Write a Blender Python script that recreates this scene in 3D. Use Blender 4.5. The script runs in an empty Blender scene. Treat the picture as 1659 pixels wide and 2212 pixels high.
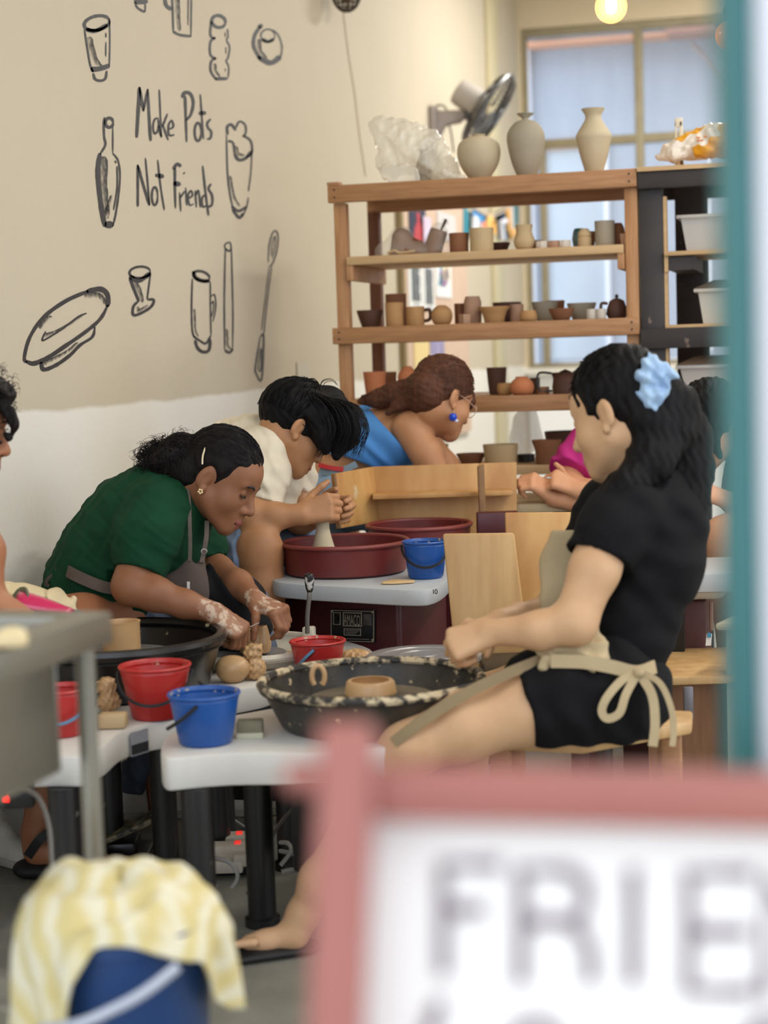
import bpy, bmesh, math, random
import numpy as np
from mathutils import Vector, Matrix
random.seed(7); np.random.seed(7)
SC = bpy.context.scene
COL = SC.collection

# ------------------------------------------------------------------ camera
FPX = 3800.0; W, H = 1659.0, 2212.0
YAW, PITCH, ROLL = math.radians(14.4), math.radians(-5.25), math.radians(-1.86)
CAM = np.array([0.0, 0.0, 1.2])
camd = bpy.data.cameras.new('camera'); cam = bpy.data.objects.new('camera', camd); COL.objects.link(cam)
_R = Matrix.Rotation(YAW, 3, 'Z') @ Matrix.Rotation(math.pi / 2 + PITCH, 3, 'X') @ Matrix.Rotation(ROLL, 3, 'Z')
cam.matrix_world = Matrix.Translation(Vector(CAM)) @ _R.to_4x4()
camd.sensor_fit = 'VERTICAL'; camd.sensor_height = 36.0
camd.lens = 36.0 * FPX / H
camd.dof.use_dof = True; camd.dof.focus_distance = 4.5; camd.dof.aperture_fstop = 2.5
camd.clip_start = 0.05
SC.camera = cam

# ------------------------------------------------------------------ world, lights, exposure
SC.view_settings.view_transform = 'Standard'; SC.view_settings.look = 'None'
SC.view_settings.gamma = 1.0; SC.view_settings.use_curve_mapping = False
SC.view_settings.exposure = 0.0
wd = bpy.data.worlds.new('sky'); SC.world = wd; wd.use_nodes = True
_bg = wd.node_tree.nodes['Background']; _bg.inputs[0].default_value = (0.80, 0.88, 1.0, 1); _bg.inputs[1].default_value = 2.5

def area(name, loc, size, energy, color, rot=(0, 0, 0)):
    l = bpy.data.lights.new(name, 'AREA'); l.shape = 'RECTANGLE'; l.size, l.size_y = size
    l.energy = energy; l.color = color
    o = bpy.data.objects.new(name, l); COL.objects.link(o); o.location = loc; o.rotation_euler = rot
    return o
# ceiling strip lights of the studio
LC = (1.0, 0.965, 0.905)
area('ceiling_strip_light', (1.1, 2.7, 3.62), (0.3, 1.6), 36, LC)
area('ceiling_strip_light', (1.5, 4.6, 3.62), (0.3, 1.6), 46, LC)
area('ceiling_strip_light', (0.9, 6.9, 3.62), (0.3, 1.6), 52, LC)
area('ceiling_strip_light', (-0.4, 9.6, 3.62), (0.3, 1.4), 125, (1.0, 0.99, 0.96))

# ------------------------------------------------------------------ pixel <-> world helpers (real depths)
RM = np.array(_R)
def V(px, py, d):
    v = np.array([(px - W / 2) / FPX * d, -(py - H / 2) / FPX * d, -d])
    return CAM + RM @ v
def ray(px, py):
    return RM @ np.array([(px - W / 2) / FPX, -(py - H / 2) / FPX, -1.0])
def on_z(px, py, z):
    r = ray(px, py); return CAM + r * ((z - CAM[2]) / r[2])
def on_x(px, py, x):
    r = ray(px, py); return CAM + r * ((x - CAM[0]) / r[0])
def on_y(px, py, y):
    r = ray(px, py); return CAM + r * ((y - CAM[1]) / r[1])
def proj(p):
    q = RM.T @ (np.array(p, float) - CAM); d = -q[2]
    return q[0] / d * FPX + W / 2, -q[1] / d * FPX + H / 2, d
CX, CY, CZ = RM[:, 0], RM[:, 1], RM[:, 2]      # image right, image up, towards the camera
def nrm(v):
    v = np.array(v, float); return v / (np.linalg.norm(v) + 1e-12)
# ------------------------------------------------------------------ materials
def lin(c):
    c = np.array(c, float) / 255.0
    return tuple(np.where(c <= 0.04045, c / 12.92, ((c + 0.055) / 1.055) ** 2.4)) + (1.0,)
MATS = {}
def mat(name, col, rough=0.6, col2=None, scale=8.0, amt=0.5, bump=0.0, bscale=None, metal=0.0, spec=0.5, stretch=None,
        sss=0.0, alpha=1.0, emit=None, estr=0.0, trans=0.0, coat=0.0, sheen=0.0, detail=4.0, lo=0.35, hi=0.65, spots=None):
    if name in MATS: return MATS[name]
    m = bpy.data.materials.new(name); m.use_nodes = True
    nt = m.node_tree; n = nt.nodes; L = nt.links
    b = n['Principled BSDF']
    b.inputs['Roughness'].default_value = rough; b.inputs['Metallic'].default_value = metal
    b.inputs['Specular IOR Level'].default_value = spec
    b.inputs['Base Color'].default_value = lin(col)
    if alpha < 1: b.inputs['Alpha'].default_value = alpha
    if trans: b.inputs['Transmission Weight'].default_value = trans
    if coat: b.inputs['Coat Weight'].default_value = coat; b.inputs['Coat Roughness'].default_value = 0.15
    if sheen: b.inputs['Sheen Weight'].default_value = sheen
    if sss:
        b.inputs['Subsurface Weight'].default_value = sss
        b.inputs['Subsurface Radius'].default_value = (0.010, 0.004, 0.002)
        b.inputs['Subsurface Scale'].default_value = 0.6
    if emit is not None:
        b.inputs['Emission Color'].default_value = lin(emit); b.inputs['Emission Strength'].default_value = estr
    tc = n.new('ShaderNodeTexCoord')
    src = tc.outputs['Object']
    if stretch:
        mp = n.new('ShaderNodeMapping'); mp.inputs['Scale'].default_value = stretch
        L.new(src, mp.inputs['Vector']); src = mp.outputs['Vector']
    cur = None
    if col2 is not None:
        t = n.new('ShaderNodeTexNoise'); t.inputs['Scale'].default_value = scale; t.inputs['Detail'].default_value = detail
        L.new(src, t.inputs['Vector'])
        r = n.new('ShaderNodeMapRange'); r.inputs[1].default_value = lo; r.inputs[2].default_value = hi
        r.inputs[3].default_value = 0; r.inputs[4].default_value = amt
        L.new(t.outputs['Fac'], r.inputs[0])
        mx = n.new('ShaderNodeMix'); mx.data_type = 'RGBA'
        mx.inputs[6].default_value = lin(col); mx.inputs[7].default_value = lin(col2)
        L.new(r.outputs[0], mx.inputs[0]); cur = mx.outputs[2]
        L.new(cur, b.inputs['Base Color'])
    if spots is not None:           # (colour, scale, threshold) splatter of dried clay
        t = n.new('ShaderNodeTexNoise'); t.inputs['Scale'].default_value = spots[1]; t.inputs['Detail'].default_value = 3
        L.new(tc.outputs['Object'], t.inputs['Vector'])
        r = n.new('ShaderNodeMapRange'); r.inputs[1].default_value = spots[2]; r.inputs[2].default_value = spots[2] + 0.05
        L.new(t.outputs['Fac'], r.inputs[0])
        mx = n.new('ShaderNodeMix'); mx.data_type = 'RGBA'
        if cur is None: mx.inputs[6].default_value = lin(col)
        else: L.new(cur, mx.inputs[6])
        mx.inputs[7].default_value = lin(spots[0])
        L.new(r.outputs[0], mx.inputs[0]); L.new(mx.outputs[2], b.inputs['Base Color'])
    if bump:
        t = n.new('ShaderNodeTexNoise'); t.inputs['Scale'].default_value = bscale or scale * 4; t.inputs['Detail'].default_value = 4
        L.new(src, t.inputs['Vector'])
        bp = n.new('ShaderNodeBump'); bp.inputs['Strength'].default_value = bump; bp.inputs['Distance'].default_value = 0.01
        L.new(t.outputs['Fac'], bp.inputs['Height']); L.new(bp.outputs[0], b.inputs['Normal'])
    MATS[name] = m
    return m

# ------------------------------------------------------------------ object helpers
ORG = {}
def _link(name, me, parent, origin):
    o = bpy.data.objects.new(name, me); COL.objects.link(o)
    if parent is not None:
        o.parent = parent; ORG[o.name] = ORG[parent.name]
    else:
        o.location = origin; ORG[o.name] = np.array(origin, float)
    return o
def tag(o, label=None, cat=None, group=None, kind=None):
    if label: o['label'] = label
    if cat: o['category'] = cat
    if group: o['group'] = group
    if kind: o['kind'] = kind
    return o
def thing(name, loc, label, cat, group=None):
    o = _link(name, None, None, np.array(loc, float)); o.empty_display_size = 0.1
    return tag(o, label, cat, group)

class MB:
    def __init__(s): s.v = []; s.f = []
    def add(s, vs, fs):
        o = len(s.v); s.v.extend([tuple(map(float, p)) for p in vs]); s.f.extend([tuple(o + i for i in f) for f in fs]); return s
    def box(s, c, size, axes=None):
        c = np.array(c, float); h = np.array(size, float) / 2
        A = np.eye(3) if axes is None else np.array([nrm(a) for a in axes])
        vs = [c + A[0] * h[0] * sx + A[1] * h[1] * sy + A[2] * h[2] * sz for sx in (-1, 1) for sy in (-1, 1) for sz in (-1, 1)]
        return s.add(vs, [(0, 1, 3, 2), (4, 6, 7, 5), (0, 4, 5, 1), (2, 3, 7, 6), (0, 2, 6, 4), (1, 5, 7, 3)])
    def box2(s, lo, hi):
        lo = np.array(lo, float); hi = np.array(hi, float); return s.box((lo + hi) / 2, hi - lo)
    def tube(s, path, rad, n=8, cap=True):
        P = [np.array(p, float) for p in path]
        R = [rad] * len(P) if np.isscalar(rad) else list(rad)
        t0 = nrm(P[1] - P[0]); a = np.cross(t0, [0, 0, 1]); a = np.cross(t0, [1, 0, 0]) if np.linalg.norm(a) < 1e-3 else a; a = nrm(a)
        vs = []
        for i, p in enumerate(P):
            t = nrm((P[min(i + 1, len(P) - 1)] - P[max(i - 1, 0)]))
            a = nrm(a - t * np.dot(a, t)); b = np.cross(t, a)
            for k in range(n):
                an = 2 * math.pi * k / n; vs.append(p + (a * math.cos(an) + b * math.sin(an)) * R[i])
        fs = [(i * n + k, i * n + (k + 1) % n, (i + 1) * n + (k + 1) % n, (i + 1) * n + k) for i in range(len(P) - 1) for k in range(n)]
        if cap: fs += [tuple(range(n - 1, -1, -1)), tuple((len(P) - 1) * n + k for k in range(n))]
        return s.add(vs, fs)
    def lathe(s, prof, c=(0, 0, 0), n=32, ax=None, sq=1.0):
        c = np.array(c, float)
        if ax is None: a, b, u = np.array([1., 0, 0]), np.array([0, 1., 0]), np.array([0, 0, 1.])
        else:
            u = nrm(ax); a = np.cross(u, [0, 0, 1]); a = np.cross(u, [1, 0, 0]) if np.linalg.norm(a) < 1e-3 else a; a = nrm(a); b = np.cross(u, a)
        vs = []
        for r, z in prof:
            for k in range(n):
                an = 2 * math.pi * k / n; vs.append(c + a * r * math.cos(an) + b * r * sq * math.sin(an) + u * z)
        fs = [(i * n + k, i * n + (k + 1) % n, (i + 1) * n + (k + 1) % n, (i + 1) * n + k) for i in range(len(prof) - 1) for k in range(n)]
        if prof[0][0] > 1e-4: fs.append(tuple(range(n - 1, -1, -1)))
        if prof[-1][0] > 1e-4: fs.append(tuple((len(prof) - 1) * n + k for k in range(n)))
        return s.add(vs, fs)
    def prism(s, poly, z0, z1):
        n = len(poly); vs = [(p[0], p[1], z0) for p in poly] + [(p[0], p[1], z1) for p in poly]
        return s.add(vs, [tuple(range(n - 1, -1, -1)), tuple(range(n, 2 * n))] + [(i, (i + 1) % n, n + (i + 1) % n, n + i) for i in range(n)])
    def extrude(s, pts, vec):
        n = len(pts); pts = [np.array(p, float) for p in pts]; vec = np.array(vec, float)
        vs = pts + [p + vec for p in pts]
        return s.add(vs, [tuple(range(n - 1, -1, -1)), tuple(range(n, 2 * n))] + [(i, (i + 1) % n, n + (i + 1) % n, n + i) for i in range(n)])
    def build(s, name, m, parent=None, origin=None, smooth=35, bevel=0.0, seg=2, sub=0):
        vs = np.array(s.v, float)
        if parent is not None: og = ORG[parent.name]
        elif origin is not None: og = np.array(origin, float)
        else:
            og = (vs.min(0) + vs.max(0)) / 2; og[2] = vs[:, 2].min()
        me = bpy.data.meshes.new(name); me.from_pydata([tuple(p) for p in (vs - og)], [], s.f)
        bm = bmesh.new(); bm.from_mesh(me)
        bmesh.ops.remove_doubles(bm, verts=bm.verts, dist=1e-6)
        bmesh.ops.recalc_face_normals(bm, faces=bm.faces)
        if bevel > 0:
            es = [e for e in bm.edges if len(e.link_faces) == 2 and e.calc_face_angle(0) > 0.6]
            bmesh.ops.bevel(bm, geom=es, offset=bevel, segments=seg, affect='EDGES', profile=0.5, clamp_overlap=True)
        bm.to_mesh(me); bm.free()
        if smooth:
            me.polygons.foreach_set('use_smooth', [True] * len(me.polygons)); me.set_sharp_from_angle(angle=math.radians(smooth))
        me.materials.append(m)
        o = _link(name, me, parent, og)
        if sub:
            md = o.modifiers.new('sub', 'SUBSURF'); md.levels = sub; md.render_levels = sub
        return o

def spline(pts, n=8):
    P = [np.array(p, float) for p in pts]; out = []
    for i in range(len(P) - 1):
        p0, p1, p2, p3 = P[max(i - 1, 0)], P[i], P[i + 1], P[min(i + 2, len(P) - 1)]
        for k in range(n):
            t = k / n
            out.append(0.5 * ((2 * p1) + (-p0 + p2) * t + (2 * p0 - 5 * p1 + 4 * p2 - p3) * t * t + (-p0 + 3 * p1 - 3 * p2 + p3) * t ** 3))
    out.append(P[-1]); return out

def vessel(prof, t=0.006):
    """outer profile (r,z) bottom->rim turned into a hollow pot"""
    p = [(0, prof[0][1])] + list(prof)
    inner = [(max(r - t, 0.002), z) for r, z in reversed(prof)]
    inner[-1] = (inner[-1][0], prof[0][1] + t)
    return p + inner + [(0, prof[0][1] + t)]

def smoothprof(prof, n=5):
    q = spline([(a, b, 0) for a, b in prof], n); return [(max(p[0], 0.0), p[1]) for p in q]

# ------------------------------------------------------------------ implicit surfaces (bodies, cloth, clay) meshed with surface nets
class Field:
    def __init__(s, lo, hi, h):
        lo = np.array(lo, float); hi = np.array(hi, float)
        s.h = h; s.lo = lo; s.n = np.ceil((hi - lo) / h).astype(int) + 1
        s.BIG = 0.06
        s.F = np.full(s.n, s.BIG, np.float32); s.M = np.zeros(s.n, np.uint8)
        s.ax = [(lo[i] + h * np.arange(s.n[i])).astype(np.float32) for i in range(3)]
    def win(s, lo, hi):
        a = np.clip(np.floor((np.array(lo) - s.lo) / s.h).astype(int), 0, s.n); b = np.clip(np.ceil((np.array(hi) - s.lo) / s.h).astype(int) + 1, 0, s.n)
        if np.any(b <= a): return None
        sl = tuple(slice(a[i], b[i]) for i in range(3))
        X = s.ax[0][sl[0]][:, None, None]; Y = s.ax[1][sl[1]][None, :, None]; Z = s.ax[2][sl[2]][None, None, :]
        return sl, X, Y, Z
    def _put(s, lo, hi, fn, k, m, op):
        pad = s.BIG if op == 'add' else max(k, 0.0) + 2 * s.h
        w = s.win(np.array(lo) - pad, np.array(hi) + pad)
        if w is None: return s
        sl, X, Y, Z = w
        d = fn(X, Y, Z).astype(np.float32); F = s.F[sl]
        if op == 'add':
            d = np.minimum(d, s.BIG)
            if m is not None: s.M[sl] = np.where(d < F, m, s.M[sl])
            if k > 0:
                hh = np.clip(0.5 + 0.5 * (F - d) / k, 0, 1); s.F[sl] = F * (1 - hh) + d * hh - k * hh * (1 - hh)
            else: s.F[sl] = np.minimum(F, d)
        elif op == 'sub':
            if m is not None: s.M[sl] = np.where(-d > F, m, s.M[sl])
            if k > 0:
                hh = np.clip(0.5 - 0.5 * (F + d) / k, 0, 1); s.F[sl] = F * (1 - hh) - d * hh + k * hh * (1 - hh)
            else: s.F[sl] = np.maximum(F, -d)
        elif op == 'paint':
            s.M[sl] = np.where(d < 0, m, s.M[sl])
        return s
    def cap(s, a, b, ra, rb=None, k=0.015, m=None, op='add', flat=None):
        rb = ra if rb is None else rb
        a = np.array(a, float); b = np.array(b, float); R = max(ra, rb)
        if flat is not None: nv, fs = nrm(flat[0]), flat[1]; R = R * max(1, fs)
        lo = np.minimum(a, b) - R; hi = np.maximum(a, b) + R
        def fn(X, Y, Z):
            qx, qy, qz = X - a[0], Y - a[1], Z - a[2]; v = b - a
            if flat is not None:
                g = (qx * nv[0] + qy * nv[1] + qz * nv[2]) * (1 / fs - 1)
                qx, qy, qz = qx + nv[0] * g, qy + nv[1] * g, qz + nv[2] * g
                v = v + nv * (np.dot(v, nv) * (1 / fs - 1))
            t = np.clip((qx * v[0] + qy * v[1] + qz * v[2]) / (np.dot(v, v) + 1e-12), 0, 1)
            return (np.sqrt((qx - t * v[0]) ** 2 + (qy - t * v[1]) ** 2 + (qz - t * v[2]) ** 2) - (ra + (rb - ra) * t)) * (1.0 if flat is None else min(1, (1 + flat[1]) / 2))
        return s._put(lo, hi, fn, k, m, op)
    def chain(s, pts, k=0.015, m=None, op='add', flat=None):
        for (p, r), (q, r2) in zip(pts[:-1], pts[1:]): s.cap(p, q, r, r2, k, m, op, flat)
        return s
    def ell(s, c, rad, axes=None, k=0.015, m=None, op='add'):
        c = np.array(c, float); rad = np.array(rad, float) if not np.isscalar(rad) else np.array([rad] * 3, float)
        A = np.eye(3) if axes is None else np.array(axes, float)
        R = rad.max(); mn = rad.min()
        def fn(X, Y, Z):
            qx, qy, qz = X - c[0], Y - c[1], Z - c[2]
            u = [(qx * A[i][0] + qy * A[i][1] + qz * A[i][2]) for i in range(3)]
            k0 = np.sqrt(sum((u[i] / rad[i]) ** 2 for i in range(3))); k1 = np.sqrt(sum((u[i] / rad[i] ** 2) ** 2 for i in range(3))) + 1e-9
            return k0 * (k0 - 1) / k1
        return s._put(c - R, c + R, fn, k, m, op)
    def box(s, c, half, axes=None, r=0.01, k=0.01, m=None, op='add'):
        c = np.array(c, float); half = np.array(half, float); A = np.eye(3) if axes is None else np.array([nrm(a) for a in axes])
        R = np.linalg.norm(half)
        def fn(X, Y, Z):
            qx, qy, qz = X - c[0], Y - c[1], Z - c[2]
            q = [np.abs(qx * A[i][0] + qy * A[i][1] + qz * A[i][2]) - half[i] + r for i in range(3)]
            return np.sqrt(sum(np.maximum(t, 0) ** 2 for t in q)) + np.minimum(np.maximum(np.maximum(q[0], q[1]), q[2]), 0) - r
        return s._put(c - R, c + R, fn, k, m, op)
    def half(s, p, n, k=0.0):
        """keep the side opposite to n"""
        p = np.array(p, float); n = nrm(n)
        d = (s.ax[0][:, None, None] - p[0]) * n[0] + (s.ax[1][None, :, None] - p[1]) * n[1] + (s.ax[2][None, None, :] - p[2]) * n[2]
        s.F = np.maximum(s.F, d.astype(np.float32)); return s
    def warp(s, fn, band=0.03):
        ii = np.where(np.abs(s.F) < band)
        x, y, z = s.ax[0][ii[0]], s.ax[1][ii[1]], s.ax[2][ii[2]]
        s.F[ii] += fn(x, y, z).astype(np.float32); return s
    def mesh(s, name, mats, parent=None, origin=None, smooth=True, minfrac=0.0):
        F = s.F; F[0], F[-1] = s.BIG, s.BIG; F[:, 0], F[:, -1] = s.BIG, s.BIG; F[:, :, 0], F[:, :, -1] = s.BIG, s.BIG
        neg = F < 0
        cnt = np.zeros([q - 1 for q in F.shape], np.uint8)
        N = F.shape
        for a in (0, 1):
            for b in (0, 1):
                for c in (0, 1): cnt += neg[a:N[0] - 1 + a, b:N[1] - 1 + b, c:N[2] - 1 + c]
        act = (cnt > 0) & (cnt < 8)
        ijk = np.argwhere(act); idx = np.full(act.shape, -1, np.int32); idx[act] = np.arange(len(ijk))
        acc = np.zeros((len(ijk), 3)); num = np.zeros(len(ijk))
        cs = [(a, b, c) for a in (0, 1) for b in (0, 1) for c in (0, 1)]
        val = {c: F[ijk[:, 0] + c[0], ijk[:, 1] + c[1], ijk[:, 2] + c[2]] for c in cs}
        for c in cs:
            for d in range(3):
                if c[d] == 0:
                    e = list(c); e[d] = 1; e = tuple(e)
                    fa, fb = val[c], val[e]; cr = (fa < 0) != (fb < 0)
                    t = np.where(cr, fa / np.where(cr, fa - fb, 1), 0)
                    p = np.array(c, float)[None, :] + t[:, None] * (np.array(e) - np.array(c))[None, :]
                    acc += np.where(cr[:, None], p, 0); num += cr
        verts = s.lo + (ijk + acc / num[:, None]) * s.h
        quads = []
        for d in range(3):
            e1, e2 = (d + 1) % 3, (d + 2) % 3
            sl0 = [slice(None)] * 3; sl1 = [slice(None)] * 3
            sl0[d] = slice(0, -1); sl1[d] = slice(1, None)
            a, b = neg[tuple(sl0)], neg[tuple(sl1)]
            for flag in (0, 1):
                q = np.argwhere(a & ~b) if flag == 0 else np.argwhere(~a & b)
                q = q[(q[:, e1] > 0) & (q[:, e2] > 0) & (q[:, e1] < N[e1] - 1) & (q[:, e2] < N[e2] - 1)]
                def cell(o1, o2):
                    t = q.copy(); t[:, e1] -= o1; t[:, e2] -= o2; return idx[t[:, 0], t[:, 1], t[:, 2]]
                r = np.stack([cell(1, 1), cell(0, 1), cell(0, 0), cell(1, 0)], 1)
                quads.append(r if flag == 0 else r[:, ::-1])
        quads = np.concatenate(quads)
        # light smoothing keeps the surface clean
        og = ORG[parent.name] if parent is not None else (np.array(origin, float) if origin is not None else np.append((verts.min(0) + verts.max(0))[:2] / 2, verts[:, 2].min()))
        me = bpy.data.meshes.new(name)
        me.vertices.add(len(verts)); me.vertices.foreach_set('co', (verts - og).astype(np.float32).ravel())
        me.loops.add(quads.size); me.loops.foreach_set('vertex_index', quads.astype(np.int32).ravel())
        me.polygons.add(len(quads)); me.polygons.foreach_set('loop_start', np.arange(0, quads.size, 4, dtype=np.int32))
        me.polygons.foreach_set('loop_total', np.full(len(quads), 4, np.int32))
        if not isinstance(mats, (list, tuple)): mats = [mats]
        for m in mats: me.materials.append(m)
        if len(mats) > 1:
            mi = s.M[ijk[:, 0], ijk[:, 1], ijk[:, 2]][quads[:, 0]]; me.polygons.foreach_set('material_index', np.minimum(mi, len(mats) - 1).astype(np.int32))
        me.update(calc_edges=True); me.validate()
        me.polygons.foreach_set('use_smooth', np.ones(len(me.polygons), bool))
        return _link(name, me, parent, og)

def crumple(amp, n=7, wl=(.03, .12), seed=1):
    rs = np.random.RandomState(seed); W_ = []
    for _ in range(n):
        k = nrm(rs.randn(3)) * 2 * math.pi / rs.uniform(*wl); W_.append((k, rs.uniform(0, 6.28), nrm(rs.randn(3)) * 2 * math.pi / rs.uniform(.08, .2), rs.uniform(0, 6.28)))
    def fn(x, y, z):
        o = 0
        for k, ph, k2, p2 in W_: o = o + (np.abs(np.sin(k[0] * x + k[1] * y + k[2] * z + ph + 1.6 * np.sin(k2[0] * x + k2[1] * y + k2[2] * z + p2))) - .64)
        return amp * o / math.sqrt(n) * 1.6
    return fn
def fld(pts, h, pad=0.06):
    P = np.array(pts, float); return Field(P.min(0) - pad, P.max(0) + pad, h)
# ================================================================== THE SETTING
WX = -2.0
YB = on_x(1126, 400, WX)[1]           # back wall
ZC = 3.75
m_floor = mat('floor_concrete', (164, 161, 147), 0.55, (104, 102, 92), 2.2, 0.9, bump=0.25, bscale=30, spots=((150, 148, 136), 7.0, 0.66))
m_cream = mat('wall_cream_paint', (224, 206, 178), 0.75)
m_white = mat('white_paint', (226, 221, 208), 0.7, (205, 199, 186), 3, 0.4)
m_beige = mat('beige_paint', (214, 196, 164), 0.7, (200, 182, 150), 3, 0.4)
m_ceil = mat('ceiling_paint', (225, 214, 196), 0.8)
m_frame = mat('window_frame_paint', (150, 138, 108), 0.55, (128, 117, 90), 9, 0.5)

def wall_mat():
    """two paints on the left wall: cream above, off-white below, ragged brushed edge"""
    m = m_cream; nt = m.node_tree; n = nt.nodes; L = nt.links; b = n['Principled BSDF']
    tc = n.new('ShaderNodeTexCoord'); sep = n.new('ShaderNodeSeparateXYZ'); L.new(tc.outputs['Object'], sep.inputs[0])
    nz = n.new('ShaderNodeTexNoise'); nz.inputs['Scale'].default_value = 2.2; nz.inputs['Detail'].default_value = 6; L.new(tc.outputs['Object'], nz.inputs['Vector'])
    mu = n.new('ShaderNodeMath'); mu.operation = 'MULTIPLY_ADD'; mu.inputs[1].default_value = 0.05; L.new(nz.outputs['Fac'], mu.inputs[0]); L.new(sep.outputs['Z'], mu.inputs[2])
    z0 = on_x(320, 868, WX)[2]
    r = n.new('ShaderNodeMapRange'); r.inputs[1].default_value = z0 + 0.020; r.inputs[2].default_value = z0 + 0.032; L.new(mu.outputs[0], r.inputs[0])
    dirt = n.new('ShaderNodeTexNoise'); dirt.inputs['Scale'].default_value = 1.3; dirt.inputs['Detail'].default_value = 8; L.new(tc.outputs['Object'], dirt.inputs['Vector'])
    dr = n.new('ShaderNodeMapRange'); dr.inputs[1].default_value = 0.45; dr.inputs[2].default_value = 0.8; dr.inputs[4].default_value = 0.35; L.new(dirt.outputs['Fac'], dr.inputs[0])
    up = n.new('ShaderNodeMix'); up.data_type = 'RGBA'; up.inputs[6].default_value = lin((197, 184, 160)); up.inputs[7].default_value = lin((182, 169, 145)); L.new(dr.outputs[0], up.inputs[0])
    dn = n.new('ShaderNodeMix'); dn.data_type = 'RGBA'; dn.inputs[6].default_value = lin((228, 222, 210)); dn.inputs[7].default_value = lin((208, 198, 180)); L.new(dr.outputs[0], dn.inputs[0])
    mx = n.new('ShaderNodeMix'); mx.data_type = 'RGBA'; L.new(r.outputs[0], mx.inputs[0]); L.new(dn.outputs[2], mx.inputs[6]); L.new(up.outputs[2], mx.inputs[7])
    L.new(mx.outputs[2], b.inputs['Base Color'])
    bp = n.new('ShaderNodeBump'); bp.inputs['Strength'].default_value = 0.12; bp.inputs['Distance'].default_value = 0.01
    n2 = n.new('ShaderNodeTexNoise'); n2.inputs['Scale'].default_value = 40; L.new(tc.outputs['Object'], n2.inputs['Vector'])
    L.new(n2.outputs['Fac'], bp.inputs['Height']); L.new(bp.outputs[0], b.inputs['Normal'])
wall_mat()

floor = tag(MB().box2((-2.15, -2.5, -0.1), (3.5, YB + 0.15, 0)).build('floor', m_floor, origin=(0, 0, 0)), 'grey stained concrete studio floor', kind='structure')
wall_l = tag(MB().box2((WX - 0.15, 1.0, 0), (WX, YB + 0.15, ZC)).build('wall_left', m_cream, origin=(0, 0, 0)), 'cream wall with black brush drawings of pots and lettering', kind='structure')
wr_ = MB()        # unseen right-hand wall; its wide opening is added to let in side daylight
wr_.box2((3.35, 1.0, 0), (3.5, 1.4, ZC)); wr_.box2((3.35, 6.2, 0), (3.5, YB + 0.15, ZC)); wr_.box2((3.35, 1.4, 0), (3.5, 6.2, .25)); wr_.box2((3.35, 1.4, 2.7), (3.5, 6.2, ZC))
tag(wr_.build('wall_right', m_white, origin=(0, 0, 0)), 'unseen white wall with a wide opening added for side daylight', kind='structure')
tag(MB().box2((-2.15, 1.0, ZC), (3.5, YB + 0.15, ZC + 0.1)).build('ceiling', m_ceil, origin=(0, 0, 0)), kind='structure')

# back wall with window opening
wl = on_y(1132, 400, YB)[0]; wt = on_y(1140, 62, YB)[2]; wb = on_y(1160, 795, YB)[2]; wr = 2.4
bw = MB()
bw.box2((WX, YB, 0), (wl, YB + 0.15, ZC)); bw.box2((wr, YB, 0), (3.35, YB + 0.15, ZC))
bw.box2((wl, YB, wt), (wr, YB + 0.15, ZC)); bw.box2((wl, YB, 0), (wr, YB + 0.15, wb))
wall_b = tag(bw.build('wall_back', m_beige, origin=(0, 0, 0)), 'beige back wall around the window', kind='structure')
tag(MB().box2((wl - 0.03, YB - 0.11, wb - 0.045), (wr, YB + 0.02, wb)).build('window_sill', m_white, wall_b, bevel=0.006))
lowp = MB().box2((wl, YB - 0.02, 0.02), (wr, YB - 0.001, wb - 0.045)).build('lower_panel', mat('sill_white', (238, 238, 236), 0.6), wall_b)
win = tag(MB().box2((wl, YB + 0.02, wt - 0.05), (wr, YB + 0.08, wt)).build('window_1', m_frame, origin=(wl, YB, wb)), 'multi-pane window in olive painted frame with an alley behind', kind='structure')
def bar(name, x0, x1, z0, z1, dy=0.0):
    return MB().box2((x0, YB + 0.015 + dy, z0), (x1, YB + 0.085 + dy, z1)).build(name, m_frame, win, bevel=0.004)
def wX(px, py=400): return on_y(px, py, YB)[0]
def wZ(px, py): return on_y(px, py, YB)[2]
bar('window_frame', wl, wX(1143), wb, wt - 0.05)
mull = [(wX(1374), wX(1392)), (wX(1164), wX(1178))]
for k in range(1, 5):
    x = wX(1374) + 0.72 * k; mull.append((x, x + 0.05))
zt0, zt1 = wZ(1300, 312), wZ(1300, 293)
for i, (a, b) in enumerate(mull):
    bar('mullion', a, b, wb, (zt0 if i == 1 else wt - 0.05))
xs = sorted([m[0] for m in mull if m is not mull[1]])
bar('transom', wX(1143), wr, zt0, zt1, 0.002)
bar('window_frame', wl, wr, wb, wb + 0.03, 0.004)
m_glass = mat('window_glass', (235, 240, 250), 0.05, alpha=0.10, spec=0.4)
edges = [wX(1143)] + xs + [wr]
for a, b in zip(edges[:-1], edges[1:]):
    for z0, z1 in ((wb + 0.03, zt0), (zt1, wt - 0.05)):
        MB().box2((a + 0.02, YB + 0.048, z0), (b, YB + 0.053, z1)).build('pane', m_glass, win)

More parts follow.
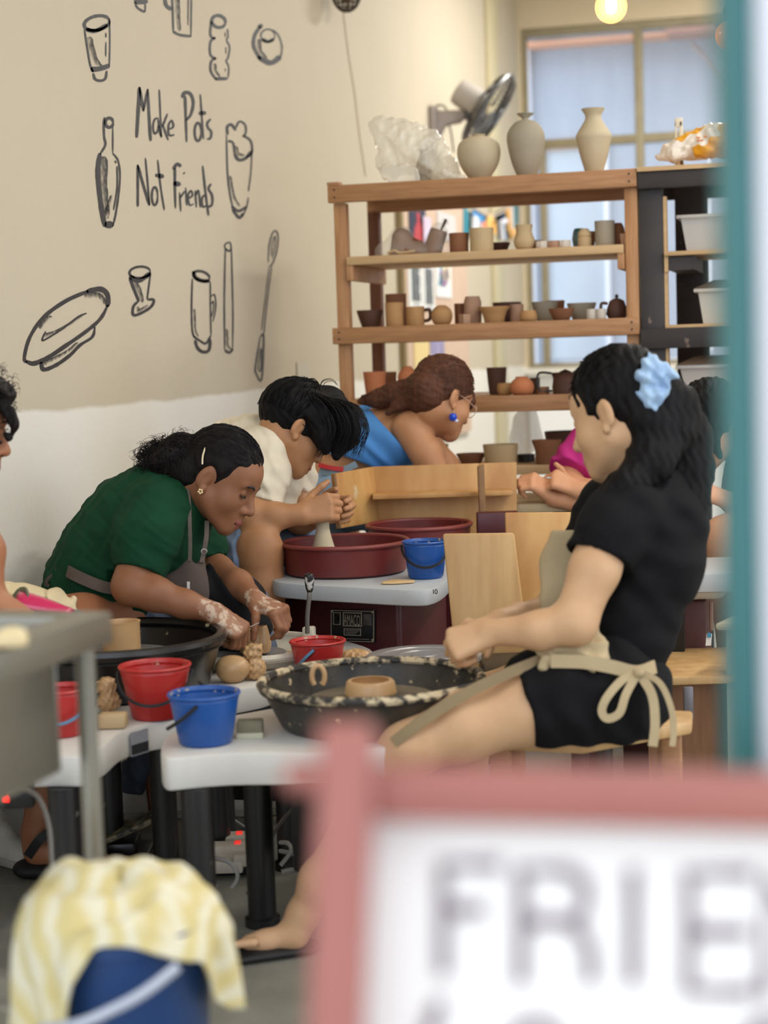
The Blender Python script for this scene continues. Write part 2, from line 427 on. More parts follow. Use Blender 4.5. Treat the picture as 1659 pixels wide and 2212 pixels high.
# the alley behind the window
YA = YB + 1.7
m_alley = mat('alley_wall_paint', (166, 178, 194), 0.8, (152, 164, 182), 2.5, 0.6, stretch=(4, 1, 0.6))
m_lblue = mat('light_blue_shutter', (180, 194, 206), 0.6, (168, 184, 200), 3, 0.5)
m_awh = mat('alley_white_trim', (236, 240, 248), 0.6)
al = tag(MB().box2((-4.0, YA, -0.5), (6.0, YA + 0.2, 5.2)).build('alley_wall', m_alley, origin=(0, YA, 0)), 'blue-grey painted alley wall seen through the window', kind='structure')
def aX(px, py=500): return on_y(px, py, YA)[0]
def aZ(px, py): return on_y(px, py, YA)[2]
def trim(name, x0, x1, z0, z1, m, d=0.06):
    return MB().box2((x0, YA - d, z0), (x1, YA - 0.001, z1)).build(name, m, al, bevel=0.006)
trim('pale_shutter', aX(1187), aX(1308), aZ(1250, 775), aZ(1250, 322), m_lblue, 0.03)
trim('shutter_frame', aX(1308), aX(1318), aZ(1310, 775), aZ(1310, 312), m_awh, 0.06)
trim('shutter_frame', aX(1178), aX(1187), aZ(1180, 775), aZ(1180, 312), m_awh, 0.06)
trim('shutter_frame', aX(1178), aX(1318), aZ(1250, 322), aZ(1250, 312), mat('alley_orange_trim', (222, 176, 140), 0.6), 0.07)
trim('white_pilaster', aX(1090), aX(1157), -0.5, aZ(1150, 80), m_awh, 0.10)
trim('beam', aX(1155), aX(1700), aZ(1300, 92), aZ(1300, 60), mat('alley_beam', (120, 112, 110), 0.8), 0.25)
trim('orange_lip', aX(1155), aX(1700), aZ(1300, 99), aZ(1300, 92), mat('alley_orange', (214, 150, 112), 0.7), 0.26)
trim('beam_box', aX(1172), aX(1236), aZ(1200, 90), aZ(1200, 60), mat('alley_sand', (214, 190, 160), 0.8), 0.30)
trim('beam_box', aX(1455), aX(1560), aZ(1500, 85), aZ(1500, 56), mat('alley_brick', (170, 120, 100), 0.8), 0.32)
pp = MB(); pp.tube([on_y(1492, 92, YA - 0.1), on_y(1530, 130, YA - 0.1), on_y(1580, 190, YA - 0.1)], 0.02, 8); pp.build('drain_pipe', mat('alley_pipe', (150, 140, 140), 0.6), al)
trim('shutter_frame', aX(1532), aX(1540), aZ(1535, 760), aZ(1535, 330), m_awh, 0.06)
trim('meter_box', aX(1500), aX(1532), aZ(1510, 445), aZ(1510, 415), mat('alley_box', (128, 124, 134), 0.6), 0.12)
tag(MB().box2((-4.0, YB + 0.16, -0.6), (6, YA, -0.02)).build('alley_ground', mat('alley_ground_mat', (190, 190, 190), 0.8), origin=(0, YB + 1, 0)), kind='structure')
tag(MB().box2((wl + 0.15, YB + 0.35, 0.0), (wl + 1.1, YB + 0.75, wb + 0.03)).build('alley_ledge', m_awh, origin=(wl, YB + .5, 0), bevel=0.01), 'white ledge outside below the window', kind='structure')

# conduit, board and papers fixed on the left wall
m_olive = mat('conduit_paint', (196, 184, 148), 0.5)
def wallpt(px, py, off=0.0): return on_x(px, py, WX + off)
y0 = wallpt(1058, 500)[1]; y1 = wallpt(1078, 500)[1]
tag(MB().box2((WX, y0, 0.3), (WX + 0.03, y1, ZC - .02)).build('conduit', m_olive, wall_l, bevel=0.006), 'olive painted vertical conduit')
m_board = mat('pinboard', (208, 180, 156), 0.8, (196, 166, 142), 5, 0.4)
def sheet(name, px0, px1, py0, py1, m, parent=None, off=0.004, th=0.004, label=None, cat=None, group=None):
    """flat sheet on the left wall given by its photo corners (top at left side)"""
    ya, yb = wallpt(px0, (py0 + py1) / 2)[1], wallpt(px1, (py0 + py1) / 2)[1]
    z1 = wallpt((px0 + px1) / 2, py0)[2]; z0 = wallpt((px0 + px1) / 2, py1)[2]
    o = MB().box2((WX + off, ya, z0), (WX + off + th, yb, z1)).build(name, m, parent)
    if parent is None: tag(o, label, cat, group)
    return o, (ya, yb, z0, z1, WX + off + th)
pb, pbb = sheet('pinboard', 866, 1004, 425, 950, m_board, off=0.001, th=0.02, label='tall beige pinboard on the wall behind the wooden shelf', cat='board')
ys, ye, zz0, zz1, xx = pbb
MB().box2((WX + 0.001, ys - 0.05, zz0 - .02), (WX + 0.028, ys, zz1)).build('board_edge', mat('board_edge_mat', (140, 120, 80), 0.6), pb)
m_paper = mat('white_paper', (232, 232, 228), 0.7)
m_ink = mat('ink_grey', (86, 92, 96), 0.7)
def inkbox(parent, fr, y0, y1, z0, z1, m=m_ink, name='print'):
    ya, yb, za, zb, x = fr
    return MB().box2((x, ya + (yb - ya) * y0, za + (zb - za) * z0), (x + 0.0015, ya + (yb - ya) * y1, za + (zb - za) * z1)).build(name, m, parent)
for (a, b, t, bt, lab) in ((872, 901, 562, 664, 'left narrow white notice of dense grey text under the poster'), (903, 928, 565, 672, 'right narrow white notice of dense grey text beside the drawing')):
    o, fr = sheet('notice', a, b, t, bt, m_paper, off=0.022, label=lab, cat='notice', group='white notices on the pinboard')
    inkbox(o, fr, .25, .75, .91, .94, name='title_print'); inkbox(o, fr, .3, .75, .05, .075, name='footer_print')
    q = MB(); ya, yb, za, zb, x = fr
    for r in range(16):
        zc = zb - (zb - za) * (0.17 + 0.68 * r / 15); yy = ya + (yb - ya) * 0.2
        while yy < ya + (yb - ya) * 0.8:
            w = random.uniform(.02, .07); q.box2((x, yy, zc - .006), (x + .0015, min(yy + w, ya + (yb - ya) * .82), zc + .006)); yy += w + .015
    q.build('text_print', m_ink, o)
o, fr = sheet('drawing', 931, 965, 560, 643, m_paper, off=0.022, label='child-like colour scribble drawing on white paper', cat='drawing')
cols = {'teal': (70, 150, 165), 'violet': (150, 120, 180), 'yellow': (222, 208, 120), 'blue': (90, 130, 190), 'orange': (222, 160, 110)}
for nm, c in cols.items():
    q = MB(); ya, yb, za, zb, x = fr
    for _ in range(4):
        y = random.uniform(ya + .05, yb - .12); z = random.uniform(za + .05, zb - .1)
        q.tube([(x, y + random.uniform(0, .06), z + random.uniform(0, .08)) for _ in range(4)], 0.008, 5)
    q.build('scribble', mat('scribble_' + nm, c, 0.7), o)
o, fr = sheet('poster', 873, 909, 432, 520, mat('poster_dark', (46, 44, 66), 0.5), off=0.022, label='dark poster with a red shape on the pinboard', cat='poster')
inkbox(o, fr, .1, .95, .80, .86, mat('poster_grey', (190, 186, 196), 0.5), 'poster_band')
q = MB(); ya, yb, za, zb, x = fr
q.extrude([(x, ya + (yb - ya) * a, za + (zb - za) * b) for a, b in ((.2, 0), (.3, .3), (.45, .45), (.42, .68), (.62, .68), (.62, .45), (.85, .25), (.9, 0))], (0.0015, 0, 0)); q.build('red_shape', mat('poster_red', (190, 62, 66), 0.5), o)
o, fr = sheet('paper', 900, 916, 470, 548, mat('pink_paper', (214, 206, 226), 0.7, (226, 170, 190), 14, 0.8), off=0.034, label='pale pink patterned paper beside the dark poster', cat='paper')
o, fr = sheet('paper', 935, 975, 462, 520, mat('grey_paper', (208, 200, 196), 0.7), off=0.022, label='small pale notice at the middle of the pinboard', cat='paper')
inkbox(o, fr, .3, .5, .6, .75)
o, fr = sheet('print', 885, 918, 735, 850, mat('yellow_print', (226, 202, 140), 0.7, (150, 140, 150), 6, 0.5, lo=.55, hi=.7), off=0.022, label='yellow art print low on the pinboard', cat='print')
o, fr = sheet('print', 921, 951, 735, 850, mat('violet_print', (170, 158, 190), 0.7, (110, 112, 150), 7, 0.6, stretch=(1, 4, 1)), off=0.022, label='violet art print low on the pinboard', cat='print')
o, fr = sheet('note', 641, 668, 782, 858, mat('faint_paper', (196, 187, 168), 0.7), off=0.002, th=0.002, label='faded paper note taped on the cream wall by the shelf post', cat='note')
inkbox(o, fr, .25, .6, .55, .62, mat('faint_ink', (186, 178, 164), 0.7)); inkbox(o, fr, .2, .5, .38, .43, mat('faint_ink', (186, 178, 164), 0.7))

# bunting flags on a string along the left wall
bp_ = [(1000, 433), (1020, 447), (1045, 462), (1065, 466), (1090, 455), (1110, 440), (1124, 425)]
bunt = thing('bunting', wallpt(1060, 480, 0.03), 'string of blue and teal letter bunting flags on the wall behind the shelf', 'bunting')
MB().tube(spline([wallpt(a, b, 0.03) for a, b in bp_], 6), 0.008, 6).build('string', mat('bunting_string', (200, 186, 170), 0.8), bunt)
def flag(pts, c, off):
    MB().extrude([wallpt(a, b, off) for a, b in pts], (0.004, 0, 0)).build('flag', mat('flag_%d_%d_%d' % c, c, 0.7), bunt)
flag([(1001, 440), (1011, 458), (1011, 505), (1000, 505)], (40, 132, 150), 0.022)
flag([(1023, 446), (1046, 462), (1044, 480), (1040, 500), (1020, 505), (1020, 470)], (66, 146, 206), 0.024)
flag([(1047, 463), (1066, 470), (1072, 512), (1047, 505)], (26, 112, 128), 0.022)
flag([(1067, 460), (1092, 450), (1098, 515), (1074, 520)], (66, 146, 206), 0.026)
flag([(1093, 449), (1109, 442), (1112, 500), (1098, 512)], (226, 222, 214), 0.022)
flag([(1110, 441), (1118, 438), (1118, 480), (1112, 500)], (18, 110, 122), 0.026)
def letter(strokes, c):
    q = MB()
    for s in strokes: q.tube([wallpt(a, b, 0.052) for a, b in s], 0.020, 6)
    q.build('flag_letter', mat('letter_%d_%d_%d' % c, c, 0.7), bunt)
letter([[(1025, 500), (1026, 472), (1034, 488), (1036, 502)]], (226, 226, 230))
letter(spline and [[(1054, 508), (1055, 480), (1059, 472), (1064, 480), (1065, 506)]], (240, 184, 104))
letter([[(1092, 478), (1081, 482), (1085, 516)]], (226, 226, 236))
letter([[(1096, 452), (1099, 495), (1104, 512), (1110, 500)]], (240, 184, 110))
letter([[(1041, 505), (1045, 486), (1049, 505)]], (236, 130, 96))

# ------------------------------------------------------------------ black brush drawings on the wall (flat paint)
m_brush = mat('black_wall_paint', (38, 35, 36), 0.6, (60, 52, 50), 30, 0.6)
def dry_mat():
    m = bpy.data.materials.new('dry_brush_paint'); m.use_nodes = True; nt = m.node_tree; n = nt.nodes; L = nt.links
    b = n['Principled BSDF']; b.inputs['Base Color'].default_value = lin((58, 54, 54)); b.inputs['Roughness'].default_value = 0.7
    at = n.new('ShaderNodeAttribute'); at.attribute_name = 'fade'
    tc = n.new('ShaderNodeTexCoord'); nz = n.new('ShaderNodeTexNoise'); nz.inputs['Scale'].default_value = 60; nz.inputs['Detail'].default_value = 5
    L.new(tc.outputs['Object'], nz.inputs['Vector'])
    a = n.new('ShaderNodeMath'); a.operation = 'MULTIPLY'; L.new(at.outputs['Fac'], a.inputs[0]); L.new(nz.outputs['Fac'], a.inputs[1])
    r = n.new('ShaderNodeMapRange'); r.inputs[1].default_value = 0.12; r.inputs[2].default_value = 0.5; L.new(a.outputs[0], r.inputs[0])
    L.new(r.outputs[0], b.inputs['Alpha']); return m
m_dry = dry_mat()
C1 = lambda p: (p[0] * 0.42194, p[1] * 0.42194)
C2 = lambda p: (p[0] * 0.434, 450 + p[1] * 0.434)
def ribbon(q, pts, w0, w1, K, s, off, fades=None):
    P = [np.array(K(p)) for p in pts]
    P = [p[:2] for p in spline([(a, b, 0) for a, b in P], 5)] if len(P) > 2 else [P[0] + (P[1] - P[0]) * t for t in np.linspace(0, 1, 5)]
    n = len(P); vs = []
    for i, p in enumerate(P):
        t = P[min(i + 1, n - 1)] - P[max(i - 1, 0)]; t = t / (np.linalg.norm(t) + 1e-9); nn = np.array([-t[1], t[0]])
        u = i / (n - 1); w = (w0 + (w1 - w0) * u) * s * 0.5 * min(1, 0.55 + 4 * min(u, 1 - u)) * random.uniform(.9, 1.1)
        for sg in (-1, 1): vs.append(on_x(*(p + nn * w * sg), WX + off))
    q.add(vs, [(2 * i, 2 * i + 1, 2 * i + 3, 2 * i + 2) for i in range(n - 1)])
def ellp(cx, cy, rx, ry, rot=0, n=12, a0=0, a1=360):
    r = math.radians(rot); o = []
    for i in range(n + 1):
        a = math.radians(a0 + (a1 - a0) * i / n); x, y = rx * math.cos(a), ry * math.sin(a)
        o.append((cx + x * math.cos(r) - y * math.sin(r), cy + x * math.sin(r) + y * math.cos(r)))
    return o
def mural(name, label, strokes, K, dry=()):
    s = 0.42194 if K is C1 else 0.434
    q = MB(); 
    for st in strokes:
        w = st[1] if isinstance(st[1], tuple) else (st[1], st[1]); ribbon(q, st[0], w[0], w[1], K, s, 0.0012)
    o = q.build(name, m_brush, wall_l, smooth=0); o['label'] = label
    if dry:
        q = MB()
        for st in dry: ribbon(q, st[0], st[1], st[1] * .6, K, s, 0.0008)
        d = q.build('dry_brush_shading', m_dry, o, smooth=0)
        at = d.data.attributes.new('fade', 'FLOAT', 'POINT')
        for i in range(len(d.data.vertices)): at.data[i].value = 0.95 if i % 2 == 0 else 0.0
    return o
mural('painted_tumbler', 'black brush drawing of a tapered tumbler', [
    (ellp(497, 118, 66, 36, -12), 17), ([(440, 150), (490, 158), (550, 125)], 22), ([(433, 150), (445, 230), (462, 330), (478, 370)], 10), ([(560, 95), (563, 200), (560, 340)], 8),
    ([(465, 355), (510, 352), (562, 335)], 26), ([(478, 375), (488, 405), (515, 413), (540, 402), (547, 362)], 14), ([(543, 168), (543, 192)], 7), ([(543, 215), (542, 290)], 7)], C1, [([(450, 190), (478, 300), (520, 350)], 50)])
mural('painted_pot_foot', 'lower edge of a black brush drawing cut by the picture top', [([(688, 6), (757, 6)], 30), ([(692, 10), (705, 40), (742, 62)], 12), ([(743, 62), (745, 20)], 9)], C1)
mural('painted_mug', 'black brush drawing of a straight mug at the top', [([(845, -30), (850, 25), (880, 48)], 20), ([(880, -40), (885, 60), (888, 160)], 11), ([(886, 160), (920, 178), (980, 186)], 14), ([(978, 186), (981, -40)], 9), ([(965, -30), (963, 130)], 7)], C1, [([(900, -20), (905, 80), (915, 160)], 45)])
mural('painted_wavy_vase', 'black brush drawing of a wavy gourd vase', [(ellp(1120, 110, 36, 30, 20), 17), ([(1082, 110), (1078, 180), (1104, 198)], 13), ([(1104, 192), (1078, 215), (1078, 280), (1108, 302)], 13), ([(1108, 298), (1082, 315), (1080, 365), (1108, 407)], 13),
    ([(1165, 148), (1168, 188), (1158, 205)], 8), ([(1158, 205), (1176, 240), (1168, 295), (1155, 312)], 9), ([(1157, 312), (1172, 345), (1168, 398)], 8), ([(1100, 404), (1166, 402)], 18), ([(1152, 165), (1155, 190)], 6), ([(1157, 240), (1157, 275)], 6), ([(1153, 350), (1155, 365)], 6)], C1, [([(1095, 325), (1100, 365), (1125, 395)], 30)])
mural('painted_round_pot', 'black brush drawing of a round pot seen from above', [([(1335, 135), (1305, 180), (1300, 240), (1335, 305)], 18), ([(1320, 290), (1385, 322), (1435, 290)], (26, 30)), ([(1435, 300), (1444, 240), (1425, 180), (1395, 152)], 9), ([(1322, 140), (1345, 128)], 22), (ellp(1372, 182, 36, 32), 9), ([(1342, 200), (1372, 213), (1402, 200)], 18)], C1, [([(1320, 200), (1325, 260), (1365, 305)], 40)])
T = 15
mural('painted_lettering', 'black hand-painted words Make Pots', [
    ([(700, 705), (708, 570), (715, 445)], T + 3), ([(714, 445), (735, 570)], T), ([(735, 570), (757, 455)], T - 3), ([(757, 455), (764, 600), (772, 722)], (T - 3, T + 2)),
    ([(812, 605), (792, 612), (784, 650), (792, 684), (808, 670), (812, 640)], 11), ([(810, 610), (820, 680), (830, 700)], 10), ([(816, 458), (822, 600), (826, 705)], 10), ([(858, 582), (832, 648)], 12), ([(834, 640), (862, 718)], 12),
    ([(866, 662), (888, 648), (880, 618), (864, 640), (866, 690), (894, 690)], 11),
    ([(948, 490), (952, 610), (956, 728)], (T + 2, T - 5)), ([(932, 500), (948, 474), (976, 482), (990, 525), (978, 585), (952, 618)], (T + 6, T - 2)), (ellp(1014, 675, 17, 46), 13), ([(1026, 482), (1034, 600), (1042, 712)], 10), ([(1018, 580), (1056, 578)], 22),
    ([(1080, 608), (1062, 630), (1066, 655), (1082, 674), (1078, 706), (1060, 712)], 13)], C1)
mural('painted_lettering', 'black hand-painted words Not Friends', [
    ([(706, 1058), (706, 950), (706, 842)], T - 2), ([(706, 846), (735, 950), (766, 1052)], T), ([(766, 1052), (756, 930), (745, 808)], T - 5), (ellp(793, 1004, 15, 46), 12), ([(808, 818), (822, 950), (842, 1076)], 10), ([(796, 896), (840, 904)], 22),
    ([(896, 860), (896, 960), (899, 1068)], (T + 2, 9)), ([(888, 868), (906, 840), (928, 852)], 18), ([(888, 938), (926, 944)], 24), ([(920, 985), (926, 1082)], 10), ([(922, 1015), (946, 978)], 10), ([(951, 960), (957, 1052)], 10), ([(940, 884), (946, 888)], 14),
    ([(966, 1016), (986, 1000), (978, 976), (964, 1000), (970, 1048), (992, 1044)], 10), ([(1000, 975), (1006, 1062)], 10), ([(1003, 1000), (1017, 976), (1026, 1062)], 10), ([(1052, 1000), (1036, 1010), (1038, 1058), (1056, 1052)], 11), ([(1038, 848), (1052, 980), (1068, 1104)], 12), ([(1082, 940), (1068, 966), (1086, 1000), (1086, 1046), (1066, 1060)], 13)], C1)
mural('painted_bottle', 'black brush drawing of a long-necked bottle', [(ellp(560, 628, 20, 24), 16), ([(536, 600), (532, 640), (534, 700), (540, 742), (512, 790)], 12), ([(512, 785), (502, 870), (507, 960), (522, 1080), (538, 1160)], 26), ([(578, 650), (578, 785)], 8), ([(578, 785), (604, 820), (615, 890), (609, 985), (594, 1090), (578, 1160)], 10), ([(536, 1150), (580, 1150)], 36), ([(600, 850), (600, 960), (582, 1075)], 9), ([(590, 822), (594, 836)], 8)], C1,
    [([(520, 800), (522, 950), (545, 1120)], 70), ([(530, 1130), (560, 1060), (575, 1000)], 40)])
mural('painted_beer_glass', 'black brush drawing of a foaming beer glass', [([(1166, 690), (1164, 650), (1185, 638), (1208, 668)], 15), ([(1208, 655), (1226, 622), (1256, 640), (1258, 682), (1242, 700)], 11), ([(1246, 694), (1284, 722), (1290, 782), (1262, 806)], 12), ([(1285, 775), (1258, 810), (1222, 818), (1200, 785)], 17), ([(1202, 785), (1194, 732), (1168, 722)], 12),
    ([(1290, 760), (1285, 880), (1272, 980)], 8), ([(1272, 1010), (1263, 1060), (1240, 1112)], 8), ([(1160, 690), (1165, 880), (1176, 985), (1192, 1060)], 9), ([(1186, 1055), (1222, 1080), (1262, 1058)], 15), ([(1190, 1070), (1224, 1114), (1244, 1092)], 15)], C1, [([(1172, 900), (1190, 1000), (1225, 1060)], 30), ([(1200, 750), (1215, 790), (1250, 800)], 34)])
mural('painted_plate', 'black brush drawing of a tilted footed plate', [([(135, 768), (122, 742), (150, 640), (220, 540), (330, 460), (440, 412)], (14, 22)), ([(430, 415), (500, 402), (536, 432), (536, 490)], 26), ([(538, 480), (500, 550), (430, 612), (330, 682), (240, 742), (170, 772), (130, 760)], (16, 24)), ([(205, 765), (218, 802), (280, 780), (350, 730), (400, 680), (460, 640), (473, 590)], (22, 12)), ([(432, 522), (390, 540), (310, 600), (240, 645), (210, 656), (228, 612)], 9)], C2,
    [([(420, 440), (490, 440), (520, 480)], 50), ([(215, 640), (300, 610), (420, 530)], 34), ([(200, 600), (240, 550), (260, 545)], 30), ([(215, 780), (330, 720), (390, 670)], 30)])
mural('painted_goblet', 'black brush drawing of a small goblet', [(ellp(697, 318, 52, 28, -5), 12), ([(645, 338), (692, 360), (748, 322)], 22), ([(646, 345), (666, 400), (692, 462)], 15), ([(750, 320), (741, 390), (733, 452)], 9), ([(692, 460), (665, 488), (664, 530), (702, 522), (752, 490), (766, 456), (734, 454)], 14)], C2, [([(660, 365), (690, 420), (705, 470)], 45), ([(680, 490), (690, 515), (740, 485)], 30)])
mural('painted_mug', 'black brush drawing of a tall mug with a small handle', [(ellp(1003, 338, 42, 24, 18), 13), ([(962, 312), (975, 345), (1010, 360), (1045, 362)], 18), ([(958, 350), (954, 480), (957, 605), (970, 642)], 9), ([(1047, 365), (1048, 500), (1051, 632)], 8), ([(962, 636), (1000, 662), (1026, 672), (1050, 632)], 11), ([(972, 655), (982, 692), (1008, 714), (1040, 706), (1047, 650)], 16), ([(1050, 440), (1068, 430), (1075, 490), (1060, 565)], 7), ([(1054, 475), (1062, 462), (1063, 500), (1054, 540)], 6)], C2, [([(964, 500), (968, 600), (985, 640)], 22)])
mural('painted_rolling_stick', 'black brush drawing of a long straight stick', [([(1120, 200), (1120, 182), (1133, 172), (1150, 186), (1156, 350), (1160, 530), (1158, 705)], 8), ([(1160, 700), (1142, 718), (1120, 706)], 13), ([(1119, 705), (1117, 450), (1122, 200)], 8), ([(1122, 198), (1136, 212), (1150, 205)], 10)], C2, [([(1124, 600), (1128, 680), (1150, 705)], 26)])
mural('painted_loop_tool', 'black brush drawing of a clay loop tool', [([(1336, 268), (1340, 185), (1358, 122), (1376, 114), (1385, 150), (1376, 220), (1356, 276), (1340, 290)], 8), ([(1350, 235), (1356, 172), (1370, 138), (1368, 190), (1354, 250)], 6), ([(1340, 290), (1322, 440), (1302, 605)], 5), ([(1353, 288), (1333, 440), (1312, 640)], 6), ([(1296, 640), (1272, 788), (1276, 822), (1303, 850), (1313, 640), (1296, 642)], 9), ([(1300, 690), (1286, 790), (1298, 806), (1304, 700)], 6)], C2)
# ================================================================== SHELVES AND POTS
m_wood = mat('warm_pine', (178, 130, 86), 0.55, (150, 104, 64), 6, 0.7, bump=0.08, stretch=(1.2, 14, 14))
m_woodv = mat('warm_pine_post', (186, 138, 92), 0.55, (156, 108, 66), 6, 0.7, bump=0.08, stretch=(14, 14, 1.2))
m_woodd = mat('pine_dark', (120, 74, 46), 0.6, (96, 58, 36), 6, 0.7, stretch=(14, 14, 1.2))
m_ply = mat('pale_ply', (204, 170, 124), 0.6, (186, 150, 104), 5, 0.6, stretch=(1.5, 12, 12))
m_dark = mat('black_stained_wood', (46, 42, 42), 0.6, (64, 56, 52), 7, 0.6, spots=((120, 104, 90), 26, 0.70))
m_screw = mat('screw_steel', (70, 62, 54), 0.4, metal=0.8)
YS = V(742, 700, 6.0)[1]; SD = 0.50
def sz(px, py): return on_y(px, py, YS)[2]
def sx(px, py): return on_y(px, py, YS)[0]
XL, XR = sx(728, 700), sx(1381, 700)
zt_top = (sz(722, 402) + sz(1372, 364)) / 2; zt_bot = (sz(735, 440) + sz(1360, 403)) / 2
z_r2t = (sz(735, 708) + sz(1378, 686)) / 2; z_r2b = (sz(735, 744) + sz(1378, 722)) / 2
z_p2t = (sz(755, 560) + sz(1352, 531)) / 2 + .006; z_p2b = z_p2t - 0.028
z_r3t = sz(1140, 853); z_r3b = sz(1140, 888)
z_r4t = sz(1160, 1004); z_r4b = sz(1160, 1024)
PW = 0.042
shelf = thing('wooden_shelf', ((XL + XR) / 2, YS, 0), 'tall warm pine shelving rack full of unfired pots', 'shelf')
for x, m in ((XL, m_woodv), (XR - PW, m_woodv)):
    MB().box2((x, YS + 0.004, 0), (x + PW, YS + 0.05, zt_bot)).build('front_post', m, shelf, bevel=0.003)
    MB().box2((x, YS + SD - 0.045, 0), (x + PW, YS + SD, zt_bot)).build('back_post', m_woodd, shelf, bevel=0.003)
def rail(z0, z1, y0, y1, nm='rail', m=m_wood, x0=None, x1=None):
    return MB().box2((XL - 0.012 if x0 is None else x0, y0, z0), (XR + 0.002 if x1 is None else x1, y1, z1)).build(nm, m, shelf, bevel=0.003)
tr = rail(zt_bot, zt_top, YS - 0.022, YS + 0.004)
rail(zt_bot, zt_top, YS + SD, YS + SD + 0.02)
MB().box2((XL, YS + 0.004, zt_top - 0.02), (XR, YS + SD, zt_top - 0.004)).build('shelf_board', m_wood, shelf)
r2 = rail(z_r2b, z_r2t, YS - 0.022, YS + 0.004); rail(z_r2b, z_r2t, YS + SD, YS + SD + 0.02)
MB().box2((XL, YS + 0.052, z_r2t - 0.02), (XR, YS + SD - .046, z_r2t - 0.003)).build('shelf_board', m_ply, shelf)
r3 = rail(z_r3b, z_r3t, YS - 0.022, YS + 0.004); rail(z_r3b, z_r3t, YS + SD, YS + SD + 0.02)
MB().box2((XL, YS + 0.052, z_r3t - 0.02), (XR, YS + SD - .046, z_r3t - 0.003)).build('shelf_board', m_ply, shelf)
r4 = rail(z_r4b, z_r4t, YS - 0.022, YS + 0.004, m=m_ply)
MB().box2((XL, YS + 0.052, z_r4t - 0.02), (XR, YS + SD - .046, z_r4t - 0.003)).build('shelf_board', m_ply, shelf)
MB().box2((XL + PW + .004, YS - 0.02, z_p2b), (XR - PW - .004, YS + SD - 0.06, z_p2t)).build('shelf_board', m_ply, shelf, bevel=0.003)
for x in (XL + PW + .002, XR - PW - 0.024):
    MB().box2((x, YS - 0.015, z_p2b - 0.052), (x + 0.022, YS + SD - 0.05, z_p2b)).build('shelf_cleat', m_woodv, shelf, bevel=0.002)
for z0, z1, r in ((zt_bot, zt_top, tr), (z_r2b, z_r2t, r2)):
    for x in (XL + .012, XR - .022):
        for f in (.3, .72):
            MB().lathe([(0, 0), (0.0035, 0), (0.0035, 0.002), (0, 0.002)], (x, YS - 0.022, z0 + (z1 - z0) * f), 10, ax=(0, -1, 0)).build('screw', m_screw, r)
MB().box2((XL - .012, YS - .024, zt_top), (XL + 0.03, YS + .02, zt_top + .01)).build('end_block', m_wood, tr)

# dark rack beside it
DX0 = XR + 0.004; DX1 = DX0 + 0.95
zd_top = (sz(1385, 358) + sz(1550, 350)) / 2
drack = thing('dark_rack', ((DX0 + DX1) / 2, YS, 0), 'black-stained wooden rack with plastic tubs', 'shelf')
def dsx(px, py=500): return on_y(px, py, YS)[0]
MB().box2((DX0, YS + .01, 0), (dsx(1432), YS + 0.06, zd_top - .02)).build('front_post', m_dark, drack, bevel=0.003)
MB().box2((dsx(1434) - .002, YS + .012, 0.3), (dsx(1437) + .004, YS + 0.05, zd_top - .1)).build('side_batten', m_ply, drack)
MB().box2((dsx(1440) - .01, YS + SD - 0.06, 0), (dsx(1508), YS + SD, zd_top - .02)).build('back_post', m_dark, drack, bevel=0.003)
MB().box2((DX1 - .08, YS + .01, 0), (DX1, YS + .06, zd_top - .02)).build('front_post', m_dark, drack, bevel=0.003)
MB().box2((DX0, YS - 0.02, sz(1460, 405)), (DX1, YS + .01, zd_top - .02)).build('rail', m_dark, drack, bevel=0.003)
MB().box2((DX0, YS + SD, sz(1460, 405)), (DX1, YS + SD + .02, zd_top - .02)).build('rail', m_dark, drack, bevel=0.003)
MB().box2((DX0, YS - 0.03, zd_top - .02), (DX1, YS + SD, zd_top - .006)).build('top_board', m_ply, drack)
za, zb = sz(1460, 752), sz(1460, 708)
MB().box2((DX0, YS - 0.02, za), (DX1, YS + .01, zb)).build('rail', m_dark, drack, bevel=0.003)
MB().box2((DX0, YS + SD, za), (DX1, YS + SD + .02, zb)).build('rail', m_dark, drack, bevel=0.003)
zs1 = sz(1500, 541); zs2 = sz(1500, 700); zs3 = sz(1500, 848)
for z in (zs1, zs2, zs3):
    MB().box2((dsx(1434), YS - 0.015, z - .014), (DX1, YS + SD - .07, z)).build('shelf_board', m_ply, drack, bevel=0.002)
MB().box2((dsx(1434), YS + .0, zs1 - .065), (dsx(1442), YS + .04, zs1 - .014)).build('cleat', m_ply, drack)
MB().box2((dsx(1443), YS + .01, zs1 - .06), (dsx(1498), YS + SD - .07, zs1 - .016)).build('cleat', m_dark, drack)

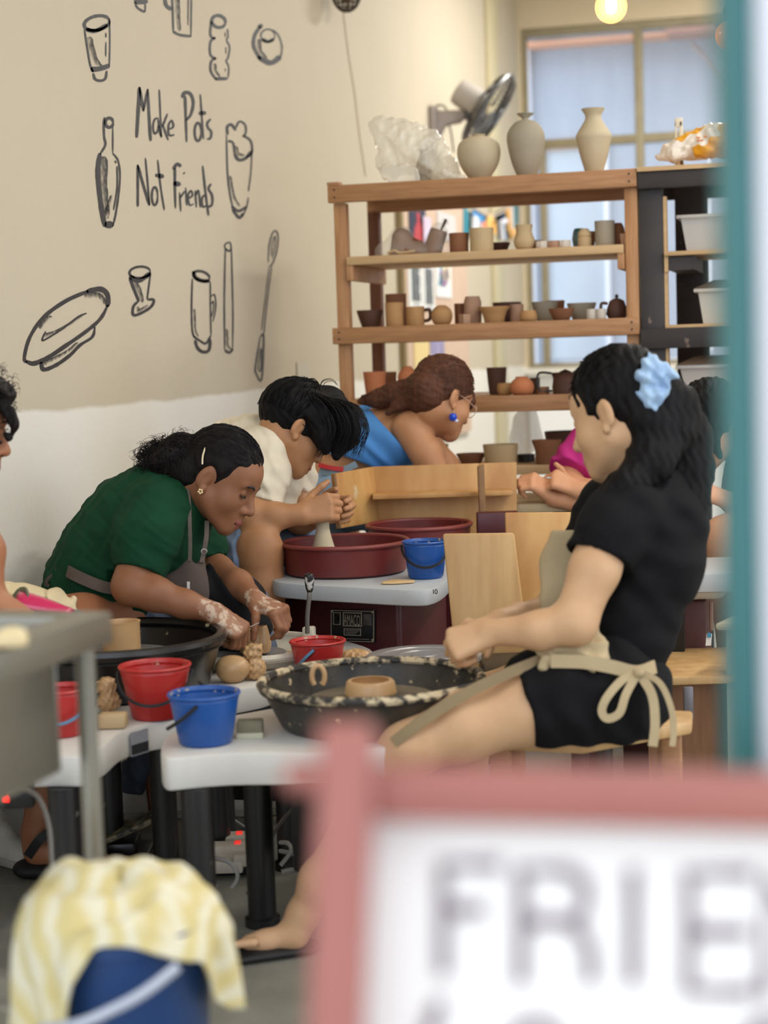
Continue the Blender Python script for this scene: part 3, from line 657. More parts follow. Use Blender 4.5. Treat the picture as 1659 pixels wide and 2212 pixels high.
m_tub = mat('translucent_plastic', (218, 214, 206), 0.35, (200, 196, 190), 6, 0.4, alpha=0.62)
m_tub2 = mat('cloudy_plastic', (206, 200, 186), 0.4, alpha=0.9)
def tub(px0, z, w_px, h_px, m, label, lid=None, fill=None):
    x0 = dsx(px0, 600); sc = 5.85 / FPX; w, h = w_px * sc, h_px * sc; dp = 0.26
    t = thing('plastic_tub', (x0 + w / 2, YS + .03 + dp / 2, z), label, 'tub', 'plastic tubs on the dark rack')
    def ring(f, zz, e=0): 
        ix = w * .07 * (1 - f); return [(x0 + ix - e, YS + .03 + ix - e, zz), (x0 + w - ix + e, YS + .03 + ix - e, zz), (x0 + w - ix + e, YS + .03 + dp - ix + e, zz), (x0 + ix - e, YS + .03 + dp - ix + e, zz)]
    q = MB(); vs = ring(0, z) + ring(1, z + h); q.add(vs, [(3, 2, 1, 0)] + [(i, (i + 1) % 4, 4 + (i + 1) % 4, 4 + i) for i in range(4)])
    o = q.build('tub_body', m, t, smooth=0)
    md = o.modifiers.new('wall', 'SOLIDIFY'); md.thickness = 0.004
    q = MB()
    A = ring(1, z + h - .012, .012); B = ring(1, z + h, .012); C = ring(1, z + h, -.006); D = ring(1, z + h - .012, -.006)
    q.add(A + B + C + D, [(4 * a + i, 4 * a + (i + 1) % 4, 4 * ((a + 1) % 4) + (i + 1) % 4, 4 * ((a + 1) % 4) + i) for a in range(4) for i in range(4)])
    q.build('rim', m, t, bevel=0.003)
    if lid: 
        q = MB(); q.add(ring(1, z + h + .001, .012) + ring(1, z + h + .028, -.05), [(0, 1, 2, 3), (4, 5, 6, 7)] + [(i, (i + 1) % 4, 4 + (i + 1) % 4, 4 + i) for i in range(4)]); q.build('lid', lid, t, bevel=0.004)
    if fill:
        for (fx, fw, fh, mm) in fill:
            MB().box2((x0 + w * fx, YS + .07, z + .006), (x0 + w * (fx + fw), YS + .2, z + .006 + h * fh)).build('contents', mm, t, bevel=0.01)
    return t
tub(1470, zs1, 165, 76, m_tub, 'clear plastic tub on the top shelf of the black rack', fill=[(.3, .2, .6, mat('tub_grey', (176, 160, 150), 0.7)), (.6, .25, .4, mat('tub_orange', (220, 130, 90), 0.7))])
tub(1505, zs2, 150, 74, m_tub2, 'cloudy plastic tub on the middle shelf of the black rack', lid=mat('tub_lid_dark', (120, 106, 92), 0.6))
tub(1462, zs3, 190, 58, m_tub, 'wide clear tub with lid on the lowest visible rack shelf', lid=mat('tub_lid_brown', (140, 118, 98), 0.6), fill=[(.25, .2, .55, mat('tub_brown', (140, 110, 84), 0.7)), (.5, .3, .4, mat('tub_cream', (206, 196, 172), 0.7))])

# ---------------------------------------------------------------- pots
CLAY = dict(
    buff=mat('clay_buff', (198, 172, 130), 0.8, (178, 152, 112), 10, 0.5, bump=.05), grey=mat('clay_grey', (164, 154, 134), 0.85, (146, 136, 116), 10, 0.5, bump=.05),
    tan=mat('clay_tan', (186, 142, 92), 0.8, (164, 120, 74), 10, 0.5, bump=.05), brown=mat('clay_brown', (140, 92, 60), 0.8, (116, 74, 48), 9, 0.6, bump=.05),
    dk=mat('clay_dark_brown', (92, 60, 44), 0.7, (72, 46, 36), 9, 0.6, bump=.05), terra=mat('terracotta', (198, 124, 80), 0.8, (180, 106, 66), 9, 0.5, bump=.05),
    white=mat('clay_white', (218, 208, 194), 0.8, (200, 190, 176), 10, 0.4), pinkb=mat('clay_pinkish', (182, 144, 116), 0.85, (164, 126, 100), 9, 0.5), green=mat('glaze_green', (40, 92, 84), 0.4),
    wet=mat('clay_wet', (196, 158, 112), 0.35, (178, 138, 92), 14, 0.5, bump=.06), black=mat('glaze_black', (40, 34, 32), 0.4), cream=mat('clay_cream', (192, 178, 148), 0.75, (174, 158, 126), 10, .5, bump=.05))
def shelf_pt(px, z, Y):
    py = 600.0
    for _ in range(6):
        p = on_y(px, py, Y); py = proj((p[0], Y, z))[1]
    return np.array([on_y(px, py, Y)[0], Y, z])
def pot(px, z, wpx, hpx, prof, m, label, back=0.10, name='pot', cat='pot', closed=False, group=None, extra=None, nseg=28):
    p = shelf_pt(px, z + .001, YS + back); s = proj(p)[2] / FPX
    R, Hh = wpx * s / 2, hpx * s
    pr = [(r * R, h * Hh) for r, h in prof]
    t = min(0.006, R * .15)
    pr = ([(0, pr[0][1])] + pr + [(0, pr[-1][1])]) if closed else vessel(pr, t)
    o = MB().lathe(pr, p, nseg).build(name, CLAY[m], origin=p, smooth=40)
    tag(o, label, cat, group)
    if extra: extra(o, p, R, Hh)
    return o
CYL = [(.93, 0), (.96, .04), (.97, .5), (1, 1)]
CUP = [(.72, 0), (.8, .1), (.9, .5), (1, 1)]
BOWL = [(.55, 0), (.62, .05), (.8, .45), (.94, .8), (1, 1)]
FLARE = [(.55, 0), (.62, .1), (.66, .35), (.78, .7), (1, .97), (1, 1)]
RND = smoothprof([(.5, 0), (.78, .12), (1, .45), (.86, .78), (.5, .95), (.42, 1)])
JAR = smoothprof([(.6, 0), (.9, .12), (1, .35), (.9, .62), (.74, .85), (.72, .88), (.72, 1)])
def handle(o, p, R, Hh, side=1, m=None, w=.006, z0=.25, z1=.8, ext=.55):
    a = CX * side; a = nrm((a[0], a[1], 0))
    pts = spline([p + a * R * .9 + np.array([0, 0, Hh * z1]), p + a * R * (1 + ext) + np.array([0, 0, Hh * z1]), p + a * R * (1 + ext) + np.array([0, 0, Hh * (z0 + .1)]), p + a * R * .88 + np.array([0, 0, Hh * z0])], 6)
    MB().tube(pts, w, 8).build('handle', m or o.data.materials[0], o)
ZT, ZP, Z2, Z3, Z4 = zt_top - 0.004, z_p2t, z_r2t - 0.003, z_r3t - 0.003, z_r4t - 0.003
pot(1036, ZT, 94, 101, smoothprof([(.36, 0), (.5, .08), (.86, .34), (1, .6), (.9, .82), (.55, .93), (.3, .955), (.29, .97), (.34, 1)]), 'cream', 'round-bellied pale clay vase with a tiny neck on top of the shelf', .12, 'vase', 'vase')
pot(1138, ZT, 81, 140, smoothprof([(.42, 0), (.52, .06), (.78, .25), (1, .55), (.96, .72), (.6, .86), (.24, .9), (.2, .93), (.44, .99), (.46, 1)]), 'grey', 'ovoid grey clay vase with pinched flaring neck on the shelf top', .12, 'vase', 'vase')
pot(1284, ZT, 77, 142, smoothprof([(.5, 0), (.55, .08), (.78, .3), (.96, .52), (1, .57), (.96, .62), (.62, .77), (.47, .84), (.46, .9), (.6, .97), (.66, 1)]), 'cream', 'shouldered pale clay vase with wide flared mouth at shelf right', .12, 'vase', 'vase')
# row on the ply shelf
pot(992, ZP, 42, 42, CYL, 'brown', 'short brown clay cup left of the pale crimped cup', .06, 'cup', 'cup')
pot(1041, ZP, 54, 50, [(.93, 0), (.95, .2), (.93, .5), (1, 1)], 'buff', 'pale buff crimped cup in front of the bunting', .05, 'cup', 'cup')
pot(1078, ZP, 50, 22, BOWL, 'dk', 'low dark brown bowl behind the pale crimped cup', .2, 'bowl', 'bowl')
pot(1133, ZP, 46, 53, smoothprof([(.6, 0), (.86, .1), (1, .32), (.9, .5), (.76, .72), (.8, .9), (.86, 1)]), 'buff', 'waisted buff clay jar on the ply shelf', .06, 'jar', 'jar')
pot(1160, ZP, 30, 22, CYL, 'brown', 'small brown block pot right of the waisted jar', .16, 'cup', 'cup')
for i, (px, lab) in enumerate(((1171, 'leftmost of three low white clay dishes'), (1196, 'middle of three low white clay dishes'), (1220, 'rightmost of three low white clay dishes'))):
    pot(px, ZP, 28, 16, CYL, ['white', 'pinkb', 'white'][i], lab + ' on the ply shelf', .05 + .004 * i, 'dish', 'dish', group='low clay dishes', nseg=8)
pot(1252, ZP, 32, 45, [(.8, 0), (1, .5), (.8, .9), (.6, 1)], 'green', 'faceted dark green glazed cup behind the ridged jar', .2, 'cup', 'cup', nseg=6)
pot(1263, ZP, 31, 40, [(.95, 0), (1, .5), (.85, .56), (.98, .62), (.9, .8), (.5, 1)], 'buff', 'small ridged buff jar with closed top', .08, 'jar', 'jar', closed=True)
pot(1277, ZP, 22, 38, BOWL, 'brown', 'narrow brown cup right of the ridged jar', .22, 'cup', 'cup')
pot(1307, ZP, 44, 54, CYL, 'grey', 'tall straight grey clay cylinder at the shelf right end', .07, 'clay_beaker', 'pot')
pot(1336, ZP, 32, 50, [(.9, 0), (1, .4), (.8, .8), (.5, 1)], 'brown', 'brown lidded clay jar behind the shelf right post', .12, 'jar', 'jar', closed=True)
pot(1349, ZP, 20, 24, CUP, 'pinkb', 'tiny pinkish clay cup tucked against the right post', .05, 'cup', 'cup')
# wrapped clay on the ply shelf
def blob(name, label, cat, pts, m, h=0.005, parent=None, warp=None, origin=None):
    lo = np.min([np.array(p) - r for p, r in pts], 0); hi = np.max([np.array(p) + r for p, r in pts], 0)
    S = Field(lo - .03, hi + .03, h)
    for (p, r), (q, r2) in zip(pts[:-1], pts[1:]): S.cap(p, q, r, r2, k=.015)
    if warp: S.warp(warp)
    o = S.mesh(name, m, parent, origin)
    if parent is None: tag(o, label, cat)
    return o
m_film = mat('clear_film', (232, 228, 214), 0.12, alpha=0.2, spec=0.8, bump=0.6, bscale=25)
p = shelf_pt(876, ZP, YS + .1)
S = Field(p - [.11, .09, .005], p + [.11, .09, .14], .005)
S.cap(p + [-.006, 0, .0], p + [-.012, 0, .062], .052, .034, k=.02); S.ell(p + [.03, 0, .02], (.045, .04, .035), k=.03); S.half(p + [0, 0, .002], (0, 0, -1))
o = tag(S.mesh('clay_mound', CLAY['brown']), 'brown clay mound wrapped in clear film on the ply shelf', 'clay')
S = Field(p - [.13, .1, .005], p + [.13, .1, .15], .006)
S.cap(p + [-.03, 0, .0], p + [-.012, 0, .065], .062, .040, k=.02); S.ell(p + [-.05, 0, .012], (.055, .05, .04), k=.03); S.ell(p + [.045, 0, .012], (.055, .045, .04), k=.03)
S.half(p + [0, 0, .001], (0, 0, -1)); S.warp(lambda x, y, z: .004 * np.sin(55 * x + 40 * z) * np.cos(38 * y + 30 * z))
S.mesh('plastic_film', m_film, o)
MB().tube(spline([p + [-.045, -.07, .008], p + [-.02, -.075, .016], p + [.0, -.075, .008], p + [.05, -.07, .012]], 6), .005, 6).build('plaster_lip', CLAY['buff'], o)
p = shelf_pt(940, ZP, YS + .1)
S = Field(p - [.1, .09, .005], p + [.1, .09, .15], .005)
S.cap(p + [-.014, 0, .0], p + [.014, 0, .075], .033, .030, k=.01); S.half(p + [0, 0, .001], (0, 0, -1)); S.half(p + [.015, 0, .085], (.35, 0, 1))
o = tag(S.mesh('clay_cylinder', CLAY['brown']), 'leaning brown clay cylinder wrapped in film with a stick', 'clay')
MB().tube([p + [.022, .0, .08], p + [.042, .0, .118]], .005, 6).build('stick', CLAY['dk'], o)
S = Field(p - [.12, .09, .005], p + [.12, .09, .15], .006)
S.cap(p + [-.012, 0, .0], p + [.016, 0, .07], .040, .036, k=.01); S.ell(p + [.03, 0, .01], (.05, .045, .04), k=.03); S.half(p + [0, 0, .001], (0, 0, -1)); S.warp(lambda x, y, z: .004 * np.sin(60 * x - 40 * z) * np.cos(44 * y))
S.mesh('plastic_film', m_film, o)
# row on the middle rail
pot(800, Z2, 58, 38, BOWL, 'dk', 'dark brown bowl at the left end of the middle shelf', .1, 'bowl', 'bowl')
pot(853, Z2, 40, 52, CYL, 'tan', 'tall tan clay cylinder on the middle shelf', .07, 'clay_beaker', 'pot')
pot(857, Z2, 46, 72, CYL, 'brown', 'taller brown cylinder behind the tan one', .24, 'clay_beaker', 'pot')
pot(898, Z2, 40, 42, CYL, 'tan', 'tan clay mug with looped handle on the middle shelf', .08, 'mug', 'mug', extra=lambda o, p, R, H: handle(o, p, R, H, 1, CLAY['dk']))
pot(955, Z2, 46, 43, smoothprof([(.55, 0), (.85, .14), (1, .45), (.88, .76), (.5, .95), (.3, 1)]), 'tan', 'small round tan moon jar on the middle shelf', .08, 'jar', 'jar')
pot(993, Z2, 22, 46, CYL, 'brown', 'brown rectangular slab pot left of the cut cylinder', .15, 'block_pot', 'pot', nseg=4)
pot(1004, Z2, 26, 22, CYL, 'pinkb', 'small pinkish clay block in front of the slab pots', .05, 'block_pot', 'pot', nseg=4)
pot(1022, Z2, 38, 60, [(.95, 0), (1, .3), (1, .8), (.8, 1)], 'pinkb', 'cut-topped pinkish clay cylinder on the middle shelf', .13, 'clay_beaker', 'pot', closed=True)
pot(1068, Z2, 70, 36, FLARE, 'tan', 'wide flared tan bowl on the middle shelf', .08, 'bowl', 'bowl')
pot(1096, Z2, 62, 46, CYL, 'dk', 'dark wide pot behind the flared tan bowl', .28, 'pot', 'pot')
pot(1117, Z2, 30, 40, CYL, 'pinkb', 'pinkish clay beaker behind the small tan pot', .14, 'cup', 'cup')
pot(1142, Z2, 38, 25, smoothprof([(.7, 0), (.95, .2), (1, .5), (.85, 1)]), 'tan', 'small squat tan pot on the middle shelf', .06, 'pot', 'pot')
pot(1178, Z2, 58, 44, BOWL, 'grey', 'grey deep bowl at the back of the middle shelf', .22, 'bowl', 'bowl')
pot(1199, Z2, 44, 46, CUP, 'brown', 'brown cup behind the olive bowl', .28, 'cup', 'cup')
pot(1213, Z2, 56, 27, BOWL, 'brown', 'low olive-brown bowl at the front of the middle shelf', .06, 'bowl', 'bowl')
pot(1257, Z2, 64, 38, BOWL, 'grey', 'pale grey deep bowl behind the white cups', .18, 'bowl', 'bowl')
pot(1279, Z2, 24, 23, CYL, 'white', 'left of the two small white cups', .06, 'cup', 'cup', group='small white cups')
pot(1299, Z2, 22, 23, CYL, 'white', 'right of the two small white cups', .05, 'cup', 'cup', group='small white cups')
def tp(o, p, R, H):
    MB().lathe(smoothprof([(0.02 * 1, 0), (R * .6, .0), (R * .5, H * .12), (R * .12, H * .2), (R * .2, H * .3), (0.001, H * .42)]), p + np.array([0, 0, H * .93]), 16).build('lid', CLAY['dk'], o)
    a = nrm((CX[0], CX[1], 0)); MB().tube([p + a * R * .8 + [0, 0, H * .35], p + a * R * 1.3 + [0, 0, H * .55], p + a * R * 1.55 + [0, 0, H * .85]], [.010, .008, .006], 8).build('spout', CLAY['dk'], o)
    handle(o, p, R, H, -1, CLAY['dk'], .005, .3, .85, .5)
pot(1333, Z2, 44, 40, smoothprof([(.7, 0), (.95, .15), (1, .5), (.8, .85), (.7, 1)]), 'dk', 'dark brown lidded teapot at the right end of the middle shelf', .1, 'teapot', 'teapot', extra=tp)
# lower row
pot(811, Z3, 50, 58, CUP, 'terra', 'terracotta pot with collar at the left of the lower shelf', .1, 'pot', 'pot')
pot(845, Z3, 26, 54, CYL, 'brown', 'brown cup behind the terracotta pots', .26, 'cup', 'cup')
pot(881, Z3, 46, 34, CYL, 'cream', 'cream clay bowl under the domed terracotta lid', .1, 'bowl', 'bowl')
q = pot(881, Z3 + .034 * 1.6, 44, 34, smoothprof([(.9, 0), (1, .25), (.85, .6), (.45, .9), (.4, 1)]), 'terra', 'domed terracotta pot stacked on the cream bowl', .1, 'pot', 'pot')
pot(944, Z3, 44, 72, CUP, 'terra', 'tall terracotta beaker behind the stooping woman', .14, 'beaker', 'pot')
pot(1074, Z3, 44, 58, CUP, 'dk', 'dark brown vase just right of the stooping woman', .24, 'vase', 'vase')
pot(1092, Z3, 36, 26, smoothprof([(.6, 0), (.9, .2), (1, .6), (.9, 1)]), 'tan', 'small tan pot left of the orange jar', .12, 'pot', 'pot')
pot(1128, Z3, 52, 40, smoothprof([(.62, 0), (.9, .14), (1, .42), (.86, .72), (.56, .9), (.5, .92), (.54, 1)]), 'terra', 'squat orange terracotta jar on the lower shelf', .06, 'jar', 'jar')
pot(1156, Z3, 22, 34, CYL, 'dk', 'small dark block pot behind the orange jar', .2, 'cup', 'cup', nseg=4)
pot(1172, Z3, 30, 16, CYL, 'brown', 'low brown dish left of the black pitcher', .1, 'dish', 'dish')
def pit(o, p, R, H):
    handle(o, p, R, H, -1, CLAY['black'], .004, .15, .98, .75)
    MB().lathe(smoothprof([(R * .5, 0), (R * .35, H * .1), (.001, H * .2)]), p + np.array([0, 0, H * .95]), 14).build('knob', CLAY['black'], o)
pot(1222, Z3, 66, 46, [(.82, 0), (.88, .3), (.8, .7), (.9, .95), (1, 1)], 'dk', 'dark pitcher with thin black handle beside the ponytailed head', .1, 'pitcher', 'pitcher', extra=pit)
# bottom row
pot(948, Z4, 44, 40, CUP, 'buff', 'buff clay pot just left of the dark shallow bowl', .2, 'pot', 'pot')
pot(1018, Z4, 64, 24, [(.6, 0), (1, .9), (1, 1)], 'brown', 'shallow brown bowl on the bottom shelf', .1, 'bowl', 'bowl')
pot(1082, Z4, 76, 44, [(.86, 0), (.93, .3), (1, 1)], 'buff', 'big buff clay bowl on the bottom shelf', .07, 'bowl', 'bowl')
pot(1136, Z4, 40, 16, CYL, 'black', 'low black dish behind the big buff bowl', .2, 'dish', 'dish')
pot(1182, Z4, 64, 52, [(.78, 0), (.8, .6), (1, .92), (1, 1)], 'brown', 'brown flower pot with flared rim on the bottom shelf', .07, 'pot', 'pot')
pot(1222, Z4, 90, 62, CUP, 'dk', 'large reddish dark pot behind the flower pot', .26, 'pot', 'pot')

# ---------------------------------------------------------------- things on top of the racks
# clear bag with a bottle
pb0 = shelf_pt(893, ZT, YS + .16)
sC = proj(pb0)[2] / FPX
def BG(px, py, dy=0.0):      # point in the bag's own plane
    return on_y(px, py, YS + .16 + dy)
btl = MB()
btl.lathe(smoothprof([(.026, 0), (.03, .02), (.028, .05), (.02, .085), (.010, .105), (.012, .118), (.02, .124)]), BG(915, 392) * [1, 1, 0] + [0, 0, ZT + .001], 20)
tag(btl.build('bottle', mat('grey_pot', (150, 142, 124), 0.6)), 'grey bottle vase inside the clear plastic bag', 'bottle')
S = Field(BG(790, 240) * [1, 1, 0] + [-.03, -.15, ZT - .045], BG(1010, 240) * [1, 1, 0] + [.03, .14, BG(850, 235)[2] + .03], .006)
for (px, py, r) in ((840, 290, .055), (850, 345, .06), (905, 330, .075), (950, 360, .055), (880, 300, .06), (930, 320, .05), (815, 270, .025), (975, 375, .03)):
    S.ell(BG(px, py), (r, r * .9, r), k=.04)
for a, b, r in (((880, 372), (905, 408), .03), ((838, 372), (880, 398), .026), ((960, 375), (1000, 384), .014)):
    S.cap(BG(*a, -.12), BG(*b, -.2 if b[1] > 395 else -.1), r, r * .75, k=.03)
S.warp(crumple(.0065, 9, (.05, .16), 3), .05)
S.box((pb0[0], YS + .25, ZT - .05), (.6, .262, .052), r=.002, k=.0, op='sub')
tag(S.mesh('plastic_bag', mat('bag_film', (236, 230, 212), 0.16, alpha=0.46, spec=0.8, bump=0.7, bscale=18)), 'crumpled clear plastic bag on top of the shelf', 'bag')
# yellow-and-white printed bag and a tool on the dark rack
ZD = zd_top - .006
p = shelf_pt(1470, ZD, YS + .12)
tl = MB(); q0 = shelf_pt(1468, ZD + .001, YS + .2)
w = .026
for (x0, x1, z0, z1) in ((-w / 2, -w / 2 + .007, 0, .165), (w / 2 - .012, w / 2, 0, .165), (-w / 2, w / 2, .145, .175), (-w / 2, w / 2, 0, .06)):
    tl.box2(q0 + [x0, -.008, z0], q0 + [x1, .008, z1])
tag(tl.build('tool_handle', mat('tool_white', (222, 212, 190), 0.5), bevel=.003), 'white slotted tool handle standing behind the printed bag', 'tool')
def BG2(px, py, dy=0.0): return on_y(px, py, YS + .12 + dy)
m_bag = mat('printed_bag_film', (232, 222, 208), 0.3, bump=0.4, bscale=20)
nt = m_bag.node_tree; b = nt.nodes['Principled BSDF']
tc = nt.nodes.new('ShaderNodeTexCoord'); nz = nt.nodes.new('ShaderNodeTexNoise'); nz.inputs['Scale'].default_value = 10; nz.inputs['Detail'].default_value = 1.5; nt.links.new(tc.outputs['Object'], nz.inputs['Vector'])
cr = nt.nodes.new('ShaderNodeValToRGB'); cr.color_ramp.interpolation = 'CONSTANT'; cr.color_ramp.elements[0].color = lin((236, 226, 212)); cr.color_ramp.elements[1].position = .455; cr.color_ramp.elements[1].color = lin((232, 166, 40))
nt.links.new(nz.outputs['Fac'], cr.inputs[0]); nt.links.new(cr.outputs[0], b.inputs['Base Color'])
S = Field(BG2(1405, 260) * [1, 1, 0] + [-.02, -.13, ZD - .01], BG2(1660, 260) * [1, 1, 0] + [.02, .13, BG2(1540, 250)[2]], .0055)
S.chain([(BG2(1424, 338), .012), (BG2(1450, 328), .026), (BG2(1492, 318), .038), (BG2(1540, 306), .048), (BG2(1580, 304), .05), (BG2(1630, 315), .035)], k=.02, flat=((0, 1, 0), 1.2))
for (px, py, dy, r) in ((1470, 312, -.02, .022), (1505, 298, -.01, .026), (1535, 282, .01, .026), (1555, 285, -.03, .03), (1460, 335, -.03, .025), (1515, 325, -.045, .028)): S.ell(BG2(px, py, dy), (r, r, r * .8), k=.02)
S.warp(crumple(.006, 9, (.035, .11), 5), .05)
S.half((0, 0, ZD + .0015), (0, 0, -1))
pbag = tag(S.mesh('printed_bag', m_bag), 'crumpled white plastic bag with yellow print on the dark rack', 'bag')
q = MB()
for s in (((1503, 297), (1512, 297)), ((1520, 295), (1528, 295)), ((1505, 304), (1520, 302), (1510, 312), (1518, 320)), ((1506, 311), (1508, 324))):
    q.tube([BG2(a, b, -.064) for a, b in s], .0022, 5)
q.build('print_mark', mat('bag_orange', (226, 128, 40), 0.4), pbag)

# clear rubbish bag hanging below the lower rail
S = Field(on_y(1120, 890, YS + .42) - [.1, .07, .28], on_y(1160, 885, YS + .42) + [.12, .07, .01], .006)
S.cap(on_y(1135, 890, YS + .42), on_y(1130, 950, YS + .42), .03, .05, k=.02); S.cap(on_y(1140, 900, YS + .42), on_y(1155, 945, YS + .42), .03, .035, k=.02); S.cap(on_y(1130, 950, YS + .42), on_y(1140, 985, YS + .42), .04, .02, k=.02)
S.warp(lambda x, y, z: .008 * np.sin(80 * x + 20 * z) + .004 * np.sin(40 * z + 60 * y))
tag(S.mesh('hanging_bag', mat('bag_film2', (236, 238, 240), 0.16, alpha=0.4, spec=0.8, bump=0.6, bscale=18)), 'clear plastic bag hanging under the lower shelf rail', 'bag')

# ---------------------------------------------------------------- wall fan
Yf = wallpt(931, 270)[1]
fb = wallpt(931, 272)
fan = thing('wall_fan', (WX, fb[1], fb[2]), 'grey wall-mounted fan with tilted wire cage above the shelf', 'fan')
m_fg = mat('fan_grey_plastic', (158, 146, 138), 0.45); m_fd = mat('fan_cage_dark', (82, 80, 78), 0.35, metal=0.3); m_fm = mat('fan_motor_grey', (178, 170, 160), 0.45)
sF = proj(fb)[2] / FPX
def FP(px, py, dd=0.0): return V(px, py, proj(fb)[2] + dd)
MB().box2((WX + .001, fb[1] - .06, FP(930, 305)[2]), (WX + .03, fb[1] + .06, FP(930, 232)[2])).build('wall_plate', m_fg, fan, bevel=.008)
def armpt(px, py): return FP(px, py)
a0, a1 = FP(938, 262), FP(1004, 250)
arm = MB(); 
arm.extrude([FP(934, 238, -.03), FP(1000, 236, -.03), FP(1006, 250, -.03), FP(998, 262, -.03), FP(965, 268, -.03), FP(950, 298, -.03), FP(934, 290, -.03)], -CZ * .06)
arm.build('arm', m_fg, fan, bevel=.008)
hub = FP(1055, 240); axis = nrm(CX * .80 - CY * .56 + CZ * .10)        # blowing direction
MB().lathe([(0, -.02), (.022, -.02), (.022, .02), (0, .02)], FP(1008, 250), 16, ax=CZ).build('tilt_joint', m_fd, fan)
MB().tube([FP(1004, 250), FP(1022, 240)], .016, 10).build('neck', m_fd, fan)
mb0 = hub - axis * .20
MB().lathe(smoothprof([(.0, 0), (.055, .002), (.068, .012), (.072, .05), (.074, .15), (.06, .165)], 3), mb0, 28, ax=axis).build('motor_housing', m_fm, fan)
RF = .215
def cage(z0, z1, nm):
    q = MB()
    u = axis; a = nrm(np.cross(u, [0, 0, 1])); b = np.cross(u, a)
    for k in range(44):
        t = 2 * math.pi * k / 44; dr = a * math.cos(t) + b * math.sin(t)
        q.tube([hub + u * z0 + dr * .045, hub + u * (z0 * .9 + z1 * .1) + dr * RF * .6, hub + u * (z0 * .6 + z1 * .4) + dr * RF * .9, hub + u * z1 + dr * RF], .0018, 4, cap=False)
    return q.build(nm, m_fd, fan)
cage(-.055, 0, 'back_grille'); cage(.06, 0.004, 'front_grille')
def ringt(r, z, rad, nm, m=m_fd):
    u = axis; a = nrm(np.cross(u, [0, 0, 1])); b = np.cross(u, a); n = 48
    MB().tube([hub + u * z + (a * math.cos(2 * math.pi * k / n) + b * math.sin(2 * math.pi * k / n)) * r for k in range(n + 1)], rad, 6, cap=False).build(nm, m, fan)
ringt(RF, 0, .012, 'rim_ring'); ringt(RF * .62, -.044, .003, 'guard_ring'); ringt(.045, -.055, .005, 'guard_ring'); ringt(.045, .06, .005, 'guard_ring')
MB().lathe([(0, .058), (.045, .058), (.04, .066), (0, .07)], hub, 24, ax=axis).build('badge', m_fd, fan)
u = axis; a = nrm(np.cross(u, [0, 0, 1])); b = np.cross(u, a)
for k in range(3):
    t = 2 * math.pi * k / 3 + .4; c1 = a * math.cos(t) + b * math.sin(t); c2 = -a * math.sin(t) + b * math.cos(t)
    P = []
    for i in range(6):
        r = .03 + .165 * i / 5; wd = .03 + .05 * math.sin(math.pi * min(i / 5 * .8 + .1, 1))
        P += [hub + c1 * r - c2 * wd - u * .018, hub + c1 * r + c2 * wd + u * .018]
    q = MB(); q.add(P, [(2 * i, 2 * i + 1, 2 * i + 3, 2 * i + 2) for i in range(5)])
    o = q.build('blade', mat('fan_blade', (96, 96, 98), 0.3, alpha=.6), fan); md = o.modifiers.new('t', 'SOLIDIFY'); md.thickness = .004
MB().tube(spline([FP(934, 240), FP(945, 228), FP(962, 232), FP(968, 262), FP(975, 290), FP(980, 330)], 8), .005, 6).build('power_cord', mat('cord_dark', (50, 50, 50), 0.5), fan)

# caged wall lamp at the picture top and its thin cord
c = wallpt(748, -12, 0.09)
lampw = thing('wall_lamp', c, 'dark wire-cage lamp fixed to the wall, cut by the picture top', 'lamp')
q = MB()
for k in range(9):
    th = math.pi * k / 9; ax1 = np.array([math.cos(th), math.sin(th), 0])
    q.tube([c + ax1 * .058 * math.cos(t) + np.array([0, 0, .07 * math.sin(t)]) for t in np.linspace(0, 2 * math.pi, 25)], .0035, 5, cap=False)
for z in (-.04, 0, .04):
    r = .058 * math.sqrt(1 - (z / .07) ** 2); q.tube([c + np.array([r * math.cos(t), r * math.sin(t), z]) for t in np.linspace(0, 2 * math.pi, 25)], .0035, 5, cap=False)
q.build('wire_cage', mat('cage_bronze', (80, 66, 54), 0.4, metal=.5), lampw)
MB().tube([c + [0, 0, .07], c + [-.05, 0, .14], np.array([WX + .002, c[1], c[2] + .14])], .008, 8).build('bracket', mat('cage_bronze', (80, 66, 54)), lampw)
MB().lathe(smoothprof([(.001, -.035), (.025, -.02), (.028, .0), (.014, .04), (.013, .07)]), c, 16).build('bulb', mat('dull_bulb', (120, 96, 70), 0.2), lampw)
MB().tube(spline([wallpt(741, 20, .004), wallpt(752, 110, .004), wallpt(766, 200, .004), wallpt(776, 285, .004), wallpt(790, 380, .004)], 6), .0022, 5).build('cord', mat('thin_cord', (188, 170, 140), 0.6), lampw)

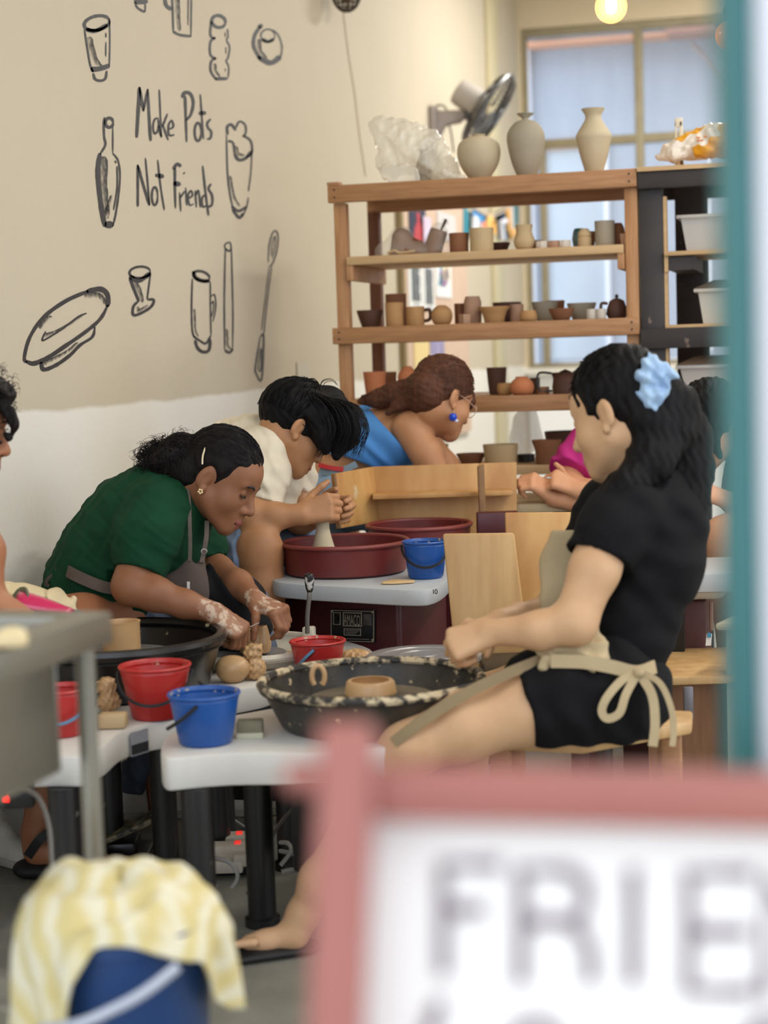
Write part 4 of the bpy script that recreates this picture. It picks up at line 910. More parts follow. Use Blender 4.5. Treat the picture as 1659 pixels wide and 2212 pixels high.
# globe bulbs on cords
def bulb(px, py, d, r, lit, label):
    c = V(px, py, d)
    t = thing('pendant_bulb', c, label, 'lamp', 'globe bulbs hanging from the ceiling')
    m = mat('bulb_glass_lit', (255, 190, 120), 0.1, alpha=.30, emit=(255, 166, 92), estr=1.0) if lit else mat('bulb_glass_amber', (236, 160, 90), 0.15, emit=(236, 130, 60), estr=0.45)
    MB().lathe([(r * math.sin(a), -r * math.cos(a)) for a in np.linspace(0.02, 2.75, 18)], c, 28).build('glass_globe', m, t)
    if lit:
        MB().lathe([(0.0, -.026), (.014, -.02), (.017, 0), (.012, .03), (0, .036)], c + [0, 0, .004], 14).build('filament', mat('filament_glow', (255, 240, 210), emit=(255, 226, 180), estr=22), t)
        l = bpy.data.lights.new('bulb_light', 'POINT'); l.energy = 2; l.color = (1, .78, .5); l.shadow_soft_size = r
        lo = bpy.data.objects.new('bulb_light', l); COL.objects.link(lo); lo.location = (0, 0, 0); lo.parent = t
    MB().lathe([(.0, .9 * r), (.017, .9 * r), (.019, r + .03), (.010, r + .05), (0, r + .05)], c, 16).build('lamp_holder', mat('brass_dark', (70, 56, 40), 0.4, metal=.6), t)
    MB().tube([c + [0, 0, r + .05], [c[0], c[1], ZC - .001]], .004, 6).build('cord', mat('cord_black', (30, 30, 30), 0.6), t)
bulb(1320, 15, 5.1, .047, True, 'lit globe bulb hanging near the top right')
bulb(1578, 76, 5.1, .043, False, 'amber globe bulb half hidden by the teal door frame')
# ================================================================== WHEELS, TABLES, BUCKETS
m_wplast = mat('white_table_plastic', (212, 208, 200), 0.35, (194, 188, 178), 6, 0.5, spots=((196, 172, 138), 16, 0.70))
m_gplast = mat('grey_table_plastic', (186, 190, 192), 0.4, (170, 172, 172), 6, 0.5)
m_blackp = mat('black_plastic', (26, 25, 25), 0.35, (40, 38, 36), 8, 0.5, spots=((92, 88, 80), 30, 0.70))
m_panblk = mat('black_pan_splashed', (24, 23, 23), 0.28, (40, 36, 33), 6, 0.5, spots=((196, 176, 142), 22, 0.665))
m_pancrust = mat('black_pan_crusted', (34, 32, 30), 0.45, (82, 74, 62), 14, 0.6, spots=((190, 170, 136), 46, 0.665), bump=.1)
m_crustrim = mat('pan_rim_crust', (44, 40, 36), 0.6, (206, 186, 150), 40, 0.95, lo=.47, hi=.60, bump=.2)
m_pangrey = mat('pan_side_grey', (60, 56, 50), 0.35, (90, 84, 74), 5, 0.7)
m_red = mat('maroon_plastic', (112, 42, 38), 0.4, (92, 34, 32), 6, 0.6, spots=((160, 120, 104), 30, 0.72))
m_redrim = mat('maroon_rim', (128, 54, 48), 0.4)
m_bodyred = mat('maroon_metal_body', (84, 26, 30), 0.4, (62, 18, 22), 4, 0.7, spots=((150, 110, 100), 34, 0.73))
m_whpan = mat('cream_pan', (222, 216, 200), 0.35, (204, 192, 168), 8, 0.5, spots=((196, 170, 130), 16, 0.66))
m_bred = mat('red_bucket_plastic', (186, 44, 40), 0.35, (168, 38, 36), 7, 0.5, spots=((222, 170, 140), 24, 0.70))
m_bblue = mat('blue_bucket_plastic', (28, 84, 160), 0.35, (24, 72, 140), 7, 0.5, spots=((150, 160, 160), 30, 0.73))
m_crust = mat('dried_slip', (196, 178, 142), 0.8, (170, 150, 116), 16, 0.6)
m_wire = mat('dark_wire', (52, 56, 60), 0.4, metal=.5)
m_plyo = mat('orange_ply', (204, 158, 96), 0.5, (178, 124, 66), 5, 0.85, spots=((206, 188, 152), 9, 0.66), stretch=(2.5, 2.5, .8))
m_plyl = mat('pale_board', (206, 168, 114), 0.5, (182, 138, 86), 6, 0.8, stretch=(4, 4, .5))
m_edge = mat('ply_edge', (150, 112, 72), 0.7, (120, 84, 54), 14, 0.6)
m_metal = mat('wheel_metal', (176, 172, 170), 0.3, (150, 146, 142), 12, 0.5, metal=.5)
m_steel = mat('stainless', (152, 148, 136), 0.34, (128, 124, 112), 4, 0.6, metal=.75)
ZA = 0.44
def on_plane(px, py, p0, n):
    r = ray(px, py); return CAM + r * (np.dot(np.array(p0) - CAM, n) / np.dot(r, n))
def poly_px(pts, z, n=5):
    P = [on_z(a, b, z)[:2] for a, b in pts]; P = P + [P[0]]
    # closed catmull-rom
    out = []; m = len(P) - 1
    for i in range(m):
        p0, p1, p2, p3 = P[(i - 1) % m], P[i], P[(i + 1) % m], P[(i + 2) % m]
        for k in range(n):
            t = k / n; out.append(0.5 * ((2 * p1) + (-p0 + p2) * t + (2 * p0 - 5 * p1 + 4 * p2 - p3) * t * t + (-p0 + 3 * p1 - 3 * p2 + p3) * t ** 3))
    return out
def pan(name, parent, c, R, Rb, h, m, mrim, lip=.012, mat_in=None, n=56):
    """open splash pan standing at c (bottom centre)"""
    prof = [(0, 0), (Rb - .01, 0), (Rb, .006), (Rb + (R - Rb) * .9, h - lip), (R + .004, h - lip)]
    o = MB().lathe(prof + [(R - .008, h - .004), (R - .008, h - lip), (Rb - .006, .006), (0, .006)], c, n).build(name, m, parent, smooth=50)
    u = [c + np.array([math.cos(2 * math.pi * k / n) * R, math.sin(2 * math.pi * k / n) * R, h - .004]) for k in range(n + 1)]
    MB().tube(u, lip * .62, 8, cap=False).build('rim', mrim, o)
    return o
def leg(parent, px, py, d, r, z1, z0=0.0, m=m_blackp, foot=True):
    p = V(px, py, d); q = MB()
    q.lathe([(0, z0), (r * 1.25, z0), (r * 1.25, z0 + .018), (r, z0 + .022), (r, z1), (0, z1)] if foot else [(0, z0), (r, z0), (r, z1), (0, z1)], (p[0], p[1], 0), 20)
    return q.build('leg', m, parent)
# ---- wheel with the blue bucket (nearest)
c = on_z(802, 1512, ZA + .001); d0 = V(802, 1468, 3.6)
cA = np.array([d0[0], d0[1], ZA + .001])
wA = thing('pottery_wheel', (cA[0], cA[1], 0), 'nearest pottery wheel, white top with clay-crusted black pan', 'pottery wheel')
pA = poly_px([(347, 1618), (358, 1592), (400, 1570), (460, 1553), (521, 1541), (583, 1530), (700, 1512), (900, 1500), (985, 1525), (990, 1565), (920, 1600), (800, 1616), (660, 1624), (500, 1626), (400, 1634), (356, 1636)], ZA)
MB().prism(pA, ZA - .066, ZA).build('table_top', m_wplast, wA, bevel=.008)
panA = pan('splash_pan', wA, cA, .226, .188, .092, m_pancrust, m_crustrim, .016)
MB().lathe([(0, 0), (.13, 0), (.13, .014), (0, .014)], cA + [0, 0, .04], 40).build('wheel_head', mat('slurry_metal', (84, 76, 64), .35, (120, 108, 88), 10, .7), wA)
MB().lathe([(.03, .006), (.03, .04)], cA, 16).build('shaft', m_metal, wA)
for a in ((428, 1800, 3.40, .031), (975, 1800, 3.42, .031), (560, 1800, 3.70, .03), (940, 1800, 3.75, .03)): leg(wA, *a, ZA - .066)
MB().box2(cA + [-.16, -.08, -.30], cA + [.13, .12, -.068]).build('motor_box', m_blackp, wA, bevel=.01)
# ---- wheel at the left with the red buckets
dB = V(248, 1378, 4.06); cB = np.array([dB[0], dB[1], ZA + .001])
wB = thing('pottery_wheel', (cB[0], cB[1], 0), 'left pottery wheel, white wavy top with a deep glossy black pan', 'pottery wheel')
pB = poly_px([(-160, 1690), (-30, 1646), (90, 1634), (180, 1632), (222, 1612), (262, 1580), (320, 1562), (388, 1552), (440, 1538), (470, 1510), (450, 1480), (380, 1452), (250, 1440), (80, 1440), (-60, 1480), (-160, 1560)], ZA)
MB().prism(pB, ZA - .062, ZA).build('table_top', m_wplast, wB, bevel=.008)
panB = pan('splash_pan', wB, cB, .246, .214, max(dB[2] - ZA, .09), m_panblk, m_panblk, .022)
MB().lathe([(0, 0), (.14, 0), (.14, .014), (0, .014)], cB + [0, 0, .066], 40).build('wheel_head', m_metal, wB)
MB().lathe([(.03, .006), (.03, .066)], cB, 16).build('shaft', m_metal, wB)
for a in ((356, 1770, 4.02, .029), (140, 1770, 3.42, .031), (240, 1770, 4.2, .03), (470, 1770, 4.15, .029)): leg(wB, *a, ZA - .062)
# sticker on the apron
k0 = min(range(len(pB)), key=lambda i: abs(proj((pB[i][0], pB[i][1], ZA))[0] - 274) + (1e3 if proj((pB[i][0], pB[i][1], ZA))[1] < 1540 else 0))
k1 = min(range(len(pB)), key=lambda i: abs(proj((pB[i][0], pB[i][1], ZA))[0] - 322) + (1e3 if proj((pB[i][0], pB[i][1], ZA))[1] < 1540 else 0))
A_, B_ = np.array(list(pB[k0]) + [0]), np.array(list(pB[k1]) + [0])
tn = nrm(B_ - A_); nn = np.cross(tn, [0, 0, 1]); nn = nn if np.dot(nn, CZ) > 0 else -nn
st = MB().box((A_ + B_) / 2 + [0, 0, ZA - .034] + nn * .004, (.052, .002, .05), (tn, nn, (0, 0, 1))).build('sticker', mat('sticker_grey', (140, 140, 146), 0.4), wB)
MB().box((A_ + B_) / 2 + [0, 0, ZA - .045] + nn * .0055, (.05, .002, .02), (tn, nn, (0, 0, 1))).build('sticker_print', mat('sticker_dark', (44, 44, 48), 0.4), st)
# ---- wheel of the woman in green (white pan)
dC = V(532, 1402, 4.4); cC = np.array([dC[0], dC[1], ZA + .001])
wC = thing('pottery_wheel', (cC[0], cC[1], 0), 'middle pottery wheel, white top with shallow cream pan', 'pottery wheel')
pC = poly_px([(400, 1474), (452, 1494), (560, 1478), (610, 1460), (680, 1444), (790, 1432), (800, 1400), (700, 1375), (560, 1365), (440, 1380), (395, 1420)], ZA)
MB().prism(pC, ZA - .06, ZA).build('table_top', m_wplast, wC, bevel=.008)
hC = dC[2] - ZA
panC = pan('splash_pan', wC, cC, .200, .180, max(hC, .036), m_whpan, m_whpan, .014)
MB().lathe([(0, 0), (.10, 0), (.10, .01), (0, .01)], cC + [0, 0, .007], 40).build('wheel_head', m_metal, wC)
for a in ((480, 1700, 4.22, .028), (620, 1700, 4.1, .028), (700, 1700, 4.5, .028)): leg(wC, *a, ZA - .06)
MB().box(V(668, 1374, 4.52) , (.03, .03, .05)).build('pan_clip', m_whpan, wC, bevel=.005)
MB().box2(cC + [-.12, -.12, -.33], cC + [.12, .12, -.062]).build('motor_box', m_blackp, wC, bevel=.01)
# ---- maroon wheel of the person in white
ZD_ = 0.60
dD = V(745, 1168, 4.8); cD = np.array([dD[0], dD[1], ZD_ + .001])
wD = thing('pottery_wheel', (cD[0], cD[1], 0), 'maroon metal pottery wheel with grey top and rating plate', 'pottery wheel')
pD = poly_px([(585, 1250), (640, 1260), (760, 1267), (880, 1273), (935, 1270), (966, 1252), (974, 1234), (960, 1218), (800, 1216), (590, 1218)], ZD_)
MB().prism(pD, ZD_ - .044, ZD_).build('table_top', m_gplast, wD, bevel=.010)
F1, F2, F3 = on_z(606, 1275, ZD_ - .045), on_z(862, 1293, ZD_ - .045), on_z(966, 1262, ZD_ - .045)
F4 = F1 + (F3 - F2)
bd = MB().prism([F1[:2], F2[:2], F3[:2], F4[:2]], 0.05, ZD_ - .045).build('body', m_bodyred, wD, bevel=.014, seg=3)
MB().prism([((p - (F1 + F3) / 2) * .9 + (F1 + F3) / 2)[:2] for p in (F1, F2, F3, F4)], 0.0, .05).build('foot', m_blackp, wD)
panD = pan('splash_pan', wD, cD, .172, .166, max(dD[2] - ZD_, .07), m_red, m_redrim, .010)
MB().lathe([(0, 0), (.12, 0), (.12, .012), (0, .012)], cD + [0, 0, .03], 40).build('wheel_head', m_metal, wD)
fn = np.cross(F2 - F1, [0, 0, 1]); fn = nrm(fn); fn = fn if np.dot(fn, CZ) > 0 else -fn; ft = nrm(F2 - F1)
def onF(px, py): return on_plane(px, py, F1 + fn * .002, fn)
def rectF(q, x0, y0, x1, y1, th, base):
    P = [onF(x0, y0), onF(x1, y0 + (x1 - x0) * .03), onF(x1, y1 + (x1 - x0) * .03), onF(x0, y1)]
    q.extrude([p + fn * base for p in P], fn * th)
q = MB(); rectF(q, 715, 1315, 812, 1385, .004, .0); plate = q.build('rating_plate', mat('plate_black', (22, 22, 24), 0.4), wD, bevel=.001)
m_pl = mat('plate_silver', (170, 158, 138), 0.4)
def frameF(x0, y0, x1, y1, w=1.4):
    q = MB()
    for a in ((x0, y0, x1, y0 + w), (x0, y1 - w, x1, y1), (x0, y0, x0 + w, y1), (x1 - w, y0, x1, y1)): rectF(q, *a, .001, .0042)
    q.build('plate_line', m_pl, plate, smooth=0)
frameF(717, 1317, 810, 1384); frameF(722, 1322, 738, 1349); frameF(743, 1322, 784, 1352, 1.8); frameF(745, 1357, 782, 1372)
q = MB(); rectF(q, 788, 1326, 806, 1350, .002, .0042); q.build('switch', mat('switch_dark', (40, 40, 42), 0.5, (120, 110, 100), 40, .6), plate)
MB().lathe([(0, 0), (.007, 0), (.006, .006), (0, .006)], onF(730, 1336) + fn * .004, 12, ax=fn).build('knob', mat('knob_black', (16, 16, 16), .4), plate)
for a in ((720, 1320), (807, 1322), (720, 1380), (807, 1382)):
    MB().lathe([(0, 0), (.0035, 0), (.003, .002), (0, .002)], onF(*a) + fn * .004, 10, ax=fn).build('rivet', m_pl, plate)
def text_obj(txt, name, px, py, wpx, hpx, m, parent, origin_fn, right, up, nrmv, lift):
    cu = bpy.data.curves.new(name, 'FONT'); cu.body = txt; cu.extrude = 0.0
    to = bpy.data.objects.new(name, cu); me = bpy.data.meshes.new_from_object(to)
    co = np.array([v.co[:] for v in me.vertices]); lo, hi = co.min(0), co.max(0)
    p0 = origin_fn(px, py); p1 = origin_fn(px + wpx, py); p2 = origin_fn(px, py - hpx)
    wv = np.linalg.norm(p1 - p0); hv = np.linalg.norm(p2 - p0)
    vs = [p0 + right * ((c[0] - lo[0]) / (hi[0] - lo[0]) * wv) + up * ((c[1] - lo[1]) / (hi[1] - lo[1]) * hv) + nrmv * lift for c in co]
    q = MB(); q.add(vs, [tuple(p.vertices) for p in me.polygons]); bpy.data.objects.remove(to); 
    return q.build(name, m, parent, smooth=0)
text_obj('AMACO', 'maker_lettering', 746, 1349, 35, 23, m_pl, plate, onF, ft, np.array([0, 0, 1.]), fn, .006)
q = MB()
for y in (1361, 1364.5, 1368): rectF(q, 749, y, 778 - (y - 1361), y + 1.0, .001, .0042)
rectF(q, 724, 1378, 800, 1379, .001, .0042); q.build('small_print', m_pl, plate, smooth=0)
# speed lever
MB().tube(spline([V(664, 1368, 4.42), V(664, 1330, 4.41), V(668, 1290, 4.40), V(670, 1270, 4.40)], 5), .006, 8).build('lever_rod', mat('lever_grey', (120, 116, 110), 0.4, metal=.5), wD)
MB().lathe(smoothprof([(.006, 0), (.010, .012), (.012, .03), (.011, .045), (.001, .05)]), V(669, 1280, 4.40), 14).build('lever_grip', mat('grip_black', (24, 22, 22), .4, spots=((190, 186, 180), 50, .56)), wD)
q = MB()
def onT(px, py): return on_plane(px, py, np.append(F2[:2], 0) + fn * .02, fn)
q.tube([V(936, 1273, 4.42), V(936.5, 1283, 4.42)], .0012, 5); q.tube([V(942 + 2.5 * math.cos(t), 1278 + 5 * math.sin(t), 4.42) for t in np.linspace(0, 6.28, 12)], .0012, 5)
q.build('number_mark', mat('marker_black', (30, 30, 34), 0.6), wD)
tag(MB().extrude([on_z(a, b, ZD_ + .002) for a, b in ((824, 1260), (850, 1254), (896, 1256), (894, 1259), (850, 1262), (826, 1262))], (0, 0, .004)).build('wooden_rib', mat('rib_wood', (214, 180, 130), .6), bevel=.001), 'thin wooden shaping rib lying on the grey wheel top', 'tool')
# ---- second maroon wheel behind the plywood screen
dE = V(905, 1131, 5.15); ZE = 0.60; cE = np.array([dE[0], dE[1], ZE + .001])
wE = thing('pottery_wheel', (cE[0], cE[1], 0), 'second maroon pottery wheel behind, below the plywood screen', 'pottery wheel')
pE = poly_px([(800, 1208), (940, 1212), (1085, 1205), (1110, 1178), (1000, 1172), (800, 1174)], ZE)
MB().prism(pE, ZE - .04, ZE).build('table_top', m_gplast, wE, bevel=.008)
pan('splash_pan', wE, cE, .152, .146, max(dE[2] - ZE, .06), m_red, m_redrim, .010)
cb = cE + [0, .02, 0]
MB().box2(cb + [-.2, -.12, -.56], cb + [.26, .2, -.04]).build('body', m_bodyred, wE, bevel=.012)
MB().box2(cb + [-.17, -.1, -.602], cb + [.22, .22, -.56]).build('foot', m_blackp, wE)
MB().box(V(1075, 1135, 5.05), (.12, .05, .08), (nrm((CX[0], CX[1], 0)), nrm((-CX[1], CX[0], 0)), (0, 0, 1))).build('side_guard', m_bodyred, wE, bevel=.006)
# ---- plywood screen with a shelf
scr = thing('plywood_screen', np.append(V(960, 1130, 5.35)[:2], ZE), 'folded plywood screen with narrow shelf and upright, behind the maroon wheel', 'screen')
def board(name, parent, pts, thick, m, bevel=.003):
    """pts: four (px,py,d) corners, TL TR BR BL; extruded away from the camera"""
    P = [V(*p) for p in pts]; n = np.cross(P[1] - P[0], P[3] - P[0]); n = nrm(n); n = n if np.dot(n, CZ) < 0 else -n
    return MB().extrude(P, n * thick).build(name, m, parent, bevel=bevel)
board('back_sheet', scr, [(803, 1008, 5.34), (1116, 998, 5.34), (1118, 1176, 5.34), (818, 1186, 5.34)], .014, m_plyo)
board('side_sheet', scr, [(723, 1023, 5.10), (807, 1008, 5.34), (822, 1126, 5.34), (735, 1142, 5.10)], .014, m_plyo)
board('sheet_edge', scr, [(719, 1022, 5.095), (726, 1022, 5.095), (738, 1142, 5.095), (731, 1141, 5.095)], .018, m_edge)
sh0 = V(805, 1064, 5.335); sh1 = V(1104, 1056, 5.335)
t_ = nrm(sh1 - sh0); n_ = nrm(np.cross([0, 0, 1], t_)); n_ = n_ if np.dot(n_, CZ) > 0 else -n_
MB().extrude([sh0, sh1, sh1 + n_ * .07, sh0 + n_ * .09], (0, 0, -.014)).build('screen_shelf', m_plyo, scr, bevel=.002)
board('upright', scr, [(1032, 1006, 5.2), (1046, 1002, 5.2), (1051, 1134, 5.2), (1037, 1138, 5.2)], .04, m_edge)
board('upright_face', scr, [(1034, 1000, 5.24), (1046, 999, 5.24), (1046, 1004, 5.2), (1034, 1006, 5.2)], .01, m_plyo)
# ---- loose upright boards beside the wheel of the woman in black
bdA = board('plywood_bat', None, [(956, 1153, 4.18), (1110, 1151, 4.16), (1150, 1472, 4.16), (988, 1476, 4.18)], .020, m_plyl, .006)
tag(bdA, 'pale upright plywood board standing behind the blurred hands', 'board')
bdB = board('plywood_bat', None, [(1091, 1107, 4.32), (1243, 1106, 4.32), (1243, 1450, 4.32), (1104, 1450, 4.32)], .018, m_plyo, .004)
tag(bdB, 'taller orange plywood board behind the pale one', 'board')
tag(MB().box(V(1163, 1308, 4.18), (.085, .02, .018), (nrm(CX + CY * .25), -CZ, CY)).build('wood_offcut', m_plyl, bevel=.003), 'small wood offcut in front of the orange board', 'board')
# ---- wheel of the woman in black: metal head and black tray
dF = V(915, 1413, 4.0); ZF = dF[2]
wF = thing('pottery_wheel', (dF[0], dF[1], 0), 'bare metal wheel head on a dark wheel between two women', 'pottery wheel')
MB().lathe([(0, -.016), (.128, -.016), (.132, -.012), (.132, -.002), (.128, 0), (.1, 0), (.099, -.0015), (.08, -.0015), (.079, 0), (.055, 0), (.054, -.0015), (.03, -.0015), (.029, 0), (0, 0)], dF, 64).build('wheel_head', m_metal, wF)
MB().lathe([(0, -.10), (.03, -.10), (.03, -.016), (0, -.016)], dF, 20).build('shaft', m_metal, wF)
e1 = nrm((CX[0], CX[1], 0)); e2 = nrm((-CX[1], CX[0], 0))
MB().box(dF + e1 * .2 + e2 * .22 - [0, 0, .122], (.5, .5, .05), (e1, e2, (0, 0, 1))).build('table_top', m_wplast, wF, bevel=.012)
MB().box(dF + e1 * .22 + [0, 0, -.06], (.18, .22, .08), (e1, e2, (0, 0, 1))).build('tray', m_blackp, wF, bevel=.012)
for a in (.0, .4):
    for b in (.02, .42):
        p = dF + e1 * a + e2 * b; MB().lathe([(0, 0), (.028, 0), (.028, ZF - .15), (0, ZF - .15)], (p[0], p[1], 0), 16).build('leg', m_blackp, wF)
for o_, nm in ((bdA, 'a'), (bdB, 'b')): pass

# ---- buckets
def bucket(px, py, z, wt, wb_, hpx, m, label, hm=m_wire, hang=(-1, .55), inside=True, name='bucket', group='small plastic slip buckets', crust=True, flip=None):
    p = on_z(px, py, z + .001); s = proj(p)[2] / FPX
    R, Rb, h = wt * s / 2, wb_ * s / 2, hpx * s
    t = thing(name, p, label, 'bucket', group)
    pr = [(Rb - .004, 0), (Rb, .004), (Rb + (R - Rb) * .9, h * .9), (R * .985, h * .9), (R * .985, h * .93), (R - .002, h * .95), (R, h)]
    MB().lathe(vessel(pr, .004), p, 36).build('bucket_body', m, t, smooth=40)
    n = 40; MB().tube([p + np.array([math.cos(2 * math.pi * k / n) * R, math.sin(2 * math.pi * k / n) * R, h]) for k in range(n + 1)], .0035, 6, cap=False).build('rim', m, t)
    MB().lathe([(0, h * .62), (Rb + (R - Rb) * .62 - .0045, h * .62)], p, 30).build('slip', m_crust, t)
    if crust:
        q = MB(); 
        for k in range(16):
            a = random.uniform(0, 6.28); q.box(p + np.array([math.cos(a) * (R - .004), math.sin(a) * (R - .004), h * random.uniform(.9, 1.0)]), (random.uniform(.003, .012), .003, random.uniform(.003, .008)), ((-math.sin(a), math.cos(a), 0), (math.cos(a), math.sin(a), 0), (0, 0, 1)))
        q.build('slip_crust', m_crust, t, bevel=.002)['kind'] = 'stuff'
    if hang:
        A, B = p - e1 * (R + .003) + [0, 0, h * .9], p + e1 * (R + .003) + [0, 0, h * .9]
        if flip is None:
            M_ = p - e2 * (R * 1.02) + [0, 0, h * (.9 - hang[1])] 
            pts = []
            for k in range(19):
                a = math.pi * k / 18; pts.append(p + (-e1 * math.cos(a) * (R + .004)) - e2 * math.sin(a) * (R * 1.0 + .006) + np.array([0, 0, h * (.9 - hang[1] * math.sin(a))]))
            MB().tube(pts, .0035, 6).build('handle', hm, t)
        else:
            MB().tube(spline([p + e1 * flip[0] * R - e2 * R * .8 + [0, 0, h * flip[1]], p + e1 * flip[2] * R - e2 * R * 1.02 + [0, 0, h * flip[3]], p + e1 * flip[4] * R - e2 * R * 1.0 + [0, 0, h * flip[5]]], 6), .004, 6).build('handle', hm, t)
    return t
bucket(445, 1604, ZA, 152, 116, 108, m_bblue, 'blue bucket at the rounded end of the nearest white wheel top', mat('handle_black', (24, 24, 26), .5), flip=(-.98, .42, -.55, .62, -.1, .88))
bucket(339, 1548, ZA, 152, 108, 112, m_bred, 'red bucket with wire handle on the left wheel, beside the blue one', m_wire)
bucket(136, 1586, ZA, 120, 92, 100, m_bred, 'red bucket seen through the legs of the steel sink', mat('handle_blue', (90, 130, 160), .5))
bucket(688, 1446, ZA, 118, 96, 62, m_bred, 'red bucket with blue handle beside the cream pan', mat('handle_blue', (60, 130, 180), .5), flip=(-.72, .25, -.45, .55, -.1, .85))
bucket(920, 1247, ZD_, 95, 76, 78, m_bblue, 'blue bucket with black handle on the grey top of the maroon wheel', mat('handle_black', (24, 24, 26), .5))
tS = V(1232, 1078, 5.3)
# ---- clay things
def lump(name, label, cat, c, rad, m, warp=None, h=.004, extra=(), flatz=None):
    S = Field(np.array(c) - np.array(rad) * 1.7 - .01, np.array(c) + np.array(rad) * 1.9 + .01, h)
    S.ell(c, rad)
    for (o, r) in extra: S.ell(np.array(c) + np.array(o), r, k=.008)
    if warp: S.warp(warp)
    if flatz is not None: S.half((0, 0, flatz), (0, 0, -1))
    return tag(S.mesh(name, m), label, cat)
m_clay = CLAY['wet']
rough = lambda x, y, z: .0035 * np.sin(210 * x + 160 * z + 2 * np.sin(140 * y)) * np.cos(190 * z - 90 * y + 2 * np.sin(170 * x)) + .0022 * np.sin(420 * x + 310 * y - 260 * z) + .0012 * np.sin(700 * z + 500 * x)
p = on_z(505, 1474, ZA); s = proj(p)[2] / FPX
lump('clay_ball', 'smooth round lump of clay on the white wheel top', 'clay', p + [0, 0, 30 * s], (38 * s, 34 * s, 31 * s), CLAY['pinkb'] if False else m_clay, lambda x, y, z: .002 * np.sin(60 * x + 40 * z), flatz=ZA + .001)
p = on_z(548, 1470, ZA); s = proj(p)[2] / FPX
lump('clay_scrap', 'rough twisted heap of clay scraps behind the round lump', 'clay', p + [0, .01, 24 * s], (26 * s, 24 * s, 28 * s), m_clay, rough, extra=[((-.004, 0, 32 * s), (20 * s, 20 * s, 18 * s)), ((.004, 0, 46 * s), (16 * s, 14 * s, 8 * s))], flatz=ZA + .001)
p = on_z(228, 1545, ZA); s = proj(p)[2] / FPX
lump('clay_scrap', 'lumpy heap of clay behind the sink leg', 'clay', p + [0, .02, 25 * s], (24 * s, 24 * s, 24 * s), m_clay, rough, extra=[((-.004, 0, 34 * s), (20 * s, 20 * s, 22 * s))], flatz=ZA + .001)
tag(MB().box(on_z(245, 1572, ZA) + [0, 0, .016], (.058, .045, .030), (e1, e2, (0, 0, 1))).build('clay_block', CLAY['buff'], bevel=.006), 'square buff clay block at the edge of the left wheel', 'clay')
p = on_z(770, 1428, ZA)
lump('clay_scrap', 'low heap of clay scraps beside the red bucket', 'clay', p + [0, 0, .01], (.045, .03, .02), m_clay, rough, flatz=ZA + .001)
p = on_z(541, 1592, ZA); 
sp = tag(MB().box(p + [0, 0, .018], (.052, .035, .034), (e1, e2, (0, 0, 1))).build('sponge', mat('sponge_olive', (128, 120, 96), .9, (104, 98, 80), 30, .6), bevel=.004), 'two-tone sponge lying beside the blue bucket', 'sponge')
MB().box(p + [0, 0, .006], (.0525, .0355, .011), (e1, e2, (0, 0, 1))).build('sponge_base', mat('sponge_pale', (190, 186, 160), .9), sp)
# thrown pieces on the wheels
dP = cB + [0, 0, .081]; s = proj(dP)[2] / FPX
tag(MB().lathe(vessel([(.040, 0), (.044, .01), (.044, .07), (.046, .076)], .006), dP + e1 * .015, 40).build('clay_cylinder_pot', m_clay, origin=dP), 'wet clay cylinder centred in the deep black pan', 'pot')
p = np.append(V(800, 1475, 3.6)[:2], cA[2] + .0545)
tag(MB().lathe(vessel([(.050, 0), (.054, .008), (.050, .03), (.046, .034)], .007), p, 40).build('clay_bowl', m_clay, origin=p), 'low wet clay ring bowl in the crusted black pan', 'bowl')
p = V(688, 1478, 3.6)
tag(MB().tube([p + e1 * .013 * math.cos(t) + np.array([0, 0, .016 + .022 * math.sin(t)]) for t in np.linspace(-.9, 4.0, 16)], .0055, 8).build('clay_curl', m_clay), 'curled clay handle inside the crusted black pan', 'clay')
p = np.append(V(551, 1408, 4.38)[:2], cC[2] + .0185)
S = Field(p - [.06, .06, .0], p + [.06, .06, .11], .003)
S.chain([(p + [0, 0, .014], .038), (p + [0, 0, .028], .039), (p + [0.004, 0, .050], .030)], k=.012); S.cap(p + [.004, 0, .050], p + [.006, 0, .064], .028, .025, k=.01)
S.half(p + [0, 0, .064], (-.2, 0, 1)); S.half(p + [0, 0, .001], (0, 0, -1)); S.cap(p + [.005, 0, .05], p + [.006, 0, .1], .019, .021, k=.002, op='sub')
tag(S.mesh('clay_pot', m_clay), 'small bottle-shaped clay pot being trimmed in the cream pan', 'pot')
p = np.append(V(699, 1190, 4.8)[:2], cD[2] + .0425); s = 4.8 / FPX
tag(MB().lathe(smoothprof([(.040, 0), (.036, .012), (.027, .04), (.019, .075), (.018, .11), (.014, .125), (.001, .13)]), p, 32).build('clay_cone', CLAY['cream'], origin=p), 'tall wet clay cone held between two hands in the maroon pan', 'clay')

# ---- bench of the woman in black and the other bench
ZB1 = .41
bn = thing('bench', on_z(1260, 1570, 0) * [1, 1, 0] if False else np.append(on_z(1260, 1575, ZB1)[:2], 0), 'low wooden bench under the woman in black', 'bench')
MB().extrude([on_z(a, b, ZB1) for a, b in ((1026, 1592), (1260, 1602), (1494, 1560), (1496, 1535), (1300, 1528), (1060, 1548))], (0, 0, -.026)).build('seat_board', m_plyl, bn, bevel=.006)
for a in ((1080, 1585), (1450, 1553), (1110, 1555), (1440, 1537)):
    p = on_z(*a, ZB1); MB().box2((p[0] - .02, p[1] - .02, 0), (p[0] + .02, p[1] + .02, ZB1 - .026)).build('leg', m_wood, bn, bevel=.003)
ZB2 = .42
b2 = thing('bench', np.append(on_z(1520, 1440, ZB2)[:2], 0), 'second wooden bench at the right behind the woman in black', 'bench')
MB().extrude([on_z(a, b, ZB2) for a, b in ((1405, 1466), (1640, 1458), (1640, 1396), (1410, 1402))], (0, 0, -.018)).build('seat_board', m_plyl, b2, bevel=.003)
